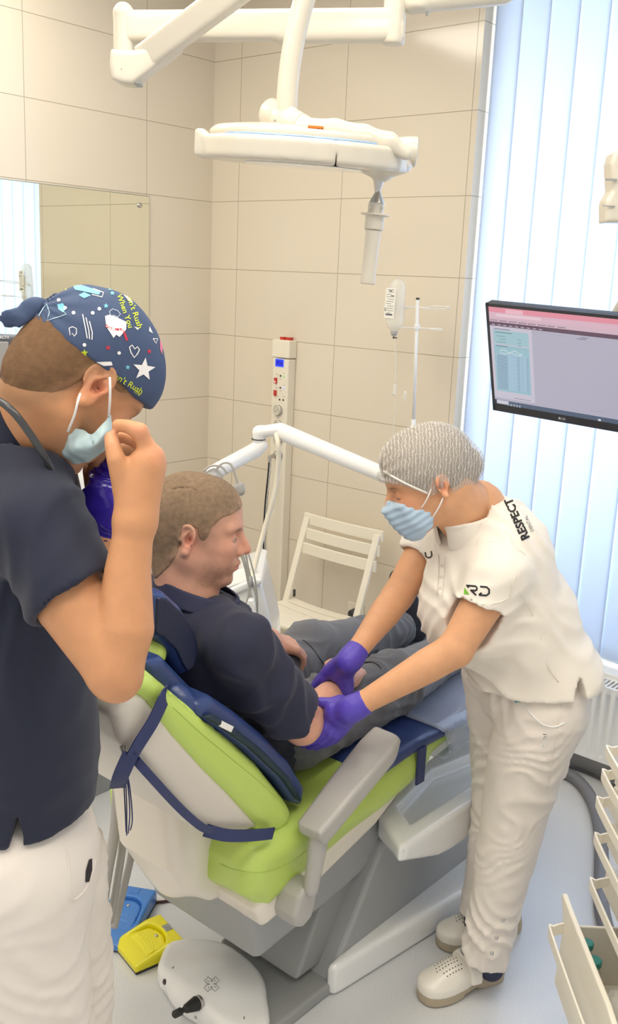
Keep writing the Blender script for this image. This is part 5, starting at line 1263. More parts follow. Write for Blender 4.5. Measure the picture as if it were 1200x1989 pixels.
decal('cap_motifs', shp, capo, do_ - dd * .5 + (P(190, 660, 1.42) - do_) - dd * ((P(190, 660, 1.42) - do_) @ dd), dd, xx, PRINT, capo, .0009, .005)
# mask pulled down and pinched
MASKL = mat('pale_blue_mask', (176, 198, 202), .8, bump=.3, bscale=60)
mp_ = [P(*q) for q in [(113, 858, 1.44), (127, 829, 1.40), (158, 834, 1.37), (176, 846, 1.36), (214, 805, 1.40), (224, 830, 1.42), (222, 858, 1.42), (200, 880, 1.42), (165, 897, 1.43), (130, 897, 1.45)]]
def lathe_patch(name, rows, m, parent, th=.0015, crumple=0.):
    """cloth surface through rows of points"""
    g = [catmull(r, 10) for r in rows]; n = len(g[0]); cols = [catmull([r[i] for r in g], 10) for i in range(n)]; k = len(cols[0])
    vs = [p for c in cols for p in c]; q_ = np.array(vs); q_[:, 1] += crumple * (vnoise(q_, 38.) + .5 * vnoise(q_ + 3, 90.)); vs = list(q_); fs = [(i * k + j, i * k + j + 1, (i + 1) * k + j + 1, (i + 1) * k + j) for i in range(n - 1) for j in range(k - 1)]
    o = mesh_obj(name, vs, fs, m, parent, True); s = o.modifiers.new('s', 'SOLIDIFY'); s.thickness = th; s.offset = 0; return o
mko = lathe_patch('face_mask', [
    [P(127, 829, 1.425), P(158, 836, 1.395), P(177, 845, 1.385), P(200, 822, 1.395), P(214, 806, 1.43)],
    [P(118, 850, 1.43), P(150, 858, 1.39), P(180, 862, 1.375), P(204, 842, 1.385), P(220, 830, 1.42)],
    [P(112, 872, 1.44), P(142, 880, 1.40), P(174, 880, 1.385), P(200, 864, 1.39), P(222, 852, 1.42)],
    [P(116, 892, 1.47), P(144, 900, 1.44), P(172, 896, 1.42), P(196, 880, 1.42), P(214, 864, 1.44)]], MASKL, doc, crumple=.010)
lathe_patch('mask_far_side', [
    [P(177, 845, 1.385), P(190, 834, 1.44), P(214, 806, 1.50), P(226, 806, 1.53)],
    [P(180, 862, 1.375), P(196, 848, 1.45), P(220, 830, 1.51), P(230, 832, 1.54)],
    [P(172, 896, 1.42), P(196, 880, 1.46), P(214, 864, 1.51), P(226, 860, 1.54)]], MASKL, mko)
tube('ear_loop', [P(211, 810, 1.42), P(213, 785, 1.405), P(214, 755, 1.40), P(213, 733, 1.405)], .0019, M['white_paint'], mko, 6, 5)
tube('ear_loop', [P(132, 838, 1.395), P(136, 828, 1.385), P(145, 805, 1.375), P(151, 780, 1.372), P(156, 765, 1.385)], .0019, M['white_paint'], mko, 6, 5)
# polo shirt
dch = P(22, 1090, 1.52); dbl = P(22, 1350, 1.50); dpv = P(38, 1600, 1.50)
dsh = U(.06, flat_cone(dch, dbl, .155, .142, DF, 1.28), flat_cone(dbl, dpv, .142, .155, DF, 1.18))
dsh = U(.05, dsh, ell(P(48, 1115, 1.54), (.095, .14, .15), axes(DF, (0, 0, 1))), ell(P(62, 1420, 1.52), (.100, .14, .15), axes(DF, (0, 0, 1))), cone(ds_r + Z_ * .005, P(35, 905, 1.47), .066, .072), cone(ds_l, P(45, 905, 1.55), .066, .072))
dhem = ds_r + upd * (.50 * np.linalg.norm(de_r - ds_r))
dsl = INT(U(.02, cone(ds_r, dhem + upd * .03, .070, .072)), half(dhem, nv(upd * 1. + np.array([.15, 0, 0]))), .003)
dsh = U(.025, dsh, dsl); dsh = U(.03, dsh, INT(cone(ds_l, P(160, 1110, 1.66), .066, .068), half(P(160, 1110, 1.66), (.4, 0, -1))))
dsh = DISP(dsh, lambda p: folds(p, np.array([.2, .1, 1.]), .10, .011, 1.5, 4.5) * np.clip(1.35 - p[:, 2], .15, 1) + folds(p, np.array([1., 0, -.3]), .09, .007, 1.4, 6.) + .0012 * vnoise(p, 30.), .016)
dsh = INT(dsh, half(P(110, 1640, 1.36), nv(np.array([.12, 0, -1.]))), .003)
dsh = SUB(dsh, cone(dhem - upd * .05, dhem + upd * .06, .055, .066), .002)
dsh = SUB(dsh, extr([(-.014, 0), (.0, .062), (.012, 0), (.016, -.05), (-.018, -.05)], P(30, 1665, 1.34), nv(np.array([1, .1, 0])), Z_, np.array([0, 1., 0]), .10, .001), .001)
dsh = SUB(dsh, INT(OFF(dneck, .008), half(dnb - Z_ * .03, -Z_)), .003)
NAVY2 = mat('navy_polo_knit', (24, 30, 52), .8, bump=.35, bscale=1100, sheen=.12, var=.10, vscale=9)
dso = sdf_obj('polo_shirt', dsh, .0055, NAVY2, doc)
dnd = nv(np.array([.70, 0., .71])); dnb2 = dnb; dnb = P(62, 806, 1.50)
dcb = cone(dnb - dnd * .095, dnb + dnd * .01, .100, .080); dcb = SUB(INT(INT(dcb, half(dnb + dnd * .006, dnd), .004), half(dnb - dnd * .085, -dnd), .003), cone(dnb - dnd * .03, dnb + dnd * .03, .078, .072), .003)
sdf_obj('collar', dcb, .0028, NAVY2, dso)
# trousers
dtr = U(.05, ell(P(55, 1650, 1.51), (.120, .165, .12), axes(DF, (0, 0, 1))), schain([dhip_r, dhip_r * .5 + kr_ * .5, kr_, foot_r + Z_ * .02], [.112, .098, .080, .062], 4))
dtr = U(.02, dtr, schain([dhip_l, dhip_l * .5 + kl_ * .5, kl_, foot_l + Z_ * .02], [.110, .096, .080, .062], 4))
dtr = DISP(dtr, lambda p: folds(p, np.array([.7, 0, .8]), .085, .007, 1.7, 6.) + folds(p, np.array([-.6, .1, .7]), .05, .005, 1.5, 9.), .014)
dto = sdf_obj('work_trousers', dtr, .0065, WTROU, doc)
q = ray_surface(dto, [(128, 1650), (134, 1690), (138, 1745), (160, 1735), (178, 1700), (186, 1670)], .0005)
if len(q) > 3: tube('pocket_seam', q, .0018, WTROU, dto, 6, 4)
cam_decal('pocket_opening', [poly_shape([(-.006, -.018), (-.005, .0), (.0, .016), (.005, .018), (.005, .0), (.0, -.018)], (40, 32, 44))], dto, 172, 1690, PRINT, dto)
# stethoscope tube round the neck: an own thing
st = empty('stethoscope', P(40, 830, 1.38), 'black stethoscope tube lying round the neck of the man in the patterned cap', 'stethoscope')
STB = mat('black_rubber', (58, 60, 62), .35, coat=.3)
tube('tubing', [P(-60, 770, 1.40), P(-10, 775, 1.375), P(25, 800, 1.36), P(60, 845, 1.365), P(88, 890, 1.375), P(110, 930, 1.40), P(140, 975, 1.46), P(158, 1003, 1.53)], .0055, STB, st, 12, 6)
tube('binaural_tube', [P(155, 1005, 1.50), P(162, 980, 1.50), P(168, 958, 1.50)], .004, M['steel'], st, 10, 4)
tube('binaural_tube', [P(160, 1006, 1.52), P(170, 985, 1.52), P(178, 962, 1.52)], .004, M['steel'], st, 10, 4)
# glove held by the hidden hand
gl = [P(*q) for q in [(160, 985, 1.5), (185, 935, 1.5), (235, 880, 1.5), (250, 880, 1.5), (232, 960, 1.5), (238, 1035, 1.5), (215, 1020, 1.5), (186, 1025, 1.5), (168, 995, 1.5), (186, 980, 1.5), (170, 990, 1.5)]]
GL2 = mat('dark_violet_glove', (52, 34, 160), .3, bump=.6, bscale=60, coat=.3)
go = P(0, 0, 1.5)
g1 = U(.012, flat_cone(P(215, 915, 1.515), P(205, 985, 1.50), .028, .036, (0, 1, 0), 1.7), flat_cone(P(205, 985, 1.50), P(216, 1015, 1.50), .035, .024, (0, 1, 0), 1.5), flat_cone(P(192, 955, 1.49), P(166, 984, 1.49), .020, .009, (0, 1, 0), 1.6), flat_cone(P(200, 1012, 1.50), P(228, 1022, 1.50), .018, .014, (0, 1, 0), 1.5), flat_cone(P(228, 900, 1.50), P(246, 884, 1.49), .016, .010, (0, 1, 0), 1.6))
g1 = DISP(g1, lambda p: folds(p, np.array([.5, 0, 1.]), .024, .006, 1.0, 22.), .008)
gg = sdf_obj('disposable_glove', g1, .003, GL2); tag(gg, 'crumpled dark violet glove held under the chin of the capped man', 'glove')
# ================================================================== OBJECTS AROUND
SCREEN = None
def screen_mat():
    m, nt, b = new_mat('screen_content'); N = nt.nodes; K = nt.links
    a = N.new('ShaderNodeAttribute'); a.attribute_name = 'Col'; b.inputs['Base Color'].default_value = (.01, .01, .01, 1); b.inputs['Roughness'].default_value = .25
    K.new(a.outputs['Color'], b.inputs['Emission Color']); b.inputs['Emission Strength'].default_value = .75; return m
SCREEN = screen_mat()
DARKP = mat('black_plastic', (52, 52, 56), .4); LAMPW = mat('lamp_cream_enamel', (212, 205, 190), .3, coat=.3)
LABELINK = attr_mat('ink', rough=.5)
def flat_shapes(name, shapes, o, x, y, m, parent, off=.0006):
    """flat printed shapes on a plane"""
    x = nv(x); y = nv(y); z = np.cross(x, y); z = -z if z @ (np.asarray(o) - np.array([0, 0, EYE])) > 0 else z; off = abs(off); vs, fs, cs = [], [], []
    for k, (v2, f2, rgb) in enumerate(shapes):
        b = len(vs); vs += [o + x * a + y * c + z * (off + .00005 * k) for a, c in v2]; fs += [tuple(i + b for i in f) for f in f2]; cs += [lin(rgb)] * len(v2)
    return mesh_obj(name, np.array(vs), fs, m, parent, False, np.array(cs))
def rect(x0, y0, x1, y1, rgb): return poly_shape([(x0, y0), (x1, y0), (x1, y1), (x0, y1)], rgb)
def quadbox(name, a, b, c, thick, m, parent, bevel=.002):
    """slab with corners a, b (along x), c (along y) and a thickness away from the viewer side"""
    x = b - a; y = c - a; z = nv(np.cross(x, y)); bm = bmesh.new()
    vs = [bm.verts.new(tuple(a + x * i + y * j + z * thick * k)) for i in (0, 1) for j in (0, 1) for k in (0, 1)]
    for q in ((0, 1, 3, 2), (4, 6, 7, 5), (0, 4, 5, 1), (2, 3, 7, 6), (0, 2, 6, 4), (1, 5, 7, 3)): bm.faces.new([vs[i] for i in q])
    return bm_obj(name, bm, m, parent, bevel=bevel)
# ------------------------------------------------------------------ operating lamp
YL = 2.25
LP = lambda px, py, dy=0.: P(px, py, YL + dy)
lamp = empty('operating_lamp', LP(600, 290), 'round cream operating lamp hanging above the patient, with a grip below its right end', 'operating lamp')
lx = nv(LP(800, 318) - LP(390, 285)); ln = nv(np.array([-lx[2], 0, lx[0]]) + np.array([0, -.07, 0])); ly = np.cross(ln, lx)
lc = LP(592, 300); a_ = np.linalg.norm(LP(800, 318) - LP(390, 285)) / 2
ellp = lambda a, b, n=28: [(a * math.cos(2 * PI * k / n), b * math.sin(2 * PI * k / n)) for k in range(n)]
ring = extr(ellp(a_ * .985, .19), lc - ln * .0, lx, ly, ln, .024, .010)
ring = SUB(ring, INT(SHELL(extr([(a_ * .26, -.3), (a_ * .26 + .001, .3), (a_ * .29, .3), (a_ * .29 + .001, -.3)], lc, lx, ly, ln, .1, .0005), .0008), half(lc, ly)), .001)
ring = U(.01, ring, rb(lc - lx * (a_ * .97) + ln * .006, (.012, .05, .028), .006, np.array([lx, ly, ln])))
sdf_obj('lamp_ring', ring, .0045, LAMPW, lamp)
sdf_obj('lamp_dome', U(.012, extr(ellp(a_ * .86, .165), lc + ln * .030, lx, ly, ln, .013, .008), ell(lc + ln * .032 - lx * .05, (.16, .14, .026), np.array([lx, ly, ln]))), .0045, LAMPW, lamp)
sdf_obj('blue_rim', extr(ellp(a_ * .88, .170), lc + ln * .026, lx, ly, ln, .0028, .0018), .003, mat('pale_blue_rim', (150, 180, 222), .2), lamp)
bm = bmesh.new(); lathe(bm, lc - ln * .024, -ln, [(0, .13), (.002, .13)], 40); bm_obj('light_glass', bm, mat('lamp_glass', (225, 228, 230), .1), lamp)
hub = LP(800, 306); lathe_obj('end_hub', hub - lx * .055 + ln * .012, lx, [(0, .024), (.045, .031), (.062, .032), (.064, .029)], LAMPW, lamp)
lathe_obj('hub_badge', hub + lx * .0085 + ln * .012, lx, [(0, .023), (.0012, .023)], mat('dark_blue_badge', (50, 60, 84), .3), lamp)
sdf_obj('lamp_boss', U(.02, ell(LP(748, 318), (.06, .07, .026), np.array([lx, ly, ln])), cone(LP(735, 322), LP(740, 334), .034, .022)), .004, LAMPW, lamp)
hx = nv(LP(716, 552) - LP(740, 335))
hb = LP(737, 334)
lathe_obj('steel_cone', hb, hx, [(0, .0155), (.006, .0155), (.040, .0065), (.044, .0065)], M['steel'], lamp)
hs_ = lathe_obj('grip', LP(734, 372), hx, [(0, .0065), (.003, .007), (.024, .0175), (.027, .018)], M['steel'], lamp)
lathe_obj('grip_collar', LP(731, 396), hx, [(0, .0175), (.021, .0175), (.0215, .032), (.0245, .033), (.0265, .021), (.054, .0215), (.056, .019)], LAMPW, hs_, 20)
lathe_obj('grip_handle', LP(725, 448), hx, [(0, .0180), (.004, .0170), (.095, .0158), (.102, .0162), (.115, .0168), (.117, .014)], LAMPW, hs_)
for px, py in ((719, 404), (742, 404)): lathe_obj('grip_screw', LP(px, py, -.0185), np.array([0, -1, 0]), [(0, .0035), (.002, .003)], M['steel'], hs_, 10)
# yoke from above and knee
yk = schain([LP(600, -30, -.0), LP(585, 20), LP(572, 75), LP(563, 130), LP(558, 180), LP(557, 225)], [.024] * 6, 5)
yk = DISP(INT(yk, OFF(yk, -.001), 0), lambda p: 0 * p[:, 0], 0)
sdf_obj('yoke_arm', yk, .004, LAMPW, lamp); sdf_obj('yoke_post', cone(LP(600, -30), LP(596, -125), .024, .026), .005, LAMPW, lamp)
kd = nv(np.array([.52, -.62, -.32])); kc = LP(553, 234, .01)
lathe_obj('knee_joint', kc - kd * -.0, -kd, [(-.030, .0285), (-.032, .0315), (.010, .0325), (.012, .030), (.016, .030), (.018, .032), (.055, .032), (.057, .029)], LAMPW, lamp, 32)
kk = LP(585, 248, -.0); 
lathe_obj('knee_cylinder', LP(553, 234, -.05), nv(LP(590, 256, -.06) - LP(553, 234, -.05)), [(0, .027), (.002, .0325), (.03, .0325), (.031, .031), (.033, .031), (.034, .0325), (.062, .032), (.066, .026)], LAMPW, lamp, 32)
for px, py in ((534, 234), (566, 234)): lathe_obj('joint_screw', LP(px, py, -.075), np.array([0, -1, 0]), [(0, .0035), (.002, .003)], M['steel'], lamp, 10)
fa_ = U(.01, [flat_cone(LP(a[0], a[1] - 3, -.10), LP(b[0], b[1] - 3, -.10), r0, r1, (0, 1, 0), 1.25) for a, b, r0, r1 in (((598, 254), (650, 257), .0225, .0225), ((650, 257), (705, 266), .0225, .021), ((705, 266), (755, 280), .021, .020), ((755, 280), (788, 302), .020, .013))])
sdf_obj('fork_arm', fa_, .004, LAMPW, lamp)
lb = LP(613, 252, -.122); flat_shapes('voltage_label', [rect(-.016, -.0075, .016, .0075, (232, 120, 40)), text2d('24 V DC', .0085, (40, 30, 20), .0003)], lb, np.array([1, 0, -.03]), Z_, LABELINK, lamp, .001)
# ------------------------------------------------------------------ ceiling mounted swing arms
sa = empty('swing_arm', P(500, 50, 2.5), 'cream horizontal swing arm with round end posts, high on the left above the lamp', 'mounting arm')
SP = lambda px, py, Y=2.5: P(px, py, Y)
zc = lambda a: a
sdf_obj('end_post', U(.006, cone(SP(240, 26) , SP(240, 26) - Z_ * .0 + Z_ * .001, .024), extr(ellp(.024, .024), (SP(240, 20) + SP(240, 118)) / 2, np.array([1., 0, 0]), np.array([0, 1., 0]), Z_, np.linalg.norm(SP(240, 20) - SP(240, 118)) / 2, .004)), .004, LAMPW, sa)
sdf_obj('end_post', extr(ellp(.027, .027), np.array([*SP(763, 88)[:2], (SP(763, 88)[2] + 2.995) / 2]), np.array([1., 0, 0]), np.array([0, 1., 0]), Z_, (2.995 - SP(763, 88)[2]) / 2, .006), .004, LAMPW, sa)
b0 = SP(242, 52); b1 = SP(762, 47); bx = nv(b1 - b0); by = nv(np.cross(np.array([0, 1., 0]), bx)) * -1
beam = U(.01, extr([(0, -.034), (0, .034), (.66, .034), (.66, -.034)], b0, bx, by, np.cross(bx, by), .022, .012), extr([(.36, -.040), (.36, 0), (.66, 0), (.66, -.040)], b0, bx, by, np.cross(bx, by), .019, .010))
sdf_obj('beam', beam, .0045, LAMPW, sa)
sdf_obj('far_arm', U(.01, extr(ellp(.030, .030), SP(812, 2), np.array([1., 0, 0]), np.array([0, 1., 0]), Z_, .020, .006), cone(SP(800, 4), SP(980, -14), .026, .026)), .0045, LAMPW, sa)
tube('arm_pin', [SP(831, 20), SP(829, 31)], .0035, M['steel'], sa, 8, 1)
sp = empty('spring_arm', P(330, 80, 2.35), 'cream slanting spring arm rising to the right from its elbow, at the upper left', 'mounting arm')
QP = lambda px, py, Y=2.46: P(px, py, Y)
d0 = QP(284, 112); d1 = QP(452, -12, 2.32); dx_ = nv(d1 - d0); dyv = nv(np.cross(dx_, np.array([0, 1., 0]))); dzv = np.cross(dx_, dyv)
sdf_obj('arm_tube', extr([(.0, -.030), (-.01, .030), (.62, .030), (.62, -.026)], d0, dx_, dyv, dzv, .024, .009), .0045, LAMPW, sp)
el = [QP(*q) for q in [(219, 100), (262, 102), (300, 96), (345, 90), (355, 96), (338, 110), (262, 168), (240, 166), (222, 158), (217, 130)]]
ec = np.mean(el, 0); sdf_obj('elbow_cover', extr([((p - ec)[0], (p - ec)[2]) for p in el], ec, np.array([1., 0, 0]), Z_, np.array([0, 1., 0]), .034, .010), .004, LAMPW, sp)
rbx = rb(QP(259, 163), (.020, .026, .004), .002); sdf_obj('vent_plate', rbx, .003, GREY, sp)
bmq = [QP(318, 96, 2.42), QP(347, 95, 2.42)]; tube('cover_seam', [QP(306, 94, 2.423), QP(345, 96, 2.423), QP(352, 98, 2.423)], .0008, GREY, sp, 6, 4)
lathe_obj('elbow_screw', QP(236, 134, 2.425), np.array([0, -1, 0]), [(0, .0016), (.001, .0016)], GREYD, sp, 8)
# arm fitting at the right edge
ra = empty('monitor_bracket', P(1195, 380, 2.3), 'white jointed bracket end hanging at the right edge above the computer monitor', 'bracket')
rp = [P(*q, 2.3) for q in [(1184, 300), (1200, 288), (1260, 270), (1270, 435), (1200, 434), (1168, 434), (1169, 392), (1181, 372), (1178, 320)]]; rc = np.mean(rp, 0)
sdf_obj('bracket_body', extr([((p - rc)[0], (p - rc)[2]) for p in rp], rc, np.array([1., 0, 0]), Z_, np.array([0, 1., 0]), .035, .010), .004, LAMPW, ra)
sdf_obj('bracket_post', cone(P(1280, 330, 2.3), np.array([*P(1280, 330, 2.3)[:2], 2.99]), .03), .006, LAMPW, ra)
bm = bmesh.new(); box(bm, P(1187, 349, 2.262), .012, .003, .0022); bm_obj('joint_gap', bm, GREYD, ra)
bm = bmesh.new(); box(bm, P(1182, 400, 2.262), .014, .002, .001); bm_obj('joint_gap', bm, GREY, ra)
# ------------------------------------------------------------------ computer monitor
TL_ = P(943, 588, 3.0); TR_ = P(1200, 613, 2.72); BL_ = P(958, 796, 3.095)
mx_ = nv(TR_ - TL_); my_ = BL_ - TL_; my_ = my_ - mx_ * (mx_ @ my_); mh = np.linalg.norm(my_); my_ = nv(my_); mw_ = mh * 1.72; mz = np.cross(mx_, my_)     # away from viewer
if mz[1] < 0: mz = -mz
mon = empty('computer_monitor', TL_ + mx_ * mw_ / 2 + my_ * mh / 2, 'wide black computer monitor with a browser page on screen, in front of the window blind', 'monitor')
bm = bmesh.new(); box(bm, TL_ + mx_ * mw_ / 2 + my_ * mh / 2 + mz * .018, mw_ / 2, mh / 2, .014, mx_, my_, mz); bm_obj('back_case', bm, DARKP, mon, bevel=.004)
bm = bmesh.new(); B_ = .010; Bb = .026
for cx, cyy, hx_, hy_ in ((mw_ / 2, B_ / 2, mw_ / 2, B_ / 2), (mw_ / 2, mh - Bb / 2, mw_ / 2, Bb / 2), (B_ / 2, mh / 2, B_ / 2, mh / 2), (mw_ - B_ / 2, mh / 2, B_ / 2, mh / 2)):
    box(bm, TL_ + mx_ * cx + my_ * cyy + mz * .002, hx_, hy_, .005, mx_, my_, mz)
fbz = bm_obj('bezel', bm, DARKP, mon, bevel=.001)
so_ = TL_ + mx_ * B_ + my_ * B_; sw = mw_ - 2 * B_; shh = mh - B_ - Bb
R_ = lambda x0, y0, x1, y1, c: rect(x0 * sw, y0 * shh, x1 * sw, y1 * shh, c)
scr = [R_(0, 0, 1, 1, (176, 172, 188)), R_(0, 0, 1, .05, (222, 142, 158)), R_(0, .05, 1, .105, (212, 176, 190)), R_(.04, .062, .30, .09, (225, 195, 205)), R_(0, .105, 1, .145, (205, 176, 188)), R_(0, .145, 1, .185, (98, 76, 92)), R_(.10, .012, .20, .05, (230, 180, 192)),
       R_(.0, .185, .245, .93, (196, 190, 204)), R_(.018, .225, .225, .365, (158, 190, 198)), R_(.018, .375, .225, .855, (150, 186, 196)), R_(.028, .46, .22, .83, (160, 188, 206)), R_(0, .955, 1, 1, (84, 96, 116)), R_(0, .955, .012, 1, (40, 50, 70)), R_(.012, .958, .085, .995, (200, 200, 212)), R_(.025, .21, .12, .217, (110, 110, 130)), R_(.03, .243, .13, .249, (90, 110, 120)), R_(.03, .38, .10, .386, (90, 110, 120))]
rr_ = random.Random(5)
for k in range(24):
    y = .478 + k * .0146
    scr += [R_(.032, y, .095, y + .005, (104, 128, 148)), R_(.150, y, .168, y + .004, (120, 140, 160)), R_(.180, y, .186, y + .004, (120, 140, 160)), R_(.205, y, .219, y + .004, (112, 134, 154))]
    if k % 3 == 0: scr.append(R_(.130, y, .137, y + .004, (130, 150, 168)))
for k in range(8): scr += [R_(.02 + k * .055, .118, .05 + k * .055 + rr_.random() * .01, .126, (130, 110, 126)), R_(.014 + k * .055, .116, .018 + k * .055, .13, (90, 70, 90))]
for k in range(9): scr.append(R_(.02 + k * .034, .160, .04 + k * .034, .168, (190, 176, 190)))
for k in range(14): scr.append(disc2((.065 + k * .0095) * sw, (.42 - .012 * math.sin(k * .9)) * shh, .0022, (214, 222, 224), 6)); scr.append(disc2((.065 + k * .0095) * sw, (.442 + .006 * math.sin(k * .7)) * shh, .0020, (205, 216, 220), 6))
for k in range(5): scr.append(R_(.087 + k * .017, .965, .097 + k * .017, .99, (150, 160, 176)))
for k in range(3): scr.append(R_(.045 + .02 * (k % 2), .27 + .03 * k, .10, .275 + .03 * k, (110, 134, 144))); scr.append(R_(.17, .285 + .03 * k, .19, .290 + .03 * k, (110, 134, 144)))
scr += [R_(.13, .895, .23, .90, (120, 116, 134)), R_(.52, .19, .56, .196, (120, 116, 140)), R_(.50, .205, .55, .21, (80, 80, 110)), R_(.25, .195, .45, .198, (160, 156, 172)), R_(.56, .89, .64, .893, (150, 148, 164)), R_(.605, .965, .62, .985, (210, 210, 220))]
flat_shapes('screen', scr, so_ - mz * .0012, mx_, my_, SCREEN, mon, -.0005)
lg = TL_ + mx_ * (mw_ * .405) + my_ * (mh - Bb * .5) - mz * .0036
flat_shapes('maker_mark', [disc2(-.010, 0, .0042, (200, 200, 204), 16), text2d('LG', .010, (200, 200, 204), .0003, .003, 0)], lg, mx_, -my_, LABELINK, mon, -.0001 if np.cross(mx_, -my_) @ mz > 0 else .0002)
sdf_obj('mount_arm', U(.02, cone(TL_ + mx_ * mw_ / 2 + my_ * mh / 2 + mz * .04, TL_ + mx_ * mw_ / 2 + my_ * mh / 2 + mz * .09, .03), cone(TL_ + mx_ * mw_ / 2 + my_ * mh / 2 + mz * .09, TL_ + mx_ * (mw_ / 2 + .3) + Z_ * .4, .022)), .006, LAMPW, mon)
# ------------------------------------------------------------------ gas and power column on the wall
col = empty('service_column', WR(.57, .05, .02), 'cream wall-mounted service column with blue display, red switches and round gauges', 'service column')
CREAM2 = mat('column_cream', (236, 228, 210), .35)
rbox('column_body', (.460, 0, .04), (.556, .05, 1.405), CREAM2, col, fr='wr', bevel=.006)
rbox('column_cap', (.456, 0, 1.408), (.560, .054, 1.487), CREAM2, col, fr='wr', bevel=.006)
def onc(px, py, off=.051): a = W_(px, py, off); return WR(a[0], off, a[1])
def W_(px, py, off):
    r = ray(px, py); nn = -A_; o = C0 + nn * off; p = r * ((o @ nn) / (r @ nn)); return ((p - o) @ S_, p[2] + EYE)
RED_ = mat('red_plastic', (196, 52, 44), .35); 
for px in (551, 562): a = W_(px, 659, .03); rbox('red_button', (a[0] - .013, .018, 1.485), (a[0] + .013, .042, 1.499), RED_, col, fr='wr', bevel=.001)
fo = lambda px, py: onc(px, py)
flat_shapes('blue_display', [rect(-.026, -.018, .026, .018, (150, 170, 255)), rect(-.0235, -.0155, .0235, .0155, (22, 52, 245)), rect(-.018, -.006, -.002, .009, (10, 24, 190)), rect(.003, -.009, .018, .006, (12, 30, 200))], fo(543, 705), S_, Z_, SCREEN, col, .0012)
for px, py, lit in ((536, 739, 1), (535, 763, 0)):
    c = fo(px, py); bm = bmesh.new(); box(bm, c - A_ * .003, .007, .004, .0125, S_, A_, Z_); bm_obj('rocker_switch', bm, RED_, col, bevel=.001)
    if lit: flat_shapes('switch_light', [disc2(0, -.005, .004, (255, 230, 220))], c - A_ * .0072, S_, Z_, SCREEN, col, .0003)
for px, py, c in ((545, 730, (40, 36, 30)), (551, 731, (120, 190, 110)), (544.5, 753, (40, 30, 26)), (551, 754, (170, 180, 255)), (543, 776, (30, 28, 26)), (550, 777, (50, 44, 36))):
    lathe_obj('indicator', fo(px, py), -A_, [(0, .0042), (.003, .0036)], mat('indicator', c, .4, emit=c if c[2] > 100 else None, estr=.6), col, 12)
marks = []
for px, py, w_ in ((538, 727, .014), (537, 752.5, .012), (552, 725, .008), (552, 748, .010), (544, 736, .012), (545, 759, .012), (552, 770, .012), (540, 770, .012), (540, 811.5, .008), (543, 868, .010)):
    a = W_(px, py, .051); b = W_(543, 800, .051); marks.append(rect(a[0] - b[0] - w_ / 2, a[1] - b[1] - .0008, a[0] - b[0] + w_ / 2, a[1] - b[1] + .0008, (150, 146, 130)))
flat_shapes('printed_captions', marks, fo(543, 800), S_, Z_, LABELINK, col, .0008)
GAUGE = mat('gauge_face', (214, 208, 194), .4)
for px, py in ((541, 797), (541, 826), (541, 853)):
    c = fo(px, py); g = lathe_obj('pressure_gauge', c, -A_, [(0, .0235), (.012, .0235), (.014, .0205), (.0125, .0195)], M['steel'], col, 28)
    bm = bmesh.new(); lathe(bm, c - A_ * .0128, -A_, [(0, .0195), (.0006, .0195)], 28); bm_obj('gauge_face', bm, GAUGE, g)
    flat_shapes('gauge_needle', [stroke([(-.008, -.007), (.009, .008)], .0016, (60, 60, 60)), stroke([(.013 * math.cos(a), .013 * math.sin(a)) for a in np.linspace(-.7, 3.9, 14)], .0016, (130, 126, 120))], c - A_ * .0136, S_, Z_, LABELINK, g, .0002)
c = fo(541, 884); lathe_obj('gas_socket', c, -A_, [(0, .023), (.008, .023), (.010, .017), (.022, .015), (.024, .010)], M['steel'], col)
pl0 = c - A_ * .02; pl1 = P(524, 888, (c - A_ * .03)[1] - .02)
tube('hose_plug', [pl0, pl0 * .5 + pl1 * .5 - A_ * .01, pl1], .0085, M['steel'], col, 14, 4)
lathe_obj('plug_ferrule', pl1 + Z_ * .006, np.array([0, 0, -1.]), [(0, .008), (.03, .0075), (.032, .006)], M['steel'], col, 14)
BLKH = mat('black_hose', (36, 30, 32), .4); CRH = mat('cream_hose', (236, 228, 208), .45); GRH = mat('grey_hose', (176, 172, 166), .45)
bh = empty('gas_hose', WR(.5, .15, .3), 'thin black hose with a pale stripe hanging from the service column beside the folding chair', 'hose')
hp_ = [pl1 - Z_ * .02] + [P(px, py, pl1[1] - .02) for px, py in ((521, 930), (516, 980), (513, 1040), (514, 1100), (517, 1160), (518, 1200))]
tube('hose', hp_, .0065, BLKH, bh); tube('hose_stripe', [p + np.array([.003, -.005, 0]) for p in hp_], .0016, M['white_paint'], bh, 8)
t_ = tube('cream_tube', [P(536, 842, 2.98), P(540, 862, 2.96), P(541, 890, 2.97), P(537, 930, 2.98), P(530, 970, 2.98), P(517, 1015, 2.98), P(505, 1060, 2.97), P(492, 1110, 2.95), P(482, 1150, 2.92)], .0078, CRH); tag(t_, 'cream rubber tube hanging from the white jointed arm to the instrument cart', 'tube')
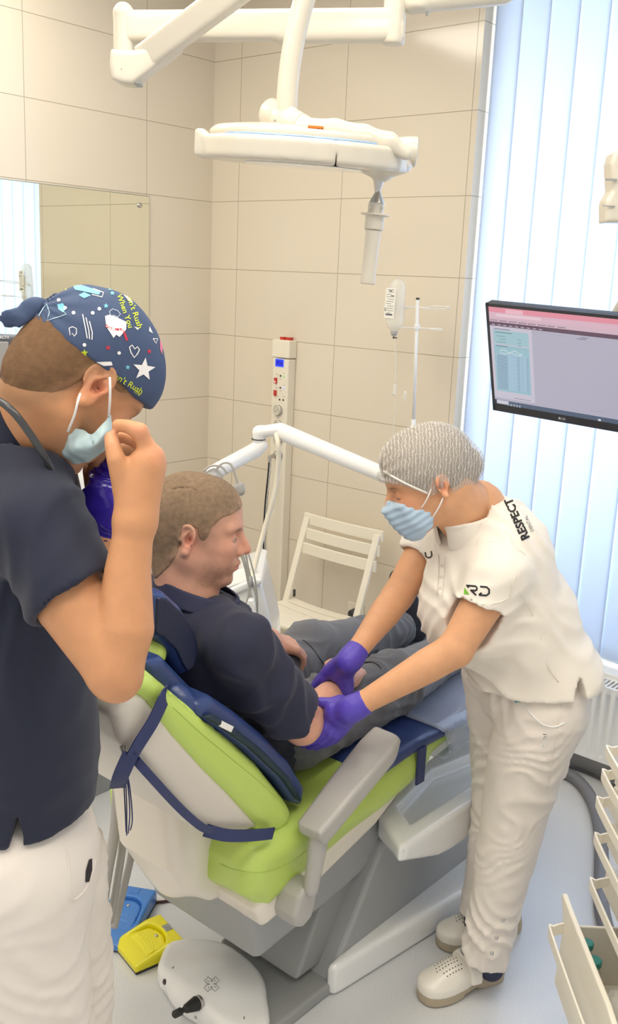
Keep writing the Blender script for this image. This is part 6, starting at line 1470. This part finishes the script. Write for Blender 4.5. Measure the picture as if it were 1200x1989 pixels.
# ------------------------------------------------------------------ white jointed instrument arm
ia = empty('instrument_boom', P(540, 840, 3.0), 'white jointed instrument arm with thick tubes crossing in front of the service column', 'mounting arm')
IP = lambda px, py, Y=3.0: P(px, py, Y)
sdf_obj('arm_tube', U(.006, cone(IP(545, 838), IP(760, 928, 2.75), .0275, .023)), .0045, WHITEG, ia)
sdf_obj('arm_elbow', U(.012, flat_cone(IP(508, 838, 3.0), IP(545, 834, 3.0), .022, .026, Z_, 1.25), cone(IP(503, 840), IP(503, 862), .021, .019)), .004, WHITEG, ia)
lathe_obj('elbow_ring', IP(502, 852), np.array([0, 0, -1.]), [(0, .0225), (.003, .0225)], DARKP, ia)
sdf_obj('lower_tube', U(.010, cone(IP(506, 866), IP(490, 880), .022, .021), cone(IP(496, 874), IP(415, 918, 2.85), .0245, .024)), .004, WHITEG, ia)
for px, py in ((487, 884), (494, 880), (549, 840)): lathe_obj('arm_screw', IP(px, py, 2.972), np.array([0, -1, 0]), [(0, .0022), (.001, .0022)], DARKP, ia, 8)
lathe_obj('clip', IP(461, 938, 2.84), np.array([.4, 0, -1.]), [(0, .010), (.008, .017), (.03, .015), (.04, .006)], GRH, ia, 14)
for pts in ([(395, 915), (410, 905), (430, 907), (441, 920)], [(420, 912), (432, 900), (448, 902), (457, 925), (461, 938)], [(400, 918), (416, 911), (428, 920), (432, 930)]): tube('cable_loop', [IP(a, b, 2.82) for a, b in pts], .0032, GRH, ia, 8, 5)
tr0 = [IP(*q, 2.72) for q in [(748, 985), (755, 1010), (775, 1035), (800, 1053), (835, 1070), (870, 1040), (840, 960), (780, 950)]]; tc = np.mean(tr0, 0); tx_ = nv(tr0[4] - tr0[0]); ty_ = nv(np.cross(np.array([0, -1., .3]), tx_)); tz_ = np.cross(tx_, ty_)
tp_ = [((p - tc) @ tx_, (p - tc) @ ty_) for p in tr0]
tray = extr(tp_, tc, tx_, ty_, tz_, .016, .010); tr_in = extr(tp_, tc + tz_ * .012, tx_, ty_, tz_, .012, .004, grow=-.011); tr_in2 = extr(tp_, tc - tz_ * .012, tx_, ty_, tz_, .012, .004, grow=-.011)
sdf_obj('tray_rim', SUB(SUB(tray, tr_in, .002), tr_in2, .002), .004, WHITEG, ia); sdf_obj('tray_mat', extr(tp_, tc, tx_, ty_, tz_, .005, .002, grow=-.010), .004, mat('blue_silicone', (74, 110, 200), .4), ia)
# ------------------------------------------------------------------ instrument cart by the patient's head
ic = empty('instrument_cart', P(470, 1190, 2.95), 'white instrument cart behind the patient\'s chin, with thin grey handpiece hoses', 'cart')
CP = lambda px, py, Y=2.9: P(px, py, Y)
top = [CP(q[0], q[1]) for q in [(345, 1190), (432, 1157), (497, 1131), (508, 1136), (535, 1250), (545, 1400), (345, 1400)]]; cc = np.mean(top, 0)
cartp = [((p - cc)[0], (p - cc)[2]) for p in top]
sdf_obj('cart_body', extr(cartp, cc + np.array([0, .16, 0]), np.array([1., 0, 0]), Z_, np.array([0, 1., 0]), .16, .014), .006, WHITEG, ic)
wt = [CP(*q) for q in [(340, 1178), (430, 1148), (497, 1121), (509, 1124), (508, 1132), (497, 1137), (432, 1162), (340, 1196)]]; wc = np.mean(wt, 0)
sdf_obj('cart_top', extr([((p - wc)[0], (p - wc)[2]) for p in wt], wc + np.array([0, .16, 0]), np.array([1., 0, 0]), Z_, np.array([0, 1., 0]), .175, .006), .0045, WHITEG, ic)
lathe_patch('folded_napkin', [[CP(415, 1128, 3.0), CP(445, 1112, 3.02), CP(480, 1104, 3.05)], [CP(420, 1136, 2.95), CP(450, 1124, 2.96), CP(486, 1116, 2.98)], [CP(432, 1144, 2.9), CP(460, 1134, 2.9), CP(492, 1124, 2.91)]], M['white_paint'], ic, .006)
GT = mat('grey_tubing', (168, 166, 160), .4)
for pts in ([(470, 1072), (478, 1100), (485, 1150), (480, 1190), (478, 1215)], [(474, 1062), (484, 1110), (495, 1150), (500, 1190), (497, 1215)], [(478, 1062), (488, 1095), (496, 1130), (500, 1170), (498, 1200)], [(476, 1060), (482, 1110), (483, 1150), (476, 1185), (484, 1225)], [(468, 1078), (476, 1105), (483, 1140), (490, 1165)]):
    tube('handpiece_hose', [CP(a, b, 2.84) for a, b in pts], .0026, GT, ic, 8, 5)
tube('spring_sleeve', [CP(488, 1120, 2.835), CP(489, 1140, 2.835)], .0045, GREYD, ic, 10, 3)
hh = [CP(*q, 2.83) for q in [(482, 1163), (492, 1162), (497, 1172), (499, 1195), (491, 1196), (489, 1178), (484, 1172), (482, 1200), (477, 1200)]]; hc_ = np.mean(hh, 0)
sdf_obj('handpiece_holder', extr([((p - hc_)[0], (p - hc_)[2]) for p in hh], hc_, np.array([1., 0, 0]), Z_, np.array([0, 1., 0]), .016, .003), .003, WHITEG, ic)
# ------------------------------------------------------------------ folding chair
fc_ = empty('folding_chair', WR(.95, .35, 0), 'white wooden folding chair with slatted seat and back standing against the tiled wall', 'folding chair')
WOODW = mat('white_painted_wood', (240, 233, 216), .45)
def slatbox(name, a, b, hgt, dep, up, m=WOODW, bend=0., par=fc_):
    a = np.asarray(a); b = np.asarray(b); x = nv(b - a); up = nv(up - x * (up @ x)); z = np.cross(x, up); bm = bmesh.new(); n = 8; L_ = np.linalg.norm(b - a); rings = []
    for i in range(n + 1):
        s = i / n; c = a + x * L_ * s + z * bend * (4 * s * (1 - s)); rings.append([bm.verts.new(tuple(c + up * hgt / 2 * p + z * dep / 2 * q)) for p, q in ((-1, -1), (1, -1), (1, 1), (-1, 1))])
    for i in range(n): [bm.faces.new((rings[i][k], rings[i][(k + 1) % 4], rings[i + 1][(k + 1) % 4], rings[i + 1][k])) for k in range(4)]
    bm.faces.new(rings[0][::-1]); bm.faces.new(rings[-1]); return bm_obj(name, bm, m, par, bevel=.003)
def BK(t, s): return WR(t, .10 + .12 * s, .745 - .36 * s)      # along the leaning back, s = 0 top
for s in (.035, .20, .37): slatbox('back_slat', BK(.735, s), BK(1.165, s), .048, .014, Z_, bend=.012)
for t in (.758, 1.142): slatbox('back_upright', BK(t, .02) - A_ * .012, BK(t, 1.05) - A_ * .012, .030, .016, S_)
for k in range(6):
    o_ = .215 + k * .056; z_ = .385 - .010 * math.sin(k / 5 * PI) + .004 * k; slatbox('seat_slat', WR(.755, o_, z_), WR(1.145, o_, z_), .048, .014, A_, bend=-.010)
for t in (.752, 1.148): slatbox('seat_rail', WR(t, .19, .368), WR(t, .53, .372), .026, .018, Z_); slatbox('rear_leg', WR(t - .01, .52, .0), WR(t - .01, .17, .40), .030, .016, S_); slatbox('front_leg', WR(t + .012, .16, .0), WR(t + .012, .24, .37), .030, .016, S_)
bm = bmesh.new(); box(bm, WR(.775, .20, .415), .004, .004, .016, S_, A_, Z_); bm_obj('hinge_hook', bm, DARKP, fc_, bevel=.001)
# socket
sk_ = empty('wall_socket', WR(.95, .006, .30), 'small white wall socket with a black plug behind the folding chair', 'socket')
a = W_(690, 1187, .01); rbox('socket_plate', (a[0] - .042, .0, a[1] - .03), (a[0] + .042, .012, a[1] + .035), CREAM2, sk_, fr='wr')
lathe_obj('black_plug', WR(a[0] + .005, .012, a[1] - .008), -A_, [(0, .024), (.03, .022), (.036, .012)], DARKP, sk_, 18)
# ------------------------------------------------------------------ drip stand
iv = empty('drip_stand', WR(1.3, .17, 0), 'thin white infusion pole with looped hooks standing by the tiled wall near the window', 'drip stand')
def IVp(px, py, off=.17): a = W_(px, py, off); return WR(a[0], off, a[1])
pt, pb = IVp(811, 582), IVp(803, 815); pbb = WR(W_(803, 815, .17)[0] + .0, .17, 0.03)
bm = bmesh.new(); sweep(bm, [pt, pb], [.0062, .0062], 14); sweep(bm, [pb + Z_ * .001, pbb], [.009, .009], 14); bm_obj('pole', bm, M['white_paint'], iv)
lathe_obj('pole_cap', pt, Z_, [(0, .0072), (.007, .0072)], DARKP, iv, 14)
for loop in ([(811, 597), (826, 597), (845, 595), (868, 596), (871, 598), (866, 600), (842, 601), (825, 598)], [(811, 597), (795, 596), (765, 595), (748, 596), (747, 598), (768, 600), (795, 598)], [(811, 637), (830, 638), (850, 638), (858, 640), (852, 641), (836, 639)], [(811, 637), (798, 637), (775, 636), (756, 635)]):
    k = [0, -.0, -.03, -.05, -.04, -.02, -.01, 0]; tube('hook', [IVp(a, b, .17 + abs(k[i % 8])) for i, (a, b) in enumerate(loop)], .0022, M['white_paint'], iv, 8, 5)
lathe_obj('clamp', IVp(809, 641), Z_, [(0, .011), (.022, .011)], M['white_paint'], iv, 14)
bm = bmesh.new()
for k in range(5): a = k * 2 * PI / 5; sweep(bm, [pbb, pbb + (S_ * math.cos(a) * .11 + A_ * math.sin(a) * .11) - Z_ * .012], [.008, .008], 10)
bm_obj('foot', bm, M['white_paint'], iv)
bot_ = empty('infusion_bottle', IVp(768, 640, .20), 'clear upside-down infusion bottle with a printed label hanging on the drip stand', 'bottle')
BOT = mat('clear_bottle', (244, 242, 232), .12, alpha=.42, coat=.5)
bp0 = IVp(773, 546, .20); bp1 = IVp(766, 634, .20); bax = nv(bp1 - bp0); bl_ = np.linalg.norm(bp1 - bp0)
bts = U(.015, flat_cone(bp0 + bax * .02, bp1 - bax * .022, .031, .0375, A_, 1.15)); sdf_obj('bottle_body', U(.008, bts, cone(bp1, bp1 + bax * .022, .012, .011)), .0035, BOT, bot_)
lathe_obj('bottle_neck', bp1 + bax * .016, bax, [(0, .014), (.012, .014), (.014, .011), (.020, .009)], GRH, bot_, 16)
txy = np.cross(bax, -A_); lbl = [rect(-.026, -.055, .020, .055, (238, 236, 228))]
for k in range(12): y = .048 - k * .0085; lbl.append(rect(-.02 + (.006 if k % 3 == 1 else 0), y, .014 - (.010 if k % 4 == 2 else 0), y + .0018, (120, 122, 128)))
lbl += [rect(-.010, .043, .004, .0465, (70, 70, 76)), rect(.0, .026, .016, .029, (70, 70, 76)), rect(-.018, -.043, .012, -.039, (80, 80, 86)), rect(-.024, -.03, -.021, -.018, (80, 80, 84))]
flat_shapes('bottle_label', lbl, (bp0 + bp1) / 2 - bax * .002 - A_ * .036, txy if txy @ S_ > 0 else -txy, -bax, LABELINK, bot_, -.001)
DT = mat('drip_line', (244, 240, 226), .2, alpha=.6)
tube('drip_line', [bp1 + bax * .036, IVp(768, 690, .20), IVp(768, 720, .20), IVp(767, 745, .20)], .0018, DT, bot_, 8, 4)
lathe_obj('drip_chamber', IVp(767, 746, .20), -Z_, [(0, .004), (.004, .009), (.040, .009), (.046, .004)], DT, bot_, 16)
lathe_obj('drip_chamber', IVp(787, 760, .20), nv(-Z_ - S_ * .12), [(0, .003), (.003, .0065), (.032, .0065), (.038, .003)], DT, bot_, 16)
tube('drip_line', [IVp(767, 775, .20), IVp(766, 800, .20), IVp(762, 860, .20), IVp(770, 905, .20)], .0018, DT, bot_, 8, 4)
bm = bmesh.new(); lathe(bm, bp1 + bax * .042 + S_ * .002, -A_, [(0, .004), (.004, .004)], 12); lathe(bm, bp1 + bax * .042 + S_ * .013, -A_, [(0, .003), (.004, .003)], 12); bm_obj('roller_clip', bm, DARKP, bot_)
# ------------------------------------------------------------------ floor hose and cables
fh = [F(px, py, .022) for px, py in ((980, 1470), (1040, 1487), (1080, 1495), (1118, 1513), (1148, 1552), (1165, 1610), (1168, 1680), (1168, 1760), (1185, 1830))]
pts = catmull(fh, 22); n = len(pts); rad_ = [.0205 + .0022 * (1 if i % 2 else -1) for i in range(n)]
bm = bmesh.new(); sweep(bm, pts, rad_, 16); hz = bm_obj('corrugated_hose', bm, mat('grey_corrugated_plastic', (128, 128, 134), .45)); tag(hz, 'thick grey corrugated suction hose curving over the floor below the radiator', 'hose')
cb1 = tube('floor_cable', [F(px, py, .006) for px, py in ((820, 1500), (870, 1491), (925, 1491), (1000, 1494), (1085, 1488), (1130, 1497), (1180, 1520), (1230, 1545))], .0055, mat('dark_grey_cable', (92, 92, 96), .5)); tag(cb1, 'thin dark grey cable lying on the floor between the chair housing and the radiator', 'cable')
cb2 = tube('pedal_cable', [F(px, py, .005) for px, py in ((240, 1742), (270, 1746), (296, 1752), (325, 1750), (360, 1742))], .004, mat('brown_cable', (74, 40, 36), .5)); tag(cb2, 'short dark brown cable running from the blue foot pedal under the dental chair', 'cable')
# hoses hanging behind the chair back
for i, (pp_, r_, lb_) in enumerate((([(233, 1470), (228, 1540), (222, 1620), (208, 1700), (196, 1780)], .0125, 'leftmost and thickest of the grey hoses hanging behind the dental chair'),
                               ([(244, 1490), (242, 1560), (238, 1640), (228, 1710), (214, 1790)], .0095, 'middle one of the three grey hoses hanging behind the dental chair'),
                               ([(256, 1500), (257, 1580), (256, 1650), (244, 1710), (222, 1800)], .0090, 'rightmost of the grey hoses hanging behind the dental chair, nearest to its cream skirt'))):
    Yh_ = 2.06 + .03 * i
    o = tube('hanging_hose', [P(a, b, Yh_) for a, b in pp_], r_, GRH, None, 14); tag(o, lb_, 'hose', 'grey hoses hanging behind the chair')
Yc = 1.62
hc1 = empty('navy_strap_cord', P(245, 1500, Yc), 'cream cord with navy ribbons hanging below the elbow of the capped man', 'cord')
tube('cream_cord', [P(245, 1345, Yc), P(243, 1390, Yc), P(241, 1420, Yc), P(243, 1440, Yc)], .0022, mat('peach_cord', (232, 206, 164), .5), hc1, 8, 5)
tube('steel_clip', [P(243, 1438, Yc), P(244, 1455, Yc), P(246, 1478, Yc)], .0024, M['steel'], hc1, 8, 4); tube('steel_clip', [P(235, 1450, Yc), P(239, 1462, Yc), P(242, 1472, Yc)], .003, M['steel'], hc1, 8, 4)
NR_ = mat('navy_ribbon', (26, 34, 92), .35)
for i, pp_ in enumerate(([(240, 1478), (244, 1520), (246, 1570), (246, 1622)], [(241, 1480), (249, 1530), (252, 1580), (249, 1618)], [(242, 1482), (252, 1530), (257, 1590), (253, 1612)], [(239, 1480), (241, 1530), (244, 1590), (245, 1615)])):
    tube('ribbon', [P(a, b, Yc + .004 * i) for a, b in pp_], .0032, NR_, hc1, 8, 5, flat=.35)
# ------------------------------------------------------------------ foot pedals
def pedal(name, cor, col, label, hz_):
    A0, B0, C0_, D0 = [np.array([*F(*q, .0)[:2], 0.]) for q in cor]
    c = (A0 + B0 + C0_ + D0) / 4; x = nv((D0 + C0_) / 2 - (A0 + B0) / 2); y = nv(np.cross(Z_, x)); m_ = mat(name + '_plastic', col, .32, coat=.3)
    L_ = np.linalg.norm((D0 + C0_) / 2 - (A0 + B0) / 2) / 2; W2 = np.linalg.norm((A0 + D0) / 2 - (B0 + C0_) / 2) / 2
    e = empty(name, c, label, 'foot pedal')
    prof = [(-L_, .004), (-L_, .022), (-L_ * .8, .026), (L_ * .35, .048), (L_ * .92, .048), (L_, .036), (L_, .004)]
    b = extr(prof, c, x, Z_, y, W2, .007)
    arch = [(-L_ * 1.3, -W2 * .74), (L_ * .10, -W2 * .74), (L_ * .42, -W2 * .55), (L_ * .55, 0), (L_ * .42, W2 * .55), (L_ * .10, W2 * .74), (-L_ * 1.3, W2 * .74)]
    arch = [tuple(q) for q in catmull([np.array(q) for q in arch], 4, True)]
    sl = nv(x * (L_ * 1.15) + Z_ * .022); sn = np.cross(sl, y) * (1 if np.cross(sl, y)[2] > 0 else -1)
    b = SUB(b, extr(arch, c + Z_ * .052, x, y, Z_, .022, .002), .003)
    body = sdf_obj('pedal_housing', b, .0032, m_, e)
    tpl = [(-L_ * .97, .006), (-L_ * .97, .022), (-L_ * .2, .034), (L_ * .50, .038), (L_ * .50, .006)]
    tread = INT(extr(tpl, c, x, Z_, y, W2 * .72, .004), extr(arch, c + Z_ * .02, x, y, Z_, .05, .002, grow=-.003), .002)
    tread = DISP(tread, lambda p: .0010 * np.sin(np.clip(((p - c) @ x + .35 * ((p - c) @ y) ** 2 / .05) / .008, -3.5, 3.5) * 2 * PI), .002)
    sdf_obj('treadle', tread, .0028, m_, e)
    lathe_obj('treadle_screw', c + x * L_ * .30 + Z_ * .0355, Z_, [(0, .005), (.003, .005), (.004, .003)], M['steel'], e, 16)
    bm = bmesh.new(); box(bm, c + x * L_ * .76 + Z_ * .0485, .010, .013, .0012, x, y, Z_); box(bm, c - y * .0 + x * L_ * .76 + Z_ * .050, .003, .005, .0008, x, y, Z_); bm_obj('pedal_badge', bm, GREYD if name[0] == 'y' else m_, e, bevel=.0008)
    bm = bmesh.new(); box(bm, c + Z_ * .003, L_ * .98, W2 * .98, .003, x, y, Z_); bm_obj('rubber_base', bm, DARKP, e)
pedal('yellow_pedal', [(228, 1836), (255, 1900), (350, 1856), (322, 1800)], (236, 226, 22), 'yellow foot pedal on the floor left of the white foot control', 1)
pedal('blue_pedal', [(196, 1835), (222, 1862), (298, 1775), (240, 1722)], (66, 128, 204), 'blue foot pedal on the floor behind the yellow one', 1)
# foot control
ft = empty('foot_control', F(420, 1930, 0), 'white domed foot control with a black rubber joystick in front of the dental chair', 'foot control')
fo_ = [F(*q, 0)[:2] for q in [(310, 1925), (310, 1895), (332, 1862), (402, 1858), (455, 1876), (500, 1922), (518, 1975), (520, 2030), (480, 2060), (430, 2030), (370, 1978)]]
fo_ = [tuple(q) for q in catmull([np.array(q) for q in fo_], 3, True)]; fcn = np.mean(np.array(fo_), 0); fce = np.array([fcn[0], fcn[1], 0])
b = extr([(x - fcn[0], y - fcn[1]) for x, y in fo_], fce + Z_ * .03, np.array([1., 0, 0]), np.array([0, 1., 0]), Z_, .032, .020)
b = U(.03, b, INT(ell(fce + Z_ * .030, (.115, .095, .045)), OFF(b, .02), .01))
fbo = sdf_obj('control_housing', b, .004, WHITEG, ft)
tr = bvh_of(fbo)
def hitp(px, py):
    d = Vector(ray(px, py)).normalized(); h = tr.ray_cast(Vector((0, 0, EYE)), d); return np.array(h[0]), np.array(h[1])
try:
    jp, jn = hitp(386, 1947); jd = nv(P(348, 1966, jp[1] - .04) - jp)
    lathe_obj('joystick_socket', jp - jd * .004, jd, [(0, .017), (.008, .017), (.009, .014)], M['steel'], ft, 20)
    prof = [(.002, .015)]
    for k in range(6): prof += [(.008 + k * .006, .0175 - k * .0013), (.011 + k * .006, .0145 - k * .0013)]
    prof += [(.046, .006), (.050, .0065), (.053, .0095), (.072, .0090), (.075, .006)]
    lathe_obj('joystick', jp, jd, prof, mat('black_rubber_boot', (34, 34, 34), .5), ft, 20, bevel=0)
    bp_, bn_ = hitp(320, 1907); lathe_obj('round_button', bp_, bn_, [(-.001, .007), (.002, .007), (.004, .004)], mat('maroon_button', (64, 44, 44), .4), ft, 16)
    bp_, bn_ = hitp(380, 1976); lathe_obj('housing_screw', bp_, bn_, [(-.001, .0045), (.001, .0045)], M['steel'], ft, 12)
except Exception as e_: print('joystick', e_)
ems = []
for k in range(4):
    a = PI / 4 + k * PI / 2; c_, s_ = math.cos(a), math.sin(a); R2 = lambda x, y: (x * c_ - y * s_, (x * s_ + y * c_) * .9)
    ems.append(stroke([R2(.003, -.0035), R2(.010, -.007), R2(.020, -.006), R2(.018, 0), R2(.020, .006), R2(.010, .007), R2(.003, .0035)], .0011, (70, 70, 70))); ems.append(stroke([R2(.008, 0), R2(.014, .002)], .0012, (110, 100, 90)))
cam_decal('control_emblem', ems, fbo, 411, 1912, PRINT, ft)
cam_decal('control_marks', [stroke([(-.002, -.002), (.002, .002)], .0018, (60, 60, 60))], fbo, 336, 1880, PRINT, ft); cam_decal('control_marks', [text2d('S', .008, (60, 60, 60), .0002)], fbo, 474, 1978, PRINT, ft)
# ------------------------------------------------------------------ drawer cart on the right
dc = empty('drawer_cart', np.array([.9, 1.7, 0]), 'cream plastic drawer cart at the right edge, its lowest drawer pulled open', 'drawer cart')
DCM = mat('cream_drawer_plastic', (232, 226, 212), .4); XY = 'xyz'
rbox('cart_carcass', (.78, 1.40, .22), (1.2, 1.93, .95), DCM, dc, fr=XY, bevel=.01)
def handle(par, x0, ya, yb, z, out=.045, h=.022):
    """flat strip handle: out from the front, along it and back"""
    ptsx = [np.array([x0, ya, z]), np.array([x0 - out * .7, ya - .012, z]), np.array([x0 - out, ya - .035, z]), np.array([x0 - out, yb + .04, z]), np.array([x0 - out * .75, yb + .010, z]), np.array([x0, yb, z])]
    bm = bmesh.new(); r0 = None; pts = catmull(ptsx, 5); t2 = .0022
    for i, p in enumerate(pts):
        d = pts[min(i + 1, len(pts) - 1)] - pts[max(i - 1, 0)]; d = nv(d); sx = np.cross(Z_, d)
        r = [bm.verts.new(tuple(p + sx * t2 * a + Z_ * h / 2 * b)) for a, b in ((-1, -1), (1, -1), (1, 1), (-1, 1))]
        if r0: [bm.faces.new((r0[k], r0[(k + 1) % 4], r[(k + 1) % 4], r[k])) for k in range(4)]
        else: bm.faces.new(r[::-1])
        r0 = r
    bm.faces.new(r0); return bm_obj('handle', bm, DCM, par, bevel=.0008)
for k, (px, py) in enumerate(((1152, 1722), (1161, 1633), (1165, 1562), (1176, 1508), (1184, 1462))):
    h0 = P(px, py, 1.84); z = h0[2]; xh = h0[0] + .045
    d = prism('drawer', [(1.42, z - .055), (1.43, z + .030), (1.80, z + .030), (1.90, z + .012), (1.915, z - .055)], lambda a, b, q: np.array([q, a, b]), xh, .79, DCM, dc, bevel=.004)
    handle(d, xh, 1.875, 1.46, z - .010)
od = empty('open_drawer', (0, 0, 0)) if False else None
xo = .595
d = prism('open_drawer', [(1.36, .24), (1.40, .36), (1.52, .448), (1.56, .455), (1.84, .455), (1.90, .458), (1.905, .445), (1.87, .40), (1.885, .24)], lambda a, b, q: np.array([q, a, b]), xo, xo + .012, DCM, dc, bevel=.004)
handle(d, xo, 1.865, 1.50, .395, out=.035, h=.026)
rbox('drawer_side', (xo + .012, 1.865, .25), (.80, 1.872, .40), DCM, d, fr=XY); rbox('drawer_side', (xo + .012, 1.45, .25), (.80, 1.457, .40), DCM, d, fr=XY); rbox('drawer_bottom', (xo + .012, 1.45, .245), (.80, 1.87, .255), DCM, d, fr=XY)
bm = bmesh.new()
for y in (1.45, 1.86):
    box(bm, (xo + .015 + .085, y, .462 if y > 1.6 else .30), .001, .001, .001)
bm.free()
for i, (px, py, lab) in enumerate(((1134, 1832, 'small clear glass vial with a teal cap in the open drawer, the farther one'), (1146, 1866, 'small clear glass vial with a teal cap in the open drawer, the nearer one'))):
    c = P(px, py, 1.80 - .06 * i); c = np.array([xo + .032, c[1], c[2]])
    v = empty('glass_vial', (c[0], c[1], .257), lab, 'vial', 'vials in the open drawer')
    lathe_obj('vial_glass', (c[0], c[1], .257), Z_, [(0, .016), (.003, .018), (max(c[2] - .257 - .035, .04), .018), (max(c[2] - .257 - .018, .055), .012), (c[2] - .257 - .005, .012)], mat('vial_glass', (214, 226, 224), .08, alpha=.45, coat=.6), v, 20)
    lathe_obj('vial_cap', c - Z_ * .010, Z_, [(0, .0150), (.012, .0155), (.014, .0135)], mat('teal_cap', (44, 126, 118), .45), v, 22)
PK = mat('clear_packet', (222, 224, 220), .25, alpha=.75, bump=1.2, bscale=60, coat=.4)
for i, (x, y, z, lab, cs) in enumerate(((.70, 1.72, .30, 'crumpled white paper packet lying in the open drawer under the cart handles', (.05, .06, .03)), (.67, 1.60, .275, 'crumpled clear film packet at the near end of the open drawer', (.045, .07, .016)))):
    s = DISP(ell((x, y, z), cs), lambda p: folds(p, np.array([.5, 1, .3]), .02, .010, 1., 30.) + .004 * vnoise(p, 60.), .014)
    s = INT(s, half((0, 0, .256), (0, 0, -1.)), .001)
    o = sdf_obj('packet', s, .004, PK if i else mat('paper_packet', (226, 222, 212), .6, bump=.6, bscale=50)); tag(o, lab, 'packet')
# ------------------------------------------------------------------ units by the left wall
wc_ = empty('side_cabinet', WL(1.5, .75, 0), 'low white cabinet with a grey plinth behind the man in the patterned cap', 'cabinet')
rbox('cabinet_body', (1.22, .55, .13), (2.1, 1.0, .86), WHITEG, wc_, fr='wl', bevel=.006); rbox('plinth', (1.24, .57, 0), (2.08, .97, .13), GREYD, wc_, fr='wl')
sb = empty('steel_tray', P(205, 1085, 2.2), 'narrow steel instrument tray with a bent tube holder beside the forearm of the capped man', 'tray')
quadbox('tray_plate', P(184, 1064, 2.3), P(232, 1100, 2.2), P(180, 1078, 2.26), .004, M['steel'], sb)
sdf_obj('tray_pad', U(.01, cone(P(180, 1085, 2.25), P(225, 1118, 2.15), .022, .024), cone(P(190, 1100, 2.25), P(222, 1135, 2.2), .03, .03)), .005, WHITEG, sb)
tube('bent_holder', [P(208, 1088, 2.2), P(210, 1075, 2.2), P(218, 1064, 2.2), P(232, 1060, 2.2), P(250, 1062, 2.2)], .003, M['steel'], sb, 10, 6)
tube('thin_wire', [P(197, 1036, 2.25), P(203, 1055, 2.22), P(205, 1080, 2.2), P(204, 1094, 2.2)], .0012, GREYD, sb, 6, 6)
vm = empty('imaging_monitor', WL(1.1, .3, 1.0), 'imaging screen with a pale lower edge seen below the face mask of the capped man', 'monitor')
ma_, mb_, mc_ = P(60, 914, 2.75), P(196, 898, 2.95), P(60, 745, 2.75)
quadbox('screen_case', ma_, mb_, mc_, -.03, M['white_paint'], vm)
xs, ys = mb_ - ma_, mc_ - ma_; lw_, lh_ = np.linalg.norm(xs), np.linalg.norm(ys); zz = nv(np.cross(xs, ys)); zz = zz if zz[1] < 0 else -zz
flat_shapes('screen', [rect(.012, .010, lw_ - .004, lh_ - .01, (70, 74, 92)), rect(.012, .014, lw_ - .006, .036, (120, 130, 160)), rect(lw_ * .62, .034, lw_ - .02, .050, (196, 204, 222)), rect(lw_ * .34, .018, lw_ * .42, .03, (190, 205, 230)), rect(.012, .052, lw_ - .006, lh_ - .02, (120, 124, 140))], ma_ + zz * .0045, xs, ys, SCREEN, vm, .0006 * (1 if np.cross(xs, ys) @ zz > 0 else -1))
sdf_obj('screen_stand', U(.02, cone((ma_ + mb_) / 2 + np.array([0, .05, 0]), (ma_ + mb_) / 2 + np.array([0, .05, -.3]), .03), rb((ma_ + mb_) / 2 + np.array([-.02, .05, -.12]), (.14, .04, .10), .02)), .006, WHITEG, vm)
gd_ = empty('grey_device', P(10, 700, 2.6), 'dark grey boxy device with a rounded panel at the left edge behind the man\'s neck', 'device')
GD = mat('slate_plastic', (86, 88, 96), .45)
quadbox('device_case', P(-90, 742, 2.6), P(42, 748, 2.6), P(-90, 648, 2.6), -.08, GD, gd_, .006)
quadbox('rounded_panel', P(-80, 722, 2.592), P(16, 724, 2.592), P(-80, 662, 2.592), -.006, mat('grey_panel', (150, 148, 146), .4), gd_, .003)
sdf_obj('stand_pole', cone(P(-30, 735, 2.64), P(-30, 735, 2.64) * np.array([1, 1, 0]) + Z_ * .885 - S_ * .19, .018), .006, GD, gd_); sdf_obj('stand_base', rb(P(-30, 735, 2.64) * np.array([1, 1, 0]) + Z_ * .872 - S_ * .19, (.12, .10, .012), .008), .006, GD, gd_)
flat_shapes('device_led', [rect(-.008, -.005, .008, .005, (232, 170, 70))], P(30, 682, 2.588), np.array([1., 0, 0]), Z_, SCREEN, gd_, .001)
flat_shapes('device_lettering', [text2d('DIRECTV', .010, (220, 220, 224), .0002)], P(3, 655, 2.588), np.array([1., 0, 0]), Z_, LABELINK, gd_, .001)
